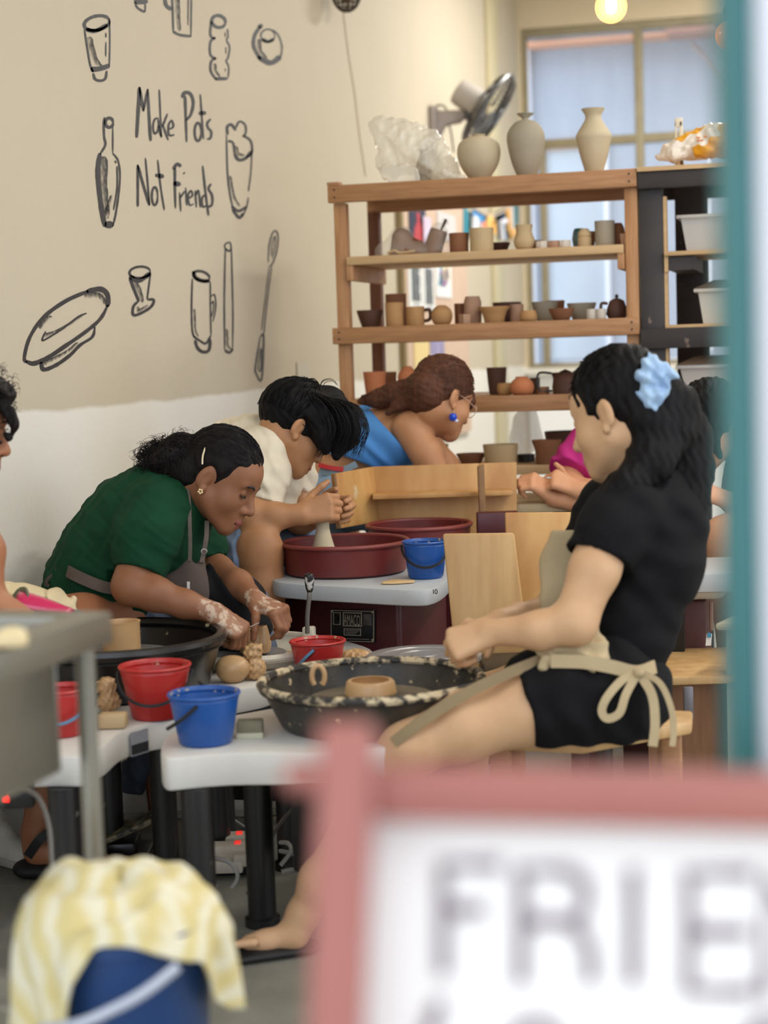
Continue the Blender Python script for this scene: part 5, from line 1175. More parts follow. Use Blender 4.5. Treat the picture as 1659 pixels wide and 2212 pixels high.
q0 = on_z(1395, 1462, ZB2); q1 = on_z(1640, 1455, ZB2)
MB().extrude([q0 + [0, .03, -.02], q1 + [0, .03, -.02], q1 * [1, 1, 0] + [0, .03, .002], q0 * [1, 1, 0] + [0, .03, .002]], (0, .03, 0)).build('front_panel', mat('brown_panel', (134, 92, 58), .6, (112, 74, 46), 5, .7, stretch=(10, 10, 1.5)), b2)
p = V(1487, 1518, 4.06); MB().box(p, (.022, .012, .075), (e1, e2, (0, 0, 1))).build('bracket', mat('bracket_grey', (120, 116, 120), .4, metal=.5), b2, bevel=.002)

# ---- right-hand wheel behind the woman in black and its neighbours
dG = V(1440, 1290, 4.55)
wG = thing('pottery_wheel', (dG[0], dG[1], 0), 'maroon wheel with a rolled white rim tray at the right edge', 'pottery wheel')
gz = V(1500, 1300, 4.5)[2]
S = Field(V(1330, 1310, 4.5) - [.1, .16, .12], V(1552, 1230, 4.5) + [.1, .25, .05], .006)
S.box((V(1330, 1300, 4.5) + V(1550, 1285, 4.5)) / 2 + [0, .08, .03], (.135, .11, .035), (e1, e2, (0, 0, 1)), r=.03)
S.box((V(1330, 1300, 4.5) + V(1550, 1285, 4.5)) / 2 + [0, .08, .075], (.115, .09, .05), (e1, e2, (0, 0, 1)), r=.03, op='sub', k=.01)
S.mesh('tray', m_whpan, wG)
gb = (V(1330, 1300, 4.5) + V(1550, 1285, 4.5)) / 2
MB().box2((gb[0] - .12, gb[1] - .0, .03), (gb[0] + .10, gb[1] + .2, gb[2] - .006)).build('body', mat('brown_maroon', (92, 50, 44), .5, (80, 40, 36), 5, .6), wG, bevel=.012)
MB().box2((gb[0] - .1, gb[1] + .02, 0), (gb[0] + .08, gb[1] + .18, .03)).build('foot', m_blackp, wG)
MB().tube([V(1536, 1300, 4.47), V(1537, 1362, 4.47)], .005, 6).build('side_rod', mat('rod_tan', (150, 110, 90), .5), wG)
MB().lathe(smoothprof([(.001, -.016), (.014, -.01), (.017, .002), (.012, .014), (.001, .018)]), V(1546, 1247, 4.62), 16).build('speed_knob', mat('knob_dark', (50, 48, 54), .4), wG)
tg = MB().box(V(1531, 1382, 4.44), (.014, .002, .03), (e1, e2, nrm((.1, 0, 1)))).build('paper_tag', m_paper, wG)
MB().box(V(1532, 1372, 4.435), (.009, .002, .012), (e1, e2, (0, 0, 1))).build('tag_print', mat('tag_blue', (60, 140, 180), .5), tg)
# farther wheel tops at right
def slab(name, label, cat, pts, z, th, m, legs=True, bevel=.008):
    P = [on_z(a, b, z) for a, b in pts]; c = np.mean(P, 0)
    t = thing(name, (c[0], c[1], 0), label, cat)
    MB().extrude(P, (0, 0, -th)).build('top', m, t, bevel=bevel)
    if legs:
        for p in P: 
            g = c + (p - c) * .8; MB().box2((g[0] - .018, g[1] - .018, 0), (g[0] + .018, g[1] + .018, z - th)).build('leg', m_blackp, t)
    return t
slab('wheel_table', 'grey wheel table top at right, nearer of two', 'table', [(1440, 1240), (1640, 1236), (1640, 1200), (1450, 1206)], .62, .05, m_gplast)
slab('wheel_table', 'farther pale wheel table top at right behind the knee', 'table', [(1440, 1168), (1640, 1164), (1640, 1146), (1450, 1150)], .64, .035, m_gplast)
slab('side_table', 'small cream side table at the right edge', 'table', [(1543, 1346), (1680, 1346), (1680, 1322), (1590, 1324)], .55, .018, mat('cream_laminate', (214, 196, 164), .5), legs=False)
p = on_z(1600, 1340, .55); MB().box2((p[0] - .035, p[1] + .01, 0), (p[0] + .1, p[1] + .05, .532)).build('pedestal', mat('cream_laminate2', (190, 180, 158), .5), bpy.data.objects['side_table'])
slab('work_table', 'work table with buff edge under the clasped hands by the woman in pink', 'table', [(1080, 1090), (1250, 1084), (1420, 1078), (1420, 1056), (1080, 1066)], .72, .03, mat('table_clayey', (190, 168, 128), .7, (160, 140, 110), 6, .6))
bucket(1232, 1150, .60, 80, 66, 70, m_bblue, 'blue bucket half hidden behind the sleeve of the woman in black', None, hang=None, crust=False)
slab('bucket_stand', 'grey stand under the half-hidden blue bucket', 'stand', [(1180, 1162), (1285, 1158), (1285, 1138), (1180, 1142)], .60, .03, m_gplast)

# ---- floor clutter: pedal, power strips, cables
p = on_z(262, 1868, 0)
pd = thing('foot_pedal', p, 'black foot pedal with raised speckled treadle under the left wheel', 'pedal')
MB().box(p + [0, .02, .016], (.13, .18, .03), (e1, e2, (0, 0, 1))).build('base', m_blackp, pd, bevel=.008)
MB().box(p + [0, .02, .045], (.07, .10, .03), (e1, e2, (0, 0, 1))).build('hinge_block', m_blackp, pd, bevel=.008)
MB().box(p + [0, .0, .085] + e1 * .01, (.16, .10, .014), (nrm(e1 + np.array([0, 0, .42])), e2, nrm(np.array([0, 0, 1]) - e1 * .42))).build('treadle', mat('treadle_speckled', (40, 38, 34), .6, (176, 160, 120), 40, .8), pd, bevel=.004)
m_str = mat('strip_plastic', (206, 196, 180), .5, (180, 168, 150), 9, .5)
crate = thing('cable_box', on_z(500, 1895, 0), 'low black box stacked with power strips under the wheels', 'box')
pc = on_z(500, 1880, 0)
MB().box(pc + [0, 0, .022], (.16, .1, .042), (e1, e2, (0, 0, 1))).build('base', m_blackp, crate, bevel=.006)
for i, (px, py, d, L, lab) in enumerate(((484, 1868, 4.05, .09, 'lowest front power strip on the black box'), (486, 1836, 4.08, .1, 'upper left power strip on the stack'), (548, 1852, 4.05, .09, 'right power strip half behind a black leg'), (490, 1815, 4.16, .1, 'rearmost power strip of the stack'))):
    p = V(px, py, d)
    t = thing('power_strip', p, lab, 'power strip', 'power strips under the wheels')
    MB().box(p, (L, .055, .03 if i else .028), (e1, e2, (0, 0, 1))).build('strip_body', m_str, t, bevel=.005)
    if i: MB().box(p + e1 * L * .3 + [0, 0, .0165], (.014, .02, .005), (e1, e2, (0, 0, 1))).build('red_switch', mat('neon_red', (230, 70, 60), .4, emit=(255, 60, 50), estr=.6), t)
m_cab = mat('cable_grey', (158, 154, 146), .5); m_cabd = mat('cable_dark', (90, 86, 82), .5)
def cable(pts, r, m, label):
    P = [np.maximum(V(*p), [-9, -9, .006]) for p in pts]
    return tag(MB().tube(spline(P, 8), r, 6).build('cable', m), label, 'cable', 'cables under the wheels')
cable([(640, 1740, 3.95), (612, 1770, 3.9), (586, 1810, 3.85), (572, 1850, 3.8), (555, 1900, 3.75), (535, 1930, 3.7)], .0045, m_cabd, 'long grey cable with a knot hanging down by the pink post')
cable([(576, 1812, 3.84), (586, 1822, 3.83), (584, 1838, 3.83), (574, 1842, 3.84), (570, 1828, 3.84), (576, 1812, 3.84)], .004, m_cabd, 'small knot loop in the hanging grey cable')
cable([(452, 1852, 3.95), (490, 1860, 3.93), (510, 1880, 3.92), (512, 1900, 3.92), (500, 1918, 3.92)], .005, m_cab, 'pale cable looping over the black box')
cable([(605, 1820, 4.0), (622, 1822, 3.98), (628, 1840, 3.96), (606, 1870, 3.95)], .005, m_cab, 'short pale cable loop between the black legs')
cable([(605, 1838, 4.0), (640, 1848, 3.95), (690, 1880, 3.9)], .005, m_cab, 'pale cable running right behind the pink post')
cable([(493, 1745, 4.3), (495, 1762, 4.3), (515, 1778, 4.3), (540, 1794, 4.28)], .004, m_cab, 'thin pale cable curling down from the middle wheel')
cable([(255, 1880, 3.95), (300, 1882, 3.95), (340, 1880, 3.98), (420, 1900, 3.95), (470, 1915, 3.95)], .004, m_cab, 'pale cable lying on the floor behind the foot pedal')
cable([(608, 1884, 4.0), (640, 1878, 4.0), (700, 1880, 3.95)], .006, m_cab, 'thick pale cable lying on the floor by the black leg')
cable([(30, 1700, 3.3), (80, 1720, 3.25), (105, 1780, 3.2), (112, 1860, 3.15), (118, 1940, 3.1)], .005, m_cabd, 'dark cable hanging behind the sink leg')
sw = V(12, 1722, 3.3)
t = thing('switch_box', sw, 'black switch box with glowing red light under the left wheel', 'switch')
MB().box(sw + e2 * .02, (.10, .03, .05), (e1, e2, (0, 0, 1))).build('box_body', m_blackp, t, bevel=.005)
MB().box(sw + e2 * .002, (.012, .006, .02), (e1, e2, (0, 0, 1))).build('red_light', mat('red_glow', (255, 40, 30), .4, emit=(255, 30, 20), estr=3.0), t, bevel=.002)
MB().box(sw + [0, 0, .06] + e2 * .03, (.03, .02, .12), (e1, e2, (0, 0, 1))).build('bracket', m_blackp, t)
# ================================================================== PEOPLE
class Rec:
    """records implicit shapes, then meshes them on a grid that just fits them"""
    def __init__(s): s.ops = []; s.lo = np.full(3, 1e9); s.hi = np.full(3, -1e9)
    def _b(s, p, r, op):
        if op == 'add': s.lo = np.minimum(s.lo, np.array(p) - r); s.hi = np.maximum(s.hi, np.array(p) + r)
    def cap(s, a, b, ra, rb=None, k=.015, m=None, op='add', flat=None):
        f = 1 if flat is None else max(1, flat[1]); s._b(a, ra * f, op); s._b(b, (rb if rb is not None else ra) * f, op); s.ops.append(('cap', (a, b, ra, rb, k, m, op, flat))); return s
    def chain(s, pts, k=.015, m=None, op='add', flat=None):
        for (p, r), (q, r2) in zip(pts[:-1], pts[1:]): s.cap(p, q, r, r2, k, m, op, flat)
        return s
    def ell(s, c, rad, axes=None, k=.015, m=None, op='add'):
        s._b(c, np.max(rad), op); s.ops.append(('ell', (c, rad, axes, k, m, op))); return s
    def box(s, c, half, axes=None, r=.01, k=.01, m=None, op='add'):
        s._b(c, np.linalg.norm(half), op); s.ops.append(('box', (c, half, axes, r, k, m, op))); return s
    def half(s, p, n): s.ops.append(('half', (p, n))); return s
    def warp(s, fn, band=.03): s.ops.append(('warp', (fn, band))); return s
    def mesh(s, name, mats, parent=None, h=.004):
        F = Field(s.lo - .02, s.hi + .02, h)
        for nm, a in s.ops: getattr(F, nm)(*a)
        return F.mesh(name, mats, parent)

def skin(name, c, c2=None):
    c2 = c2 or tuple(int(x * .86) for x in c)
    return mat(name, c, .5, c2, 14, .5, bump=.04, bscale=180, sss=.04, spec=.35)
def hairm(name, c, c2):
    return mat(name, c, .6, c2, 30, .5, bump=.25, bscale=60, stretch=(3, 3, .6), spec=.15)
def cloth(name, c, c2=None, rough=.85, **k):
    return mat(name, c, rough, c2 or tuple(int(x * .86) for x in c), 9, .5, bump=.06, bscale=300, spec=.2, **k)

class Head:
    def __init__(s, px, py, d, sgn, phi, psi, sc=1.0, roll=0.0, near_ear=True):
        ph, ps = math.radians(phi), math.radians(psi)
        hz = CX * sgn * math.cos(ps) + CZ * math.sin(ps)
        s.f = nrm(hz * math.cos(ph) - CY * math.sin(ph)); s.u = nrm(hz * math.sin(ph) + CY * math.cos(ph))
        if roll:
            r0 = np.cross(s.f, s.u); a = math.radians(roll); s.u = nrm(s.u * math.cos(a) + r0 * math.sin(a))
        s.r = np.cross(s.f, s.u); s.sc = sc; s.ns = 1 if np.dot(s.r, CZ) > 0 else -1
        s.o = V(px, py, d) - (s.r * s.ns * .074 * sc if near_ear else 0)
        s.A = [s.r, s.f, s.u]
    def P(s, x, y, z): return s.o + (s.r * x * s.ns + s.f * y + s.u * z) * s.sc      # x>0 = side seen by the camera
    def build(s, S, neck=None, ears=(1, -1), lips=1, nose=1.0):
        c = s.sc; P = s.P; A = s.A
        S.ell(P(0, -.004, .040), np.array((.074, .094, .090)) * c, A, k=.02)
        S.ell(P(0, .045, .045), np.array((.060, .050, .050)) * c, A, k=.03)
        S.ell(P(0, .038, -.022), np.array((.060, .055, .070)) * c, A, k=.03)
        for sd in (1, -1):
            S.cap(P(.052 * sd, .008, -.040), P(.018 * sd, .074, -.088), .018 * c, .015 * c, k=.03)
            S.ell(P(.040 * sd, .060, -.022), np.array((.024, .024, .026)) * c, A, k=.025)
            S.cap(P(.010 * sd, .089, .031), P(.042 * sd, .076, .032), .0085 * c, .007 * c, k=.014)
        S.ell(P(0, .073, -.056), np.array((.032, .026, .036)) * c, A, k=.02)
        S.ell(P(0, .076, -.088), .017 * c, A, k=.018)
        for sd in (1, -1):
            S.ell(P(.034 * sd, .096, .012), .0155 * c, A, k=.014, op='sub')
            S.ell(P(.032 * sd, .0785, .012), np.array((.0155, .0125, .0125)) * c, A, k=.004)
        S.cap(P(0, .090, .020), P(0, .107 + .006 * nose, -.024), .0075 * c, .0118 * c, k=.012)
        for sd in (1, -1): S.ell(P(.0125 * sd, .099, -.030), np.array((.0085, .011, .009)) * c, A, k=.008)
        S.cap(P(0, .094, -.030), P(0, .097, -.052), .008 * c, .009 * c, k=.012)
        for sd in (1, -1): S.ell(P(.007 * sd, .106, -.0375), .0045 * c, A, k=.004, op='sub', m=2)
        # lips
        S.chain([(P(-.024, .088, -.067), .004 * c), (P(-.006, .1005, -.0615), .0065 * c), (P(.006, .1005, -.0615), .0065 * c), (P(.024, .088, -.067), .004 * c)], k=.004, m=lips)
        S.chain([(P(-.021, .087, -.070), .004 * c), (P(0, .098, -.0735), .0075 * c), (P(.021, .087, -.070), .004 * c)], k=.004, m=lips)
        S.cap(P(-.022, .097, -.0672), P(.022, .097, -.0672), .0018 * c, k=.002, op='sub', m=2)
        for sd in ears:
            E = [nrm(s.r * s.ns * sd * .9 + s.f * .35), nrm(s.f * .9 - s.r * s.ns * sd * .35 - s.u * .15), s.u]
            S.ell(P(.076 * sd, -.008, .006), np.array((.0085, .019, .031)) * c, E, k=.006)
            S.ell(P(.087 * sd, -.001, .006), np.array((.007, .0105, .019)) * c, E, k=.004, op='sub')
            S.ell(P(.077 * sd, .0, -.024), np.array((.007, .009, .011)) * c, E, k=.005)
        if neck is not None:
            S.cap(P(0, -.022, -.035), neck[0], .056 * c, neck[1], k=.03)
    def face_bits(s, parent, brow=(30, 22, 20), lash=True, eye=True):
        m = mat('brow_%d_%d_%d' % brow, brow, .6); P = s.P
        for sd in (1, -1):
            MB().tube(spline([P(.014 * sd, .098, .029), P(.028 * sd, .0965, .036), P(.047 * sd, .082, .031)], 4), [.0030 * s.sc] * 4 + [.0036 * s.sc] * 3 + [.0016 * s.sc] * 2, 5).build('eyebrow', m, parent)
            if lash: MB().tube(spline([P(.019 * sd, .0885, .0055), P(.032 * sd, .0925, .0035), P(.0475 * sd, .0835, .0065)], 4), .0017 * s.sc, 5).build('eyelash', m, parent)
    def on(s, th, al, rad=(.084, .104, .100), c=(0, -.006, .040)):
        """point on the hair ellipsoid; th azimuth (0 front, + near side), al elevation (deg)"""
        t, a = math.radians(th), math.radians(al)
        return s.P(c[0] + rad[0] * math.sin(t) * math.cos(a), c[1] + rad[1] * math.cos(t) * math.cos(a), c[2] + rad[2] * math.sin(a))

def strands(name, parent, m, curves, r, n=4):
    q = MB()
    for c in curves:
        L = len(c); q.tube(c, [r * (1 - .6 * i / (L - 1)) for i in range(L)], n, cap=False)
    o = q.build(name, m, parent, smooth=60); o['kind'] = 'stuff'; return o
def frizz(c, rad, n, L, curl, down=0.0, axes=None):
    out = []
    for _ in range(n):
        v = nrm(np.random.randn(3)); p = np.array(c) + (v * rad if axes is None else sum(axes[i] * v[i] * rad[i] for i in range(3)))
        d = nrm(v + np.random.randn(3) * .6); a = nrm(np.cross(d, np.random.randn(3))); b = np.cross(d, a); ph = random.uniform(0, 6)
        l = L * random.uniform(.5, 1.3); pts = []
        for i in range(9):
            t = i / 8; pts.append(p + d * l * t * .8 + (a * math.cos(ph + 9 * t) + b * math.sin(ph + 9 * t)) * curl * (.3 + t) + np.array([0, 0, -down * t * t]))
        out.append(pts)
    return out

def hand(S, wrist, u, n, thumb, curls=((60, 75, 40),) * 4, size=1.0, k=.004, spread=.0, thumb_dir=None, r=1.0, m=None):
    """u: wrist->knuckles, n: direction the palm faces, thumb: rough direction of the thumb side"""
    u = nrm(u); n = nrm(np.array(n) - u * np.dot(n, u)); s = np.cross(u, n); s = s if np.dot(s, thumb) > 0 else -s
    wrist = np.array(wrist); z = size
    offs = [.030, .010, -.010, -.028]; lens = [(.042, .025, .019), (.047, .029, .020), (.043, .027, .019), (.034, .020, .017)]
    kn = []
    for i, o in enumerate(offs):
        kp = wrist + u * (.088 - .004 * abs(i - 1)) * z + s * o * z
        kn.append(kp)
        S.cap(wrist + s * o * .55 * z + u * .005, kp, .0155 * z * r, .0125 * z * r, k=.012, m=m)
    for i, kp in enumerate(kn):
        a = 0; p = kp; cu = curls[min(i, len(curls) - 1)]; R = [.0105, .0095, .0085, .0072]
        sd = s * spread * (1.5 - i)
        for j in range(3):
            a += math.radians(cu[j]); d = nrm(u * math.cos(a) + n * math.sin(a) + sd * .3)
            q = p + d * lens[i][j] * z; S.cap(p, q, R[j] * z * r, R[j + 1] * z * r, k=k, m=m); p = q
    tb = wrist + u * .022 * z + s * .026 * z + n * .008 * z
    td = nrm(thumb_dir) if thumb_dir is not None else nrm(u * .75 + s * .45 + n * .5)
    t1 = tb + nrm(u * .6 + s * .6 + n * .3) * .038 * z; t2 = t1 + td * .032 * z; t3 = t2 + nrm(td + n * .4) * .024 * z
    S.cap(wrist + u * .01, tb, .015 * z * r, .015 * z * r, k=.012, m=m); S.cap(tb, t1, .0145 * z * r, .012 * z * r, k=.008, m=m); S.cap(t1, t2, .0115 * z * r, .010 * z * r, k=k, m=m); S.cap(t2, t3, .010 * z * r, .008 * z * r, k=k, m=m)
    return kn

def folds(amp, *waves):
    def fn(x, y, z):
        o = 0
        for (kx, ky, kz, ph, w) in waves:
            g = np.sin(kx * x + ky * y + kz * z + ph + 1.3 * np.sin(.45 * (kz * x + kx * z) + ph)); o = o + w * g
        return (amp * o).astype(np.float32)
    return fn
def wv(dirv, wl, ph=0.0, w=1.0):
    k = nrm(dirv) * 2 * math.pi / wl; return (k[0], k[1], k[2], ph, w)

m_dkn = mat('nostril_dark', (60, 34, 28), .7)
FLATD = (CZ, 1.28)

# ------------------------------------------------------------------ woman in green
g = thing('person', np.append(V(250, 1300, 4.45)[:2], 0), 'woman in a dark green t-shirt and grey apron trimming a pot', 'person')
sk_g = skin('skin_brown', (146, 98, 68), (122, 78, 52)); lp_g = mat('lips_brown', (142, 76, 66), .45)
B = Rec(); hd = Head(448, 1038, 4.285, 1, 30, 13, 1.0)
hd.build(B, (V(392, 1085, 4.42), .060))
B.chain([(V(225, 1275, 4.45), .13), (V(265, 1215, 4.45), .125), (V(325, 1135, 4.44), .125), (V(372, 1090, 4.43), .085)], k=.04, flat=FLATD)
B.chain([(V(330, 1108, 4.27), .055), (V(296, 1235, 4.22), .046), (V(284, 1266, 4.20), .046)], k=.02)
B.chain([(V(284, 1266, 4.20), .044), (V(335, 1283, 4.19), .040), (V(400, 1305, 4.19), .032), (V(462, 1323, 4.19), .0255)], k=.02)
u_ = CX * .82 - CY * .58 + CZ * .05; n_ = -CX * .45 - CY * .62 - CZ * .55
hand(B, V(462, 1323, 4.19), u_, n_, CX * .3 + CY * .4 - CZ, ((62, 80, 35), (66, 82, 35), (70, 82, 35), (74, 80, 35)), 0.92, m=None, thumb_dir=CX * .7 - CY * .7 - CZ * .2)
B.chain([(V(420, 1118, 4.60), .052), (V(444, 1215, 4.55), .042), (V(468, 1234, 4.51), .041), (V(515, 1262, 4.42), .034), (V(552, 1298, 4.34), .025)], k=.02)
u2 = CX * .80 - CY * .30 + CZ * .52; n2 = -CX * .35 - CY * .80 - CZ * .45
hand(B, V(552, 1298, 4.34), u2, n2, -CX * .3 - CY * .2 - CZ * .9 if False else -CX * .6 + CZ * .5, ((45, 60, 30), (52, 66, 34), (58, 72, 34), (62, 74, 34)), 0.92, thumb_dir=-CX * .1 - CY * .95 + CZ * .2)
# dried slip smears on the hands
for (px, py, d, r) in ((455, 1315, 4.17, .032), (480, 1335, 4.16, .036), (500, 1352, 4.16, .03), (548, 1292, 4.32, .03), (575, 1305, 4.30, .035)):
    B.ell(V(px, py, d), (r, r, r), None, 0, 3, 'paint')
bod = B.mesh('body', [sk_g, lp_g, m_dkn, mat('slip_smear', (150, 104, 76), .55, (198, 174, 150), 55, .9, lo=.47, hi=.6)], g, .0034)
hd.face_bits(bod)
# shirt
m_gr = cloth('green_cotton', (14, 62, 38), (10, 48, 30))
T = Rec()
T.chain([(V(222, 1285, 4.45), .155), (V(262, 1218, 4.45), .152), (V(322, 1138, 4.44), .148), (V(365, 1092, 4.43), .112)], k=.05, flat=(CZ, 1.22))
T.cap(V(370, 1085, 4.43), V(398, 1062, 4.42), .095, .070, k=.04)
T.chain([(V(338, 1105, 4.285), .078), (V(318, 1160, 4.245), .074), (V(300, 1238, 4.22), .060)], k=.035)
T.chain([(V(412, 1112, 4.58), .072), (V(432, 1180, 4.56), .060), (V(450, 1222, 4.53), .052)], k=.035)
T.warp(folds(.0021, wv(CX * .8 + CY * .5, .085, .3), wv(CX * .3 + CY * .9 + CZ * .3, .13, 1.2, .8), wv(CX * .9 - CY * .4 + CZ * .6, .045, 2.2, .7), wv(CX * .5 + CY * .8, .028, .7, .35)))
T.half(V(303, 1240, 4.22), nrm(V(296, 1262, 4.2) - V(318, 1160, 4.245))) if False else None
aN = nrm(V(285, 1262, 4.20) - V(318, 1150, 4.245))
def cut_end(R, p, axis, rad):     # open, clean end of a sleeve
    p = np.array(p); axis = nrm(axis)
    a = nrm(np.cross(axis, [0, 0, 1])); b = np.cross(axis, a)
    R.box(p + axis * .07, (rad, rad, .07), (a, b, axis), .002, 0, None, 'sub')
cut_end(T, V(299, 1238, 4.22), aN, .085)
T.cap(V(299, 1238, 4.22) - aN * .05, V(299, 1238, 4.22) + aN * .03, .049, .051, k=.004, op='sub')
aF = nrm(V(466, 1240, 4.52) - V(440, 1180, 4.56)); cut_end(T, V(454, 1222, 4.53), aF, .072)
T.cap(V(454, 1222, 4.53) - aF * .05, V(454, 1222, 4.53) + aF * .03, .046, .047, k=.004, op='sub')
nk = V(408, 1058, 4.41); na = nrm(V(440, 1035, 4.36) - V(385, 1085, 4.43)); 
T.cap(nk - na * .015, nk + na * .12, .064, .075, k=.006, op='sub')
shirt = T.mesh('t_shirt', m_gr, g, .0042)
# hair: smooth top, curly low ponytail
m_hb = hairm('black_hair', (20, 17, 17), (36, 28, 26))
Hh = Rec(); P = hd.P; A_ = hd.A
Hh.ell(P(0, -.008, .048), (.083, .100, .094), A_, k=.02)
Hh.ell(P(0, .080, -.045), (.074, .062, .090), A_, k=.012, op='sub'); Hh.ell(P(.055, .066, -.035), (.05, .048, .066), A_, k=.012, op='sub'); Hh.ell(P(-.055, .064, -.035), (.05, .050, .078), A_, k=.012, op='sub')
for sd in (1, -1): Hh.ell(P(.084 * sd, -.004, .0), (.020, .026, .040), A_, k=.008, op='sub')
Hh.ell(P(0, -.03, -.085), (.09, .085, .060), A_, k=.02, op='sub')
Hh.ell(P(.004, -.115, .03), (.036, .042, .036), A_, k=.02)
Hh.ell(V(372, 985, 4.36), (.050, .05, .040), (CX, CZ, CY), k=.03); Hh.ell(V(345, 1000, 4.37), (.042, .05, .038), (CX, CZ, CY), k=.03); Hh.ell(V(392, 1012, 4.37), (.048, .05, .044), (CX, CZ, CY), k=.03)
Hh.ell(P(0, -.06, -.015), (.066, .05, .055), A_, k=.02)
Hh.warp(folds(.0010, wv(hd.u * .2 + hd.r, .016, .2), wv(hd.r * .8 + hd.f * .3, .022, 1.0, .8)))
hr = Hh.mesh('hair', m_hb, g, .0036)
cur = frizz(V(368, 992, 4.36), (.062, .06, .048), 520, .034, .007, .004, (CX, CZ, CY)) + frizz(V(345, 998, 4.36), (.05, .05, .042), 320, .034, .008, .006, (CX, CZ, CY)) + frizz(V(395, 960, 4.36), (.03, .05, .02), 120, .03, .006, 0, (CX, CZ, CY))
strands('hair_curls', hr, m_hb, cur, .0010, 3)
st = []
for i in range(170):
    t0 = random.uniform(-75, 75); a0 = random.uniform(30, 62) if abs(t0) < 40 else random.uniform(20, 40)
    e = P(random.uniform(-.02, .02), -.112, random.uniform(.02, .05)); pts = []
    s0 = hd.on(t0, a0)
    for j in range(9):
        f = j / 8; c = s0 * (1 - f) + e * f; v = c - P(0, -.008, .048)
        loc = np.array([np.dot(v, A_[0]) / .0845, np.dot(v, A_[1]) / .1015, np.dot(v, A_[2]) / .0955]); k_ = 1 / (np.linalg.norm(loc) + 1e-6)
        pts.append(P(0, -.008, .048) + v * max(k_, 1.0) + np.random.randn(3) * .0006)
    st.append(pts)
strands('hair_strands', hr, m_hb, st, .0011, 3)
MB().tube(spline([V(443, 968, 4.285), V(438, 985, 4.268), V(437, 1003, 4.262)], 4), .0022, 6).build('hair_clip', mat('clip_cream', (222, 206, 170), .3), hr)
er = MB()
for k in range(5): er.lathe([(0, 0), (.0032, .001), (.0032, .003), (0, .005)], P(.086, .002, -.030) + (hd.f * math.cos(k * 1.257) + hd.u * math.sin(k * 1.257)) * .0045, 8, ax=hd.r * hd.ns)
er.build('earring', mat('gold_stone', (230, 200, 150), .2, metal=.6), bod)
# apron: straps, bib, waist band, ties, skirt
m_ap = cloth('grey_apron', (84, 72, 66), (64, 56, 52))
def strap(nm, pts, w, m, parent, th=.003, face=None, n=6):
    P_ = spline(pts, n); q = MB(); vs = []
    fc = CZ if face is None else face
    for i, p in enumerate(P_):
        t = nrm(P_[min(i + 1, len(P_) - 1)] - P_[max(i - 1, 0)]); b = nrm(np.cross(t, fc)); nn_ = nrm(np.cross(b, t))
        for e, f in ((-1, -1), (1, -1), (1, 1), (-1, 1)): vs.append(p + b * w / 2 * e + nn_ * th / 2 * f)
    L = len(P_); fs = [(4 * i + k, 4 * i + (k + 1) % 4, 4 * i + 4 + (k + 1) % 4, 4 * i + 4 + k) for i in range(L - 1) for k in range(4)] + [(3, 2, 1, 0), tuple(4 * (L - 1) + k for k in range(4))]
    q.add(vs, fs); return q.build(nm, m, parent, smooth=50)
m_ap2 = cloth('grey_apron_strap', (104, 92, 84), (84, 74, 68))
ap = strap('apron_strap', [V(402, 1040, 4.335), V(408, 1075, 4.30), V(410, 1130, 4.275), V(411, 1180, 4.27), V(410, 1212, 4.27)], .009, m_ap2, g)
strap('apron_strap', [V(447, 1125, 4.33), V(446, 1160, 4.29), V(441, 1190, 4.285), V(436, 1215, 4.28)], .011, m_ap2, g)
MB().tube([V(441 + 6 * math.cos(t), 1191 + 5 * math.sin(t), 4.275) for t in np.linspace(0, 6.28, 14)], .0016, 5).build('strap_ring', mat('ring_steel', (150, 140, 130), .3, metal=.7), g)
Bb = Rec()
Bb.cap(V(345, 1278, 4.27), V(405, 1258, 4.275), .030, .040, k=.02, flat=(CZ, .35)); Bb.cap(V(408, 1215, 4.275), V(412, 1275, 4.27), .008, .030, k=.02, flat=(CZ, .4)); Bb.cap(V(436, 1215, 4.29), V(424, 1285, 4.27), .010, .026, k=.02, flat=(CZ, .4)); Bb.cap(V(412, 1280, 4.27), V(420, 1290, 4.27), .026, .022, k=.02, flat=(CZ, .5))
bib = Bb.mesh('apron_bib', m_ap, g, .004)
MB().box(V(407, 1268, 4.252), (.007, .002, .026), (CX, CZ, CY)).build('care_label', mat('label_white', (200, 196, 186), .6), bib)
strap('waist_band', [V(138, 1228, 4.36), V(150, 1236, 4.27), V(185, 1253, 4.245), V(225, 1268, 4.24), V(262, 1274, 4.26)], .028, m_ap2, g, .004)
strap('apron_tie', [V(140, 1222, 4.34), V(122, 1236, 4.33), V(104, 1250, 4.32), V(100, 1262, 4.32), V(112, 1262, 4.32), V(130, 1240, 4.32)], .008, m_ap, g)
strap('apron_tie', [V(138, 1215, 4.33), V(125, 1226, 4.325), V(128, 1238, 4.32)], .012, m_ap, g)
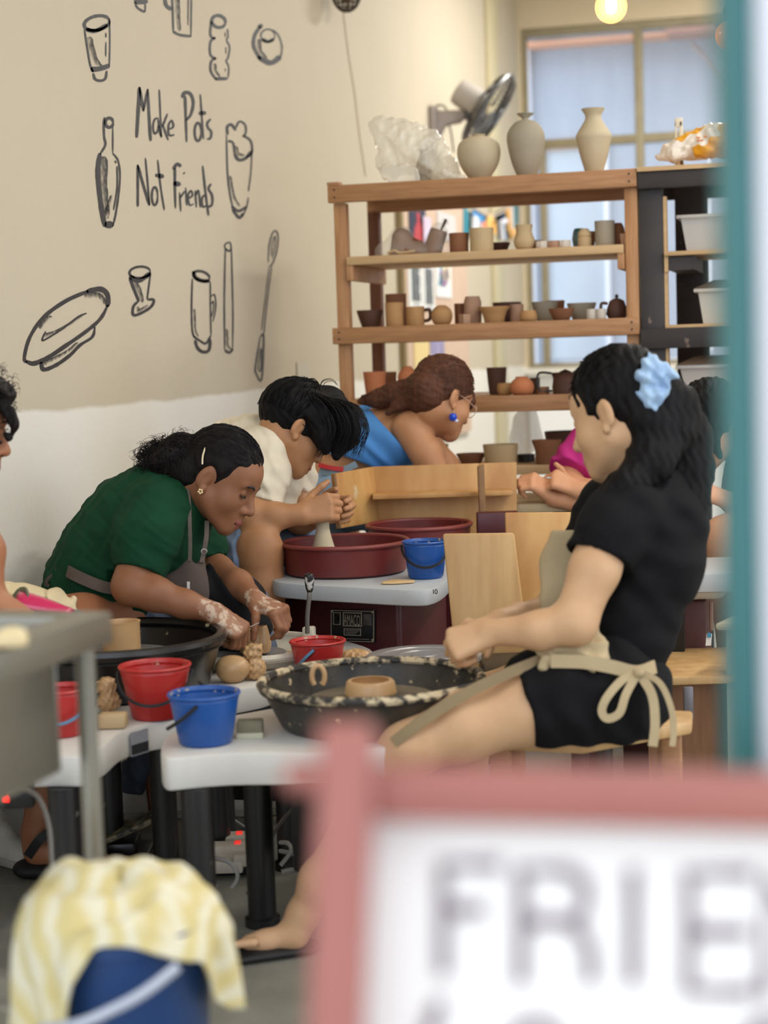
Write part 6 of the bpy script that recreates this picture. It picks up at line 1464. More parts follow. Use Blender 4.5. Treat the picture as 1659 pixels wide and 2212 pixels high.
# legs
m_jean = cloth('blue_jeans', (104, 114, 132), (86, 96, 116))
Lg = Rec()
Lg.chain([(V(235, 1318, 4.42), .095), (V(320, 1328, 4.43), .075), (V(385, 1332, 4.43), .062)], k=.03); Lg.chain([(V(385, 1332, 4.43), .060), (V(375, 1500, 4.48), .052), (V(285, 1690, 4.60), .040)], k=.03)
Lg.chain([(V(250, 1318, 4.58), .095), (V(400, 1310, 4.52), .08), (V(520, 1305, 4.48), .066)], k=.03); Lg.chain([(V(520, 1305, 4.48), .064), (V(545, 1400, 4.52), .056), (V(545, 1640, 4.6), .042)], k=.03)
Lg.ell(V(225, 1315, 4.46), (.15, .19, .085), (CX, CZ, CY), k=.04); Lg.warp(folds(.003, wv(CX + CY * .3, .06), wv(CX * .4 + CY, .05, 1)))
Lg.mesh('trousers', m_jean, g, .006)
Sk = Rec(); Sk.chain([(V(330, 1290, 4.52), .085), (V(430, 1290, 4.50), .085), (V(508, 1300, 4.47), .074)], k=.03); Sk.chain([(V(508, 1300, 4.47), .072), (V(522, 1360, 4.48), .066), (V(520, 1440, 4.50), .06)], k=.03); Sk.warp(folds(.004, wv(CX * .9 + CY * .5, .06), wv(CX * .3 + CY, .08, 2)))
Sk.mesh('apron_skirt', cloth('black_apron', (30, 30, 32), (22, 22, 24)), g, .006)
def shoe(parent, a, b, w=.042, m=None, top=None, nm='shoe'):
    R = Rec(); a = np.array(a); b = np.array(b)   # heel, toe on the ground
    R.cap(a + [0, 0, .04], b + [0, 0, .028], w * .9, w * .72, k=.02); R.cap(a + [0, 0, .05], a + (b - a) * .35 + [0, 0, .06], w * .9, w * .7, k=.03)
    if top is not None: R.cap(a + [0, 0, .06], top, w * .95, w * .9, k=.02)
    R.half(a + [0, 0, .002], (0, 0, -1)); o = R.mesh(nm, m, parent, .004)
    S2 = Rec(); S2.cap(a + [0, 0, .01], b + [0, 0, .01], w * .98, w * .82, k=.01); S2.half(a + [0, 0, .022], (0, 0, 1)); S2.half(a + [0, 0, .001], (0, 0, -1)); S2.mesh('sole', mat('sole_white', (178, 172, 158), .7), o, .004)
    ax_ = nrm(b - a)
    sd_ = nrm(np.cross(ax_, [0, 0, 1]))
    for k in range(3):
        c = a + (b - a) * (.42 + .13 * k) + [0, 0, .082 - .010 * k]; MB().tube([c - sd_ * .02 - [0, 0, .006], c + [0, 0, .004], c + sd_ * .02 - [0, 0, .006]], .0025, 5).build('lace', mat('lace_white', (214, 208, 196), .7), o)
    return o
m_snk = mat('sneaker_white', (232, 226, 212), .6, (190, 182, 166), 12, .6)
pa, pb_ = on_z(262, 1752, 0), on_z(322, 1752, 0)
pa = np.append(V(268, 1735, 4.62)[:2], 0); pb_ = pa + e1 * .17
shoe(g, pa, pb_, .042, m_snk, pa + [-.005, 0, .10])
pa = np.append(V(520, 1735, 4.62)[:2], 0); shoe(g, pa, pa + e1 * .17, .042, m_snk, pa + [0, 0, .1])
MB().tube([V(523, 1362, 4.25), V(560, 1345, 4.26)], .0012, 5).build('needle_tool', mat('tool_steel', (190, 186, 180), .3, metal=.7), g)

# ------------------------------------------------------------------ person in white
w_ = thing('person', np.append(V(480, 1250, 5.0)[:2], 0), 'person in a cream t-shirt and glasses pressing a clay cone with both hands', 'person')
sk_w = skin('skin_tan', (182, 132, 92), (160, 110, 74)); lp_w = mat('lips_tan', (160, 88, 76), .45)
B = Rec(); hd = Head(647, 928, 4.82, 1, 31, -24, 1.0)
hd.build(B, (V(600, 985, 4.97), .060))
B.chain([(V(440, 1200, 5.02), .13), (V(480, 1090, 5.02), .12), (V(545, 1000, 5.0), .12), (V(590, 975, 4.98), .08)], k=.04, flat=FLATD)
B.chain([(V(560, 1000, 4.84), .055), (V(550, 1080, 4.80), .046), (V(536, 1114, 4.76), .045)], k=.02)
B.chain([(V(536, 1114, 4.76), .043), (V(590, 1116, 4.76), .038), (V(650, 1112, 4.76), .028)], k=.02)
u_ = CX * .93 + CY * .25 + CZ * .05; n_ = -CZ * .92 - CY * .15 + CX * .2
hand(B, V(648, 1112, 4.765), u_, n_, CY, ((55, 75, 30), (60, 78, 30), (62, 78, 30), (66, 78, 30)), 0.98, thumb_dir=CX * .75 + CY * .7 - CZ * .1)
B.chain([(V(640, 1000, 5.12), .05), (V(640, 1090, 5.02), .045), (V(650, 1120, 4.98), .043), (V(690, 1118, 4.92), .028)], k=.02)
u2 = CX * .75 + CY * .15 - CZ * .2; n2 = CZ * .85 + CX * .3 - CY * .1
hand(B, V(672, 1112, 4.90), u2, n2, CY, ((50, 60, 30), (56, 64, 30), (60, 66, 30), (62, 70, 30)), 0.98, thumb_dir=CX * .5 + CY * .3 + CZ * .7)
# bare legs
B.chain([(V(425, 1222, 4.92), .080), (V(500, 1202, 4.82), .066), (V(556, 1194, 4.76), .066)], k=.006)
B.chain([(V(556, 1192, 4.76), .064), (V(566, 1270, 4.76), .058), (V(580, 1360, 4.77), .049), (V(588, 1520, 4.80), .036)], k=.03)
B.ell(V(562, 1170, 4.735), (.045, .035, .045), (CX, CZ, CY), k=.03)
bod = B.mesh('body', [sk_w, lp_w, m_dkn], w_, .0038)
hd.face_bits(bod)
m_wt = cloth('cream_cotton', (226, 214, 190), (212, 198, 172))
T = Rec()
T.chain([(V(440, 1195, 5.02), .15), (V(478, 1090, 5.02), .145), (V(540, 1005, 5.0), .142), (V(585, 972, 4.98), .100)], k=.05, flat=(CZ, 1.2))
T.chain([(V(570, 985, 4.86), .078), (V(562, 1040, 4.82), .072), (V(558, 1088, 4.80), .062)], k=.035)
T.chain([(V(628, 985, 5.10), .072), (V(632, 1040, 5.06), .062), (V(634, 1080, 5.03), .055)], k=.035)
T.cap(V(590, 1000, 4.95), V(600, 1080, 4.95), .075, .055, k=.04)
T.warp(folds(.0026, wv(CX * .9 + CY * .35, .07, .5), wv(CX * .5 - CY * .8 + CZ * .3, .10, 1.6, .8), wv(CX * .2 + CY * .9, .05, 2.2, .6), wv(CX * .9 + CY * .2, .03, 1.0, .35)))
cut_end(T, V(557, 1090, 4.80), V(540, 1130, 4.78) - V(562, 1040, 4.82), .085); cut_end(T, V(634, 1084, 5.03), V(645, 1120, 4.99) - V(632, 1040, 5.06), .07)
T.cap(V(560, 1070, 4.81), V(548, 1110, 4.79), .050, .052, k=.004, op='sub')
nk = V(604, 972, 4.96); na = nrm(V(640, 935, 4.90) - V(595, 990, 4.98)); T.cap(nk - na * .012, nk + na * .12, .062, .074, k=.006, op='sub')
ts = T.mesh('t_shirt', m_wt, w_, .0045)
a_ = nrm(np.cross(na, CZ)); b_ = np.cross(na, a_)
MB().tube([nk + na * .002 + a_ * .067 * math.cos(t) + b_ * .067 * math.sin(t) for t in np.linspace(0, 6.29, 30)], .006, 8, cap=False).build('collar', m_wt, ts)
Sh = Rec(); Sh.chain([(V(425, 1225, 4.92), .105), (V(470, 1208, 4.86), .092), (V(545, 1196, 4.775), .082), (V(590, 1192, 4.73), .078)], k=.03); Sh.ell(V(425, 1230, 5.02), (.14, .19, .09), (CX, CZ, CY), k=.04); Sh.chain([(V(440, 1225, 5.12), .1), (V(560, 1200, 5.1), .085), (V(650, 1190, 5.05), .075)], k=.03); Sh.chain([(V(650, 1190, 5.05), .07), (V(655, 1300, 5.08), .06)], k=.03)
cut_end(Sh, V(528, 1192, 4.795) + nrm(V(556, 1192, 4.76) - V(470, 1200, 4.86)) * .045, V(556, 1192, 4.76) - V(470, 1200, 4.86), .14); Sh.cap(V(540, 1200, 4.79), V(600, 1194, 4.72), .069, .073, k=.004, op='sub'); Sh.warp(folds(.003, wv(CX + CY * .4, .05), wv(CY, .06, 1)))
Sh.mesh('denim_shorts', cloth('denim', (112, 128, 150), (92, 108, 132)), w_, .006)
pa = np.append(V(580, 1640, 4.85)[:2], 0)
MB().box2(pa + [-.12, -.1, 0], pa + [.16, .12, .12]).build('foot_rest', m_woodd, w_, bevel=.006)
shoe(w_, pa + [-.03, 0, .12], pa + e1 * .13 + [0, 0, .12], .042, m_snk, V(586, 1500, 4.80))
# hair
m_hk = hairm('jet_hair', (12, 10, 11), (20, 17, 17))
Hh = Rec(); P = hd.P; A_ = hd.A
Hh.ell(P(0, -.006, .052), (.092, .112, .098), A_, k=.02)
Hh.ell(P(0, .050, .085), (.085, .070, .055), A_, k=.03); Hh.ell(P(0, .092, .045), (.072, .034, .055), A_, k=.03); Hh.ell(P(.045, .075, .028), (.035, .035, .042), A_, k=.02)
Hh.ell(P(0, .080, -.060), (.078, .066, .076), A_, k=.012, op='sub'); Hh.ell(P(.06, .055, -.05), (.05, .045, .060), A_, k=.012, op='sub')
for sd in (1, -1): Hh.ell(P(.092 * sd, .0, -.005), (.024, .026, .042), A_, k=.008, op='sub')
Hh.ell(P(0, -.04, -.085), (.10, .10, .062), A_, k=.016, op='sub')
Hh.chain([(V(712, 868, 4.93), .045), (V(738, 910, 4.90), .042), (V(745, 945, 4.88), .030), (V(726, 985, 4.86), .012)], k=.03)
Hh.chain([(V(690, 900, 4.84), .035), (V(700, 950, 4.83), .020), (V(704, 975, 4.82), .008)], k=.03)
Hh.warp(folds(.0012, wv(hd.r * .9 + hd.u * .2, .018, .2), wv(hd.r * .7 + hd.f * .4, .026, 1.0, .8)))
hr = Hh.mesh('hair', m_hk, w_, .0038)
st = []
def flow(s0, e, c, rad, n=9, jit=.0008, lift=1.0):
    pts = []
    for j in range(n):
        f = j / (n - 1); q_ = s0 * (1 - f) + e * f; v = q_ - c
        loc = np.array([np.dot(v, A_[i]) / rad[i] for i in range(3)]); k_ = 1 / (np.linalg.norm(loc) + 1e-6)
        pts.append(c + v * max(k_, 1.0) * lift + np.random.randn(3) * jit)
    return pts
for i in range(260):
    th = random.uniform(-170, 170); top = hd.on(random.uniform(-180, 180), random.uniform(72, 88), (.095, .115, .102), (0, -.006, .052)); al = -18 if abs(th) > 100 else (5 if abs(th) > 60 else random.uniform(-12, 6))
    st.append(flow(top, hd.on(th, al, (.096, .118 if abs(th) < 60 else .116, .1), (0, .006 if abs(th) < 60 else -.006, .052)), P(0, -.006, .052), (.093, .113, .099), jit=.0012))
for i in range(230):
    f_ = random.random(); x0 = 660 + 66 * f_; dd = random.uniform(4.80, 4.90); st.append(spline([V(x0 - 10, 838 + 26 * f_ + random.uniform(-4, 4), dd + .03), V(x0 + 28 + 20 * f_, 880 + random.uniform(-6, 6), dd - .005), V(x0 + 44 + 24 * f_ + random.uniform(-6, 6), 930, dd - .012), V(x0 + 26 + 26 * f_ + random.uniform(-12, 8), 968 + random.uniform(-14, 22), dd - .008)], 4))
for i in range(26):    # fringe tips and stray hairs
    th = random.uniform(-35, 55); s0 = hd.on(th, 8, (.088, .128, .1), (0, 0, .05)); st.append(spline([s0, s0 + hd.f * .004 - hd.u * .022, s0 - hd.u * .048 + hd.r * random.uniform(-.006, .006) - hd.f * random.uniform(-.002, .012)], 4))
for i in range(9):
    s0 = hd.on(random.uniform(-60, 120), random.uniform(70, 88), (.092, .112, .098), (0, -.006, .052)); sd = nrm(CX * random.uniform(-.6, 1) + CZ * .2); st.append(spline([s0, s0 + CY * .018 + sd * .010, s0 + CY * .022 + sd * .034, s0 + CY * .006 + sd * .052], 5))
strands('hair_strands', hr, m_hk, st, .0013, 3)
def glasses(hd, parent, m, rw=.024, rh=.019, y=.112):
    gl = None; q = MB()
    for sd in (1, -1):
        c = hd.P(.033 * sd, y - .004, .004)
        q.tube([c + hd.r * hd.ns * rw * math.cos(t) * hd.sc + hd.u * rh * math.sin(t) * hd.sc - hd.f * .006 * math.cos(t) * sd for t in np.linspace(0, 6.29, 22)], .0013, 5, cap=False)
        q.tube([hd.P((.033 + rw) * sd, y - .010, .008), hd.P(.076 * sd, .04, .016), hd.P(.080 * sd, -.006, .016)], .0013, 5)
    q.tube([hd.P(-.009, y, .008), hd.P(.009, y, .008)], .0013, 5)
    return q.build('glasses', m, parent)
glasses(hd, w_, mat('black_wire_frame', (30, 26, 26), .3, metal=.5))

# ------------------------------------------------------------------ woman in blue
b_p = thing('person', np.append(V(735, 1050, 5.6)[:2], 0), 'woman in a blue one-shoulder top leaning over behind the plywood screen', 'person')
sk_b = skin('skin_warm', (194, 140, 100), (172, 118, 80)); lp_b = mat('lips_rose', (150, 76, 68), .45)
B = Rec(); hd = Head(984, 862, 5.42, 1, 20, -38, 1.0)
hd.build(B, (V(905, 925, 5.55), .056))
B.chain([(V(722, 1050, 5.64), .105), (V(775, 985, 5.62), .086), (V(830, 948, 5.60), .096), (V(880, 925, 5.58), .068)], k=.04, flat=(CZ, 1.2))
B.chain([(V(885, 925, 5.48), .056), (V(918, 975, 5.46), .050), (V(946, 1040, 5.46), .044), (V(958, 1085, 5.46), .040)], k=.014)
B.chain([(V(958, 1085, 5.46), .039), (V(990, 1110, 5.46), .03)], k=.02)
B.chain([(V(900, 930, 5.70), .052), (V(960, 1010, 5.68), .045), (V(1000, 1080, 5.6), .036)], k=.03)
bod = B.mesh('body', [sk_b, lp_b, m_dkn], b_p, .0042)
hd.face_bits(bod)
m_bl = cloth('blue_jersey', (86, 146, 210), (68, 124, 190))
T = Rec(); T.chain([(V(755, 1010, 5.62), .102), (V(795, 965, 5.61), .108), (V(845, 945, 5.60), .115)], k=.04, flat=(CZ, 1.28))
T.half(V(860, 955, 5.44), nrm(CX * .78 + CY * .62)); T.half(V(790, 1003, 5.5), nrm(-CY * .95 - CX * .30))
T.chain([(V(795, 900, 5.66), .045), (V(865, 885, 5.70), .05)], k=.04)
T.warp(folds(.0022, wv(CX * .7 + CY * .7, .05, .4), wv(CX * .5 + CY * .9, .08, 1.2, .8)))
T.mesh('one_shoulder_top', m_bl, b_p, .0045)
Lg = Rec(); Lg.ell(V(715, 1070, 5.62), (.11, .16, .09), (CX, CZ, CY), k=.04); Lg.chain([(V(720, 1085, 5.52), .095), (V(840, 1090, 5.45), .08)], k=.03); Lg.chain([(V(715, 1085, 5.72), .095), (V(840, 1090, 5.75), .08)], k=.03); Lg.chain([(V(840, 1090, 5.75), .075), (V(850, 1300, 5.75), .06), (V(850, 1480, 5.75), .05)], k=.03); Lg.chain([(V(690, 1080, 5.50), .07), (V(700, 1200, 5.5), .065), (V(700, 1560, 5.55), .05)], k=.03)
Lg.warp(folds(.003, wv(CX + CY * .4, .06), wv(CY, .07, 1))); Lg.mesh('jeans', cloth('light_jeans', (140, 164, 190), (116, 142, 172)), b_p, .006)
strap('red_belt', [V(688, 1004, 5.46), V(712, 1010, 5.455), V(742, 1014, 5.46)], .014, mat('belt_red', (196, 40, 44), .4), b_p, .004)
strap('waistband', [V(690, 1016, 5.465), V(720, 1022, 5.46), V(750, 1012, 5.47), V(770, 1002, 5.48)], .02, mat('waist_grey', (120, 140, 150), .7), b_p, .004)
m_hbr = hairm('brown_hair', (74, 46, 34), (112, 70, 48))
Hh = Rec(); P = hd.P; A_ = hd.A
Hh.ell(P(0, -.006, .050), (.085, .104, .096), A_, k=.02)
Hh.ell(P(0, .076, -.052), (.074, .062, .092), A_, k=.012, op='sub'); Hh.ell(P(.058, .062, -.045), (.05, .048, .076), A_, k=.012, op='sub')
for sd in (1, -1): Hh.ell(P(.086 * sd, -.002, -.002), (.020, .026, .040), A_, k=.008, op='sub')
Hh.ell(P(0, .088, .03), (.058, .022, .036), A_, k=.015)
Hh.ell(P(0, -.03, -.088), (.09, .08, .056), A_, k=.016, op='sub')
Hh.chain([(P(.01, -.085, .01), .046), (V(920, 838, 5.50), .044), (V(885, 850, 5.50), .040), (V(850, 852, 5.51), .034), (V(815, 862, 5.53), .024), (V(780, 866, 5.55), .012)], k=.03)
Hh.chain([(V(900, 862, 5.47), .026), (V(860, 876, 5.46), .016), (V(838, 892, 5.46), .010)], k=.02); Hh.chain([(V(920, 868, 5.46), .024), (V(910, 900, 5.46), .012)], k=.02)
Hh.ell(P(0, -.06, -.015), (.066, .05, .055), A_, k=.02)
Hh.warp(folds(.0009, wv(CY * .9 + CX * .2, .020, .2), wv(CY * .7 + CX * .5, .034, 1.0, .8)))
hr = Hh.mesh('hair', m_hbr, b_p, .0042)
st = []
for i in range(180):
    t0 = random.uniform(-80, 80); s0 = hd.on(t0, random.uniform(0, 60), (.087, .106, .098), (0, -.006, .05)); st.append(flow(s0, P(.01, -.11, .01), P(0, -.006, .05), (.087, .106, .098), jit=.001))
for i in range(110):
    y0 = random.uniform(-18, 18); ph = random.uniform(0, 6); st.append([V(925 - 16 * j + random.uniform(-2, 2), 842 + y0 * (1 - j / 12) + 2.4 * j + 6 * math.sin(ph + j * .9), 5.46 + random.uniform(-.01, .01) + .008 * j) for j in range(10)])
strands('hair_strands', hr, m_hbr, st, .0014, 3)
glasses(hd, b_p, mat('clear_pink_frame', (206, 170, 150), .25), .026, .021)
er = thing  # noqa
MB().tube([P(.082, .0, -.030), P(.084, .0, -.044)], .0012, 5).build('earring_hook', mat('gold_stone', (230, 200, 150)), bod)
MB().lathe([(0, -.014), (.010, -.010), (.013, 0), (.009, .010), (0, .013)], P(.086, .0, -.060), 14).build('earring', mat('earring_blue', (30, 70, 190), .3), bod)
MB().lathe([(0, -.006), (.006, -.003), (.007, .002), (0, .007)], P(.092, .012, -.068), 12).build('earring_bead', mat('earring_white', (220, 216, 226), .3), bod)

# ------------------------------------------------------------------ woman in black (near, back turned)
k_p = thing('person', np.append(V(1300, 1560, 3.58)[:2], 0), 'woman in black with ponytail and blue scrunchie seated nearest the camera', 'person')
sk_k = skin('skin_light', (208, 166, 126), (190, 146, 106)); lp_k = mat('lips_pink', (186, 110, 100), .45)
B = Rec(); hd = Head(1304, 900, 3.50, -1, 16, -38, 1.03)
hd.build(B, (V(1378, 1030, 3.60), .058))
B.chain([(V(1305, 1480, 3.62), .080), (V(1335, 1360, 3.60), .085), (V(1388, 1200, 3.61), .095), (V(1398, 1090, 3.61), .072)], k=.03, flat=(CZ, 1.2))
B.chain([(V(1325, 1110, 3.46), .052), (V(1285, 1230, 3.42), .046), (V(1240, 1345, 3.40), .043)], k=.025)
B.chain([(V(1240, 1345, 3.40), .042), (V(1165, 1362, 3.41), .036), (V(1060, 1366, 3.45), .0245)], k=.02)
u_ = -CX * .86 - CY * .30 - CZ * .15; n_ = -CZ * .75 - CY * .55
hand(B, V(1062, 1366, 3.45), u_, n_, CY * .8 - CZ * .4, ((62, 78, 34), (66, 80, 34), (70, 80, 34), (74, 80, 34)), .93, thumb_dir=-CX * .6 - CY * .5 - CZ * .4)
B.chain([(V(1300, 1120, 3.80), .05), (V(1230, 1240, 3.86), .044), (V(1195, 1320, 3.85), .04), (V(1120, 1336, 3.75), .03), (V(1080, 1340, 3.68), .024)], k=.02)
hand(B, V(1085, 1340, 3.69), -CX * .8 - CY * .2 + CZ * .3, -CY * .9 - CX * .2, CZ * .7, ((40, 50, 25),) * 4, .9)
# legs: near leg bent forward (to the left), shin down to the sandal
B.chain([(V(1300, 1510, 3.52), .090), (V(1150, 1525, 3.46), .074), (V(1000, 1568, 3.44), .064), (V(885, 1612, 3.43), .054)], k=.03)
B.chain([(V(885, 1612, 3.43), .053), (V(800, 1740, 3.46), .053), (V(690, 1900, 3.50), .036), (V(655, 1975, 3.52), .030)], k=.03)
fz = V(655, 2000, 3.52)
B.chain([(V(652, 1975, 3.52), .030), (V(634, 2018, 3.52), .027), (V(572, 2032, 3.51), .019), (V(538, 2036, 3.50), .016)], k=.02)
for i in range(4): B.cap(V(548 + 2 * i, 2036 - 1.5 * i, 3.462 + .019 * i), V(513 + 9 * i, 2040 - 4 * i, 3.46 + .019 * i), .0095, .008, k=.003)
B.chain([(V(1300, 1500, 3.72), .095), (V(1150, 1500, 3.85), .075), (V(1020, 1520, 3.92), .06)], k=.03); B.chain([(V(1020, 1520, 3.92), .055), (V(1000, 1720, 3.92), .045), (V(1000, 1890, 3.92), .035)], k=.03)
bod = B.mesh('body', [sk_k, lp_k, m_dkn], k_p, .0042)
m_bk = cloth('black_cotton', (17, 16, 18), (12, 11, 13))
T = Rec()
T.chain([(V(1308, 1440, 3.60), .108), (V(1338, 1350, 3.60), .108), (V(1388, 1200, 3.61), .121), (V(1402, 1110, 3.61), .108), (V(1395, 1062, 3.61), .082)], k=.04, flat=(CZ, 1.22))
T.chain([(V(1352, 1102, 3.475), .070), (V(1322, 1150, 3.45), .066), (V(1290, 1200, 3.43), .059)], k=.035)
T.chain([(V(1320, 1100, 3.79), .075), (V(1275, 1180, 3.83), .064)], k=.035)
T.cap(V(1375, 1040, 3.60), V(1395, 1075, 3.61), .066, .09, k=.03)
T.warp(folds(.0022, wv(CX * .8 + CY * .6, .08, .4), wv(CX * .4 - CY * .8 + CZ * .4, .11, 1.6, .8), wv(CY, .06, 2.2, .5)))
aN = nrm(V(1240, 1345, 3.40) - V(1325, 1110, 3.46)); cut_end(T, V(1289, 1202, 3.428), aN, .085); T.cap(V(1300, 1170, 3.44), V(1275, 1240, 3.42), .050, .051, k=.004, op='sub')
ts = T.mesh('t_shirt', m_bk, k_p, .005)
Sh = Rec(); Sh.chain([(V(1300, 1500, 3.51), .126), (V(1220, 1510, 3.48), .108), (V(1128, 1519, 3.46), .090)], k=.04); Sh.ell(V(1335, 1490, 3.60), (.105, .15, .095), (CX, CZ, CY), k=.05); Sh.chain([(V(1300, 1500, 3.71), .11), (V(1180, 1500, 3.82), .09)], k=.04)
cut_end(Sh, V(1124, 1522, 3.458), V(1000, 1568, 3.44) - V(1220, 1514, 3.48), .13); Sh.cap(V(1160, 1520, 3.465), V(1110, 1530, 3.455), .0735, .077, k=.004, op='sub'); Sh.half(V(1250, 1594, 3.5), (0, 0, -1)); Sh.warp(folds(.003, wv(CX + CY * .3, .07), wv(CY, .09, 1)))
Sh.half([0, 0, ZB1 + .002], (0, 0, -1))
Sh.mesh('shorts', m_bk, k_p, .006)
S2 = Rec(); a0, b0_ = V(650, 2052, 3.54), V(505, 2052, 3.49); a0[2] = b0_[2] = .012; S2.cap(a0, b0_, .040, .036, k=.01, flat=((0, 0, 1), .35)); S2.half((0, 0, .001), (0, 0, -1)); S2.mesh('sandal', mat('sandal_black', (28, 26, 26), .6), k_p, .004)
# hair, ponytail, scrunchie
Hh = Rec(); P = hd.P; A_ = hd.A
Hh.ell(P(0, -.010, .050), (.086, .106, .098), A_, k=.02)
Hh.ell(P(0, .080, -.048), (.074, .062, .090), A_, k=.012, op='sub'); Hh.ell(P(.058, .066, -.045), (.05, .045, .074), A_, k=.012, op='sub')
for sd in (1, -1): Hh.ell(P(.088 * sd, -.002, -.006), (.022, .026, .040), A_, k=.008, op='sub')
Hh.ell(P(0, -.058, -.018), (.070, .052, .062), A_, k=.02); Hh.ell(P(0, .03, -.115), (.09, .10, .060), A_, k=.016, op='sub')
Hh.chain([(V(1415, 830, 3.50), .030), (V(1450, 880, 3.56), .050), (V(1470, 950, 3.62), .060), (V(1478, 1020, 3.60), .056), (V(1485, 1090, 3.575), .040), (V(1480, 1160, 3.56), .022), (V(1476, 1215, 3.555), .008)], k=.03)
Hh.chain([(V(1440, 935, 3.54), .052), (V(1405, 995, 3.495), .044), (V(1352, 1052, 3.455), .030), (V(1300, 1086, 3.44), .010)], k=.03)
Hh.warp(folds(.0013, wv(CX * .9 + CY * .15, .020, .2), wv(CX * .8 + CZ * .4, .032, 1.0, .8)))
hr = Hh.mesh('hair', m_hk, k_p, .0042)
st = []
for i in range(200):
    t0 = random.uniform(-85, 85); s0 = hd.on(t0, random.uniform(5, 60), (.088, .108, .100), (0, -.01, .05)); st.append(flow(s0, V(1402 + random.uniform(-6, 6), 836 + random.uniform(-8, 8), 3.58), P(0, -.010, .05), (.088, .108, .100), jit=.001))
for i in range(160):
    x0 = random.uniform(-38, 40); st.append(spline([V(1415 + x0 * .4, 850, 3.575), V(1458 + x0, 930, 3.56), V(1470 + x0 * 1.05, 1020, 3.545), V(1478 + x0 * .7, 1110, 3.54), V(1476 + x0 * .35 + random.uniform(-8, 8), 1190 + random.uniform(-30, 40), 3.54)], 4))
strands('hair_strands', hr, m_hk, st, .0014, 3)
Sc = Rec(); c0 = V(1412, 826, 3.47)
for k in range(9):
    t = 2 * math.pi * k / 9; p = c0 + CX * 18 * .00093 * math.cos(t) + CY * 32 * .00093 * math.sin(t) + CZ * .004 * math.sin(3 * t); Sc.ell(p, (.019 + .004 * math.sin(2.3 * k), .018, .019), (CX, CZ, CY), k=.004)
Sc.ell(V(1445, 808, 3.465), (.018, .014, .013), (CX, CZ, CY), k=.008); Sc.ell(V(1405, 785, 3.47), (.015, .014, .018), (CX, CZ, CY), k=.008); Sc.ell(V(1408, 866, 3.465), (.02, .014, .016), (CX, CZ, CY), k=.008)
Sc.warp(folds(.0022, wv(CX, .022), wv(CY, .03, 1), wv(CX + CY, .026, 2)))
Sc.mesh('scrunchie', mat('scrunchie_blue', (168, 196, 220), .6, (120, 150, 196), 24, .6), k_p, .0035)
# apron
m_be = cloth('beige_apron', (186, 166, 130), (166, 146, 112))
Ab = Rec(); Ab.chain([(V(1238, 1150, 3.66), .045), (V(1222, 1220, 3.68), .050), (V(1215, 1300, 3.66), .048)], k=.02, flat=(CZ, .5)); Ab.half(V(1230, 1146, 3.6), CY); Ab.mesh('apron_bib', m_be, k_p, .005)
Ab = Rec(); Ab.cap(V(1190, 1405, 3.42), V(1290, 1415, 3.40), .030, .026, k=.02, flat=(CZ, .35)); Ab.cap(V(1180, 1378, 3.44), V(1280, 1380, 3.42), .03, .02, k=.02, flat=(CZ, .4)); Ab.cap(V(1170, 1430, 3.40), V(1290, 1432, 3.385), .012, .012, k=.02, flat=(CZ, .5)); Ab.warp(folds(.003, wv(CX * .3 + CY, .03), wv(CX, .05, 1))); Ab.mesh('apron_front', m_be, k_p, .004)
strap('waist_band', [V(1190, 1428, 3.385), V(1260, 1430, 3.375), V(1320, 1440, 3.375), V(1375, 1452, 3.385), V(1415, 1440, 3.43)], .026, m_be, k_p, .004)
sk1 = strap('apron_skirt', [V(1170, 1425, 3.42), V(1080, 1462, 3.385), V(985, 1510, 3.37), (V(905, 1562, 3.365)), V(850, 1604, 3.375)], .022, cloth('beige_apron_dark', (150, 130, 98), (130, 110, 84)), k_p, .006)
strap('bow_loop', [V(1378, 1453, 3.385), V(1345, 1468, 3.370), V(1312, 1505, 3.360), V(1300, 1535, 3.360), V(1312, 1552, 3.360), V(1338, 1540, 3.360), V(1352, 1500, 3.365), V(1376, 1456, 3.380)], .016, m_be, k_p, .003)
strap('bow_tail', [V(1380, 1454, 3.385), V(1408, 1500, 3.370), V(1415, 1560, 3.365), V(1410, 1612, 3.365)], .018, m_be, k_p, .003)
strap('bow_tail', [V(1382, 1452, 3.385), V(1425, 1475, 3.370), V(1450, 1530, 3.365), V(1455, 1580, 3.365), V(1452, 1612, 3.365)], .012, m_be, k_p, .003)
MB().lathe([(0, -.010), (.010, -.006), (.012, 0), (.010, .006), (0, .010)], V(1380, 1453, 3.380), 12).build('bow_knot', m_be, k_p)

# ------------------------------------------------------------------ woman in pink (behind)
pk_ = thing('person', np.append(V(1300, 1060, 5.58)[:2], 0), 'person in a magenta t-shirt working with fists behind the woman in black', 'person')
sk_p = skin('skin_peach', (216, 158, 118), (198, 138, 100))
B = Rec(); hd = Head(1338, 890, 5.50, -1, 22, 10, 1.0); hd.build(B, (V(1320, 950, 5.58), .055))
B.chain([(V(1310, 1090, 5.58), .11), (V(1300, 985, 5.58), .105), (V(1298, 955, 5.58), .07)], k=.04)
B.chain([(V(1265, 980, 5.50), .05), (V(1228, 1035, 5.44), .042), (V(1238, 1058, 5.40), .040), (V(1300, 1060, 5.36), .034)], k=.02)
B.chain([(V(1300, 1060, 5.34), .034), (V(1250, 1060, 5.34), .029)], k=.02)
hand(B, V(1250, 1058, 5.34), -CX * .8 + CY * .35, -CZ * .6 - CY * .6, CY, ((60, 76, 34),) * 4, .95, thumb_dir=-CX * .5 + CY * .8)
B.chain([(V(1340, 985, 5.5), .05), (V(1330, 1050, 5.42), .044), (V(1250, 1085, 5.37), .03), (V(1195, 1078, 5.37), .026)], k=.02)
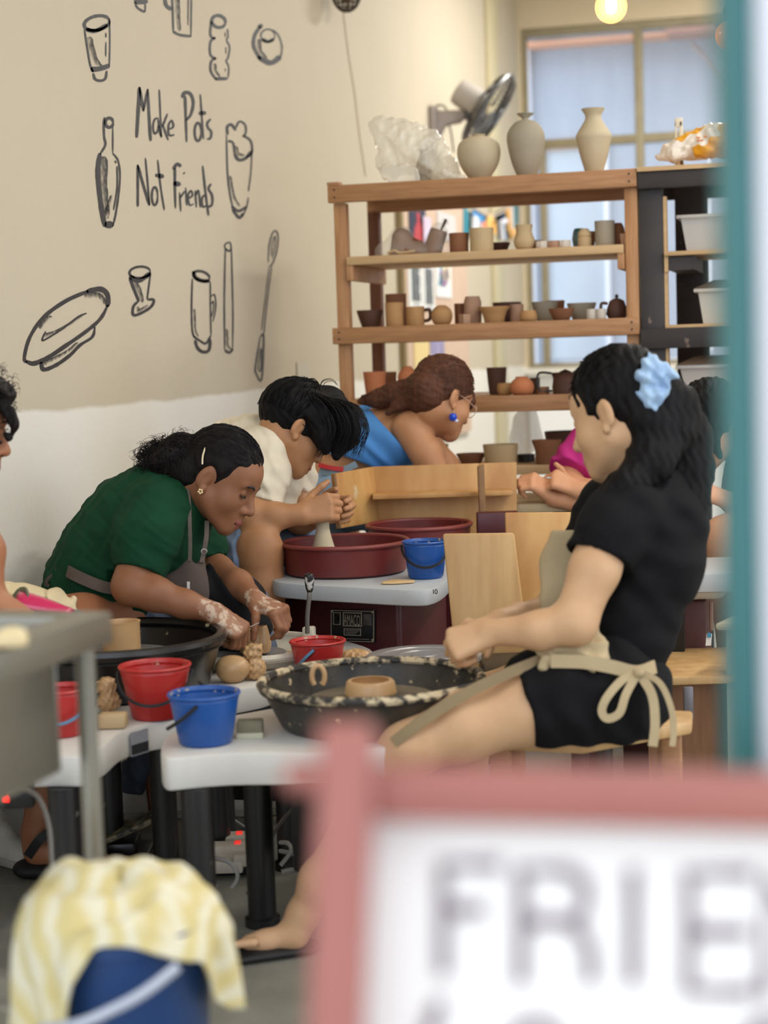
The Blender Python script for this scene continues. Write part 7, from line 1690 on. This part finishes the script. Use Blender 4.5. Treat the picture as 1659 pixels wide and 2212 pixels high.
hand(B, V(1192, 1072, 5.37), -CX * .6 + CY * .45 + CZ * .2, -CZ * .6 - CY * .7, CY, ((58, 74, 40),) * 4, .92, thumb_dir=-CX * .7 - CY * .2)
B.mesh('body', [sk_p, lp_k, m_dkn], pk_, .005)
T = Rec(); T.chain([(V(1310, 1085, 5.58), .125), (V(1305, 995, 5.58), .124), (V(1308, 962, 5.58), .09)], k=.05); T.chain([(V(1272, 965, 5.50), .074), (V(1240, 1004, 5.45), .064), (V(1222, 1026, 5.44), .056)], k=.03); T.chain([(V(1345, 980, 5.5), .066), (V(1350, 1040, 5.45), .058)], k=.03)
T.warp(folds(.004, wv(CX * .9 + CY * .4, .05), wv(CX * .2 + CY, .08, 1))); cut_end(T, V(1224, 1022, 5.44), V(1222, 1044, 5.43) - V(1255, 980, 5.5), .09)
T.cap(V(1320, 940, 5.57), V(1322, 900, 5.56), .058, .066, k=.006, op='sub')
T.mesh('t_shirt', cloth('magenta_cotton', (186, 48, 122), (164, 38, 106)), pk_, .0055)
Hh = Rec(); P = hd.P; A_ = hd.A; Hh.ell(P(0, -.008, .05), (.085, .104, .096), A_, k=.02); Hh.ell(P(0, .08, -.05), (.074, .062, .09), A_, k=.012, op='sub'); Hh.ell(P(0, -.03, -.09), (.09, .08, .056), A_, k=.016, op='sub'); Hh.mesh('hair', m_hk, pk_, .006)
Lg = Rec(); Lg.ell(V(1310, 1130, 5.58), (.14, .12, .09), (CX, CZ, CY), k=.04); Lg.chain([(V(1270, 1140, 5.55), .08), (V(1265, 1200, 5.50), .07), (V(1262, 1500, 5.55), .05)], k=.03); Lg.chain([(V(1350, 1140, 5.55), .08), (V(1355, 1200, 5.50), .07), (V(1358, 1500, 5.55), .05)], k=.03); Lg.mesh('trousers', cloth('navy_cloth', (40, 46, 66)), pk_, .008)
MB().tube([V(1184 + 0 * t, 1032, 5.3) + CX * .011 * math.cos(t) + CZ * .011 * math.sin(t) for t in np.linspace(0, 6.29, 14)], .002, 5, cap=False).build('ring', mat('ring_silver', (210, 206, 200), .3, metal=.7), pk_)

# ------------------------------------------------------------------ person at the right edge
r_p = thing('person', np.append(V(1640, 1100, 5.1)[:2], 0), 'dark-haired person at the right edge behind the teal door frame', 'person')
B = Rec(); hd = Head(1575, 925, 4.98, -1, 26, 25, 1.0); hd.build(B, (V(1640, 985, 5.08), .056))
B.chain([(V(1680, 1160, 5.1), .12), (V(1660, 1040, 5.1), .11), (V(1645, 990, 5.08), .07)], k=.04)
B.chain([(V(1620, 1030, 4.98), .05), (V(1630, 1090, 4.92), .044), (V(1600, 1095, 4.88), .034), (V(1575, 1085, 4.88), .027)], k=.02)
hand(B, V(1575, 1082, 4.88), -CX * .8 + CY * .3, -CZ * .5 - CY * .7, CY, ((40, 50, 25),) * 4, .95, thumb_dir=-CX * .5 + CY * .9)
B.chain([(V(1690, 1200, 4.96), .09), (V(1600, 1180, 4.86), .07), (V(1568, 1165, 4.84), .062)], k=.03); B.chain([(V(1568, 1165, 4.84), .06), (V(1580, 1300, 4.84), .052), (V(1590, 1500, 4.84), .04)], k=.03)
B.mesh('body', [sk_p, lp_k, m_dkn], r_p, .0055)
Hh = Rec(); P = hd.P; A_ = hd.A; Hh.ell(P(0, -.008, .05), (.09, .108, .10), A_, k=.02); Hh.ell(P(0, .08, -.05), (.07, .06, .085), A_, k=.012, op='sub'); Hh.chain([(P(0, -.08, .0), .05), (P(0, -.09, -.1), .05), (P(.02, -.08, -.16), .03)], k=.03); Hh.cap(P(.06, .05, .03), P(.07, .06, -.06), .018, .01, k=.02); Hh.warp(folds(.002, wv(CX, .02), wv(CX + CZ, .03, 1))); Hh.mesh('hair', m_hk, r_p, .0055)
T = Rec(); T.chain([(V(1680, 1150, 5.1), .135), (V(1660, 1040, 5.1), .128), (V(1648, 1000, 5.09), .085)], k=.05); T.chain([(V(1628, 1020, 5.0), .066), (V(1630, 1075, 4.94), .056)], k=.03); T.mesh('t_shirt', cloth('grey_cotton', (150, 150, 156)), r_p, .006)

# ------------------------------------------------------------------ person at the left edge
l_p = thing('person', np.append(V(-110, 1330, 3.75)[:2], 0), 'person cut by the left edge with a dark curly lock and cream shorts', 'person')
sk_l = skin('skin_medium', (168, 112, 78), (146, 92, 62))
B = Rec(); hd = Head(-122, 927, 3.62, 1, 10, 6, 1.0); hd.build(B, (V(-160, 1005, 3.72), .056))
B.chain([(V(-130, 1310, 3.76), .11), (V(-140, 1170, 3.74), .105), (V(-155, 1070, 3.73), .08)], k=.04)
B.chain([(V(-90, 1080, 3.58), .05), (V(-38, 1190, 3.56), .043), (V(-36, 1300, 3.55), .042), (V(60, 1350, 3.55), .03)], k=.02)
B.chain([(V(-110, 1345, 3.84), .095), (V(40, 1340, 4.06), .068), (V(180, 1336, 4.24), .056), (V(265, 1338, 4.34), .050)], k=.03)
B.chain([(V(265, 1338, 4.34), .050), (V(250, 1450, 4.36), .050), (V(200, 1600, 4.36), .042)], k=.03)
B.chain([(V(-110, 1350, 4.05), .09), (V(30, 1420, 3.8), .07), (V(90, 1470, 3.75), .06)], k=.03) if False else None
B.chain([(V(105, 1560, 4.18), .05), (V(92, 1700, 4.14), .040), (V(80, 1800, 4.12), .034), (V(85, 1835, 4.11), .034), (V(160, 1855, 4.10), .028), (V(225, 1862, 4.09), .020)], k=.02)
B.chain([(V(200, 1600, 4.36), .042), (V(105, 1560, 4.18), .05)], k=.02)
B.cap(V(225, 1860, 4.07), V(240, 1862, 4.065), .012, .011, k=.006)
B.mesh('body', [sk_l, lp_g, m_dkn], l_p, .0048)
Hh = Rec(); P = hd.P; A_ = hd.A
Hh.ell(P(0, -.008, .052), (.09, .106, .100), A_, k=.02); Hh.ell(P(0, .084, -.050), (.074, .062, .090), A_, k=.012, op='sub'); Hh.ell(P(.06, .07, -.04), (.05, .045, .07), A_, k=.012, op='sub'); Hh.ell(P(0, .06, .095), (.07, .05, .03), A_, k=.03)
Hh.chain([(P(.02, .080, .085), .020), (P(.02, .112, .060), .011), (P(.02, .128, .030), .008), (P(.02, .122, .006), .006), (P(.02, .108, -.006), .003)], k=.012)
Hh.warp(folds(.003, wv(CX, .02), wv(CX + CY, .03, 1))); hr = Hh.mesh('hair', m_hb, l_p, .0045)
strands('hair_curls', hr, m_hb, frizz(P(.02, .06, .10), (.06, .05, .04), 160, .03, .006, .004, A_) + frizz(P(.02, .115, .045), (.012, .012, .03), 50, .022, .005, .006, A_), .0010, 3)
T = Rec(); T.chain([(V(-130, 1310, 3.76), .122), (V(-140, 1170, 3.74), .12), (V(-155, 1070, 3.73), .09)], k=.05); T.chain([(V(-92, 1085, 3.58), .062), (V(-62, 1150, 3.57), .054)], k=.03); T.mesh('top', cloth('cream_top', (206, 190, 160)), l_p, .006)
Sh = Rec(); Sh.chain([(V(-110, 1345, 3.84), .11), (V(20, 1342, 4.03), .084), (V(128, 1338, 4.17), .072)], k=.03); cut_end(Sh, V(124, 1338, 4.166), V(180, 1336, 4.24) - V(20, 1342, 4.03), .12); Sh.warp(folds(.003, wv(CX, .04), wv(CX + CY, .03, 1))); Sh.mesh('shorts', cloth('cream_shorts', (222, 204, 166), (204, 184, 142)), l_p, .005)
S2 = Rec(); a0, b0_ = V(70, 1880, 4.12), V(238, 1886, 4.09); a0[2] = b0_[2] = .02; S2.cap(a0, b0_, .046, .042, k=.01, flat=((0, 0, 1), .5)); S2.half((0, 0, .001), (0, 0, -1)); sd_ = S2.mesh('sandal', mat('sandal_black', (28, 26, 26), .6), l_p, .004)
strap('sandal_strap', [V(60, 1850, 4.075), V(85, 1815, 4.06), V(110, 1800, 4.07), V(120, 1830, 4.06)], .022, mat('sandal_black', (28, 26, 26)), sd_, .004)
strap('sandal_strap', [V(165, 1880, 4.05), V(190, 1842, 4.05), V(205, 1842, 4.08)], .022, mat('sandal_black', (28, 26, 26)), sd_, .004)
# odd sneaker under the left wheel
sn_ = thing('sneaker', np.append(V(20, 1830, 4.28)[:2], 0), 'off-white lace-up sneaker on the floor at the left edge', 'shoe')
pa = np.append(V(-20, 1820, 4.3)[:2], 0); shoe(sn_, pa, pa + e1 * .10 - e2 * .10, .044, m_snk, pa + [0, 0, .09], 'shoe_upper')

# stools under the seated people (mostly hidden)
def stool_(px, py, d, z, lab):
    p = V(px, py, d); t = thing('stool', (p[0], p[1], 0), lab, 'stool', 'work stools')
    MB().lathe([(0, z - .03), (.15, z - .03), (.15, z), (0, z)], (p[0], p[1], 0), 28).build('seat', m_woodd, t, bevel=.004)
    for k in range(4):
        a = k * math.pi / 2 + .6; MB().tube([(p[0] + .1 * math.cos(a), p[1] + .1 * math.sin(a), z - .03), (p[0] + .13 * math.cos(a), p[1] + .13 * math.sin(a), 0)], .014, 8).build('leg', m_woodd, t)
stool_(205, 1310, 4.48, .47, 'dark stool under the woman in green'); stool_(440, 1230, 5.02, .50, 'dark stool under the person in cream')
stool_(-215, 1340, 3.62, .47, 'dark stool at the left picture edge'); stool_(1310, 1130, 5.58, .56, 'dark stool under the person in magenta'); stool_(1690, 1200, 5.05, .52, 'dark stool at the right picture edge'); stool_(712, 1080, 5.62, .60, 'dark stool under the woman in blue')
# ================================================================== FOREGROUND (out of focus)
# stainless sink
ZK = .856
A = on_z(243, 1320, ZK); f1 = nrm(on_z(0, 1405, ZK) - A); f2 = nrm(np.cross([0, 0, 1], f1)); f2 = f2 if np.dot(f2, CX) < 0 else -f2
L1, L2 = .52, .50
sink = thing('steel_sink', np.append((A + f1 * L1 / 2 + f2 * L2 / 2)[:2], 0), 'out-of-focus stainless steel sink stand at the left edge', 'sink')
def skbox(a0, a1, b0, b1, z0, z1, nm, bev=.004):
    c = A + f1 * (a0 + a1) / 2 + f2 * (b0 + b1) / 2; c[2] = (z0 + z1) / 2
    return MB().box(c, (a1 - a0, b1 - b0, z1 - z0), (f1, f2, (0, 0, 1))).build(nm, m_steel, sink, bevel=bev)
w = .055
skbox(0, L1, 0, w, ZK - .044, ZK, 'rim'); skbox(0, L1, L2 - w, L2, ZK - .044, ZK, 'rim'); skbox(0, w, w, L2 - w, ZK - .044, ZK, 'rim'); skbox(L1 - w, L1, w, L2 - w, ZK - .044, ZK, 'rim')
bz = ZK - .21
skbox(w + .01, L1 - w, w + .002, w + .006, bz, ZK - .01, 'basin_wall'); skbox(w + .01, L1 - w, L2 - w - .006, L2 - w - .002, bz, ZK - .01, 'basin_wall')
skbox(w + .01, w + .014, w, L2 - w, bz, ZK - .01, 'basin_wall'); skbox(L1 - w - .004, L1 - w, w, L2 - w, bz, ZK - .01, 'basin_wall'); skbox(w + .01, L1 - w, w, L2 - w, bz, bz + .004, 'basin_floor')
for a, b in ((.03, .03), (L1 - .03, .03), (.03, L2 - .03), (L1 - .03, L2 - .03)):
    p = A + f1 * a + f2 * b; MB().lathe([(0, 0), (.022, 0), (.022, .03), (.0135, .035), (.0135, ZK - .044), (0, ZK - .044)], (p[0], p[1], 0), 20).build('leg', m_steel, sink)
MB().tube([A * [1, 1, 0] + f1 * .03 + f2 * .03 + [0, 0, .13], A * [1, 1, 0] + f1 * .03 + f2 * (L2 - .03) + [0, 0, .13]], .010, 10).build('lower_rail', m_steel, sink)
p = on_z(22, 1396, ZK)
S = Field(p - [.05, .05, .001], p + [.05, .05, .05], .004); S.ell(p + [0, 0, .008], (.034, .018, .016), (f1, f2, (0, 0, 1))); S.ell(p + f1 * .012 - f2 * .014 + [0, 0, .004], (.016, .014, .02), k=.01); S.half(p + [0, 0, .001], (0, 0, -1))
tag(S.mesh('soap', mat('soap_cream', (222, 204, 158), .5, (200, 170, 120), 10, .5)), 'cream soap bar on the steel sink rim', 'soap')
# glossy pink curved tray with mesh end, behind the sink
o0 = V(45, 1292, 3.78); ax = nrm(e1 * .98 - np.array([0, 0, .14]) - e2 * .1)
pk = thing('pink_slipper', o0, 'glossy pink slipper with grey mesh opening lying above the sink', 'slipper')
q = MB(); n = 16; vs = []; up = np.array([0, 0, 1.]); sd = nrm(np.cross(ax, up))
for i in range(10):
    f = i / 9; r = .034 * (1 - .75 * f ** 1.3)
    for k in range(n + 1):
        a = math.pi * k / n; vs.append(o0 + ax * .115 * f + sd * math.cos(a) * r * 1.3 + up * (math.sin(a) * r - .018 + .0 * f))
q.add(vs, [(i * (n + 1) + k, i * (n + 1) + k + 1, (i + 1) * (n + 1) + k + 1, (i + 1) * (n + 1) + k) for i in range(9) for k in range(n)])
o = q.build('upper', mat('pink_gloss', (206, 30, 92), .15, coat=.6), pk); md = o.modifiers.new('t', 'SOLIDIFY'); md.thickness = .004
MB().lathe([(.001, -.002), (.038, 0), (.036, .004), (.001, .004)], o0 - ax * .004 - up * .012, 24, ax=nrm(-ax + up * .3 + CZ * .9)).build('mesh_lining', mat('mesh_grey', (120, 122, 100), .8, (90, 92, 76), 60, .7), pk)
MB().box(o0 + ax * .05 - up * .02, (.15, .075, .008), (ax, sd, np.cross(ax, sd))).build('sole', mat('sole_grey', (110, 100, 96), .7), pk, bevel=.003)

# towel-draped blue bucket
cz = V(268, 1975, 2.2); zr = cz[2]; R0 = .112; hb = .29
stool = thing('low_stool', (cz[0], cz[1], 0), 'low stool under the towel-draped bucket', 'stool')
MB().lathe([(0, zr - hb - .03), (.15, zr - hb - .03), (.15, zr - hb - .001), (0, zr - hb - .001)], (cz[0], cz[1], 0), 32).build('seat', m_woodd, stool, bevel=.004)
for k in range(3):
    a = 2.1 * k + .5; MB().tube([cz * [1, 1, 0] + [.10 * math.cos(a), .10 * math.sin(a), zr - hb - .03], cz * [1, 1, 0] + [.13 * math.cos(a), .13 * math.sin(a), 0]], .014, 10).build('leg', m_woodd, stool)
bk = thing('bucket', (cz[0], cz[1], zr - hb), 'large blue bucket with white handle under the yellow towel', 'bucket')
b0 = np.array([cz[0], cz[1], zr - hb])
MB().lathe(vessel([(R0 * .8, 0), (R0 * .82, .01), (R0 * .97, hb * .93), (R0 * 1.04, hb * .94), (R0 * 1.04, hb)], .004), b0, 48).build('bucket_body', mat('blue_bucket_deep', (26, 62, 112), .4, (20, 52, 96), 7, .5), bk, smooth=40)
pts = [V(170, 2212, 2.06), V(235, 2185, 2.06), V(310, 2145, 2.06), V(385, 2088, 2.075)]
MB().tube(spline([V(90, 2225, 2.10)] + pts, 6), .007, 10).build('handle', mat('handle_white', (176, 180, 190), .4), bk)
# towel: radial sheet over the rim with folds
m_tow = mat('yellow_towel', (226, 212, 158), .9)
nt = m_tow.node_tree; bs = nt.nodes['Principled BSDF']; tc = nt.nodes.new('ShaderNodeTexCoord'); at = nt.nodes.new('ShaderNodeAttribute'); at.attribute_name = 'weave'
wv = nt.nodes.new('ShaderNodeTexWave'); wv.inputs['Scale'].default_value = 6.5; wv.inputs['Distortion'].default_value = 9; wv.inputs['Detail'].default_value = 2; wv.inputs['Detail Scale'].default_value = 1.6
nt.links.new(at.outputs['Vector'], wv.inputs['Vector']); mx = nt.nodes.new('ShaderNodeMix'); mx.data_type = 'RGBA'; mx.inputs[6].default_value = lin((206, 188, 128)); mx.inputs[7].default_value = lin((220, 212, 184)); nt.links.new(wv.outputs['Fac'], mx.inputs[0]); nt.links.new(mx.outputs[2], bs.inputs['Base Color'])
NT, NR = 120, 44; vs = []; wvco = []
base_ang = math.atan2(CX[1], CX[0])           # angle 0 = image right
def drop(th):    # hanging length by direction (deg from image right, -90 = towards camera)
    d = math.degrees(th) % 360
    K = [(0, .14), (30, .10), (90, .06), (150, .12), (180, .26), (215, .30), (236, .25), (250, .06), (262, .02), (300, .018), (320, .03), (330, .09), (345, .13), (360, .14)]
    for (a, x), (b, y) in zip(K[:-1], K[1:]):
        if a <= d <= b: return x + (y - x) * (d - a) / (b - a)
for j in range(NR + 1):
    for i in range(NT):
        th = 2 * math.pi * i / NT; sN = j / NR
        tot = R0 * 1.07 + drop(th); s = sN * tot
        fold = math.sin(th * 7 + 1.5 * math.sin(th * 3) + 12 * s) * .6 + math.sin(th * 15 + 2 - 20 * s) * .4
        if s <= R0 * 1.07:
            r = s; f = s / (R0 * 1.07); z = zr + .022 + .030 * (1 - f ** 2.2) * (1 + .4 * math.sin(th * 2 + 2.0)) + .010 * math.sin(5 * th + 9 * f) * f + .003 * math.sin(9 * th - 14 * f) * f + .003 * math.sin(13 * f + 3 * th) + .014 * math.cos(th - 2.6) * f
        else:
            e = s - R0 * 1.07; r = R0 * 1.07 + .012 * min(1, e / .03) + fold * .011 * min(1, e / .06) + .05 * e; z = zr + .020 - e + .010 * math.sin(5 * th + 9) + .014 * math.cos(th - 2.6)
        wl_ = base_ang + th
        vs.append((cz[0] + r * math.cos(wl_), cz[1] + r * math.sin(wl_), z)); wvco.append((s * math.cos(th), s * math.sin(th), 0))
q = MB(); q.add(vs, [(j * NT + i, j * NT + (i + 1) % NT, (j + 1) * NT + (i + 1) % NT, (j + 1) * NT + i) for j in range(NR) for i in range(NT)])
me = bpy.data.meshes.new('towel'); og = np.array([cz[0], cz[1], zr]); me.from_pydata([tuple(np.array(v) - og) for v in q.v], [], q.f)
me.polygons.foreach_set('use_smooth', [True] * len(me.polygons)); me.materials.append(m_tow)
a_ = me.attributes.new('weave', 'FLOAT_VECTOR', 'POINT'); a_.data.foreach_set('vector', np.array(wvco, np.float32).ravel())
tw = _link('towel', me, None, og); md = tw.modifiers.new('t', 'SOLIDIFY'); md.thickness = .004; md.offset = 1
tag(tw, 'yellow and white striped towel draped over the big blue bucket', 'towel')

# pink sign stand
m_pinkf = mat('pink_painted_wood', (160, 97, 84), .55, (146, 84, 74), 5, .6)
m_signw = mat('sign_white', (230, 223, 215), .5)
DS = 0.98
sg0 = V(1250, 2000, DS); sN = nrm(CZ * .995 + CX * .05)
# board plane through sg0, facing the camera
hx = nrm(np.cross([0, 0, 1], CZ) * 1.0); hx = hx if np.dot(hx, CX) > 0 else -hx
sn = nrm(np.cross(hx, [0, 0, 1])); sn = sn if np.dot(sn, CZ) > 0 else -sn
sn = nrm(sn + hx * .10); 
def onS(px, py, off=0.0): return on_plane(px, py, sg0 + sn * off, sn)
sign = thing('sign_stand', np.append(sg0[:2], 0), 'blurred pink wooden sign stand with white lettered board in the foreground', 'sign')
def sboard(nm, px, m, off, th, par=None, bev=.004): return MB().extrude([onS(a, b, off) for a, b in px], sn * th).build(nm, m, par or sign, bevel=bev)
zf = 0.0
def post(xt0, xt1, yt, xb0, xb1, yb, off, th):
    P = [onS(xt0, yt, off), onS(xt1, yt, off), onS(xb1, yb, off), onS(xb0, yb, off)]
    # carry the post on to the floor
    for i, j in ((3, 0), (2, 1)):
        v = P[i] - P[j]; t = (0.001 - P[j][2]) / v[2]; P[i] = P[j] + v * t
    return MB().extrude(P, sn * th).build('post', m_pinkf, sign, bevel=.003)
post(688, 806, 1556, 664, 775, 2212, 0.0, .030)
post(2050, 2150, 1600, 2040, 2140, 2212, 0.0, .030)
sboard('rail', [(612, 1640), (2180, 1668), (2180, 1782), (612, 1692)], m_pinkf, .0, .020) if False else None
sboard('rail', [(800, 1642), (2060, 1668), (2060, 1784), (800, 1752)], m_pinkf, -.004, .024)
sboard('rail_stub', [(612, 1640), (690, 1641), (690, 1692), (612, 1690)], m_pinkf, -.004, .024)
sboard('rail', [(780, 2900), (2060, 2920), (2060, 3000), (780, 2980)], m_pinkf, -.004, .024)
face = sboard('sign_board', [(776, 1752), (2055, 1782), (2045, 2922), (760, 2902)], m_signw, -.016, .012, bev=.002)
m_let = mat('sign_ink', (116, 100, 106), .6)
def sl(strokes, nm):
    q = MB()
    for s in strokes:
        P = [onS(a, b, -.0035) for a, b in s]
        q.tube(P, .0042, 6)
    q.build(nm, m_let, face)
sl([[(957, 2104), (957, 1866), (1080, 1868)], [(957, 1962), (1046, 1964)]], 'letter_f')
sl([[(1125, 2122), (1127, 1876), (1225, 1880), (1262, 1905), (1264, 1955), (1245, 1988), (1130, 1988)], [(1235, 1990), (1272, 2040), (1276, 2120)]], 'letter_r')
sl([[(1366, 1876), (1366, 2124)]], 'letter_i')
sl([[(1622, 1886), (1488, 1884), (1486, 2138), (1620, 2140)], [(1488, 2010), (1612, 2012)]], 'letter_e')
sl([[(1650, 2150), (1654, 1890), (1790, 2150), (1794, 1892)]], 'letter_n')
sl([[(900, 2300), (950, 2160)]], 'letter_stroke'); sl([[(1110, 2300), (1120, 2215), (1170, 2204), (1200, 2230), (1205, 2300)]], 'letter_arch'); sl([[(1600, 2300), (1625, 2215), (1660, 2200), (1700, 2230)]], 'letter_arch')

# teal door frame and the white wall beside it
m_teal = mat('teal_paint', (50, 106, 104), .5, (40, 94, 94), 6, .5)
J = V(1592, 800, 1.5); Kp = V(1640, 800, 1.5)
dr = MB(); jx = nrm((CX[0], CX[1], 0)); jy = nrm((-CX[1], CX[0], 0))
j0 = V(1570, 1100, 1.06)
dr.box(np.array([j0[0], j0[1], 1.3]) + jx * .0075, (.015, .05, 2.6), (jx, jy, (0, 0, 1)))
door = tag(dr.build('door_1', m_teal, bevel=.003), 'blurred teal door frame at the right edge', kind='structure')
tag(MB().box(np.array([j0[0], j0[1], 1.4]) + jx * .5155 - jy * .0, (1.0, .08, 2.8), (jx, jy, (0, 0, 1))).build('wall_front', mat('front_wall_white', (206, 203, 204), .6)), 'white wall beside the teal door frame', kind='structure')
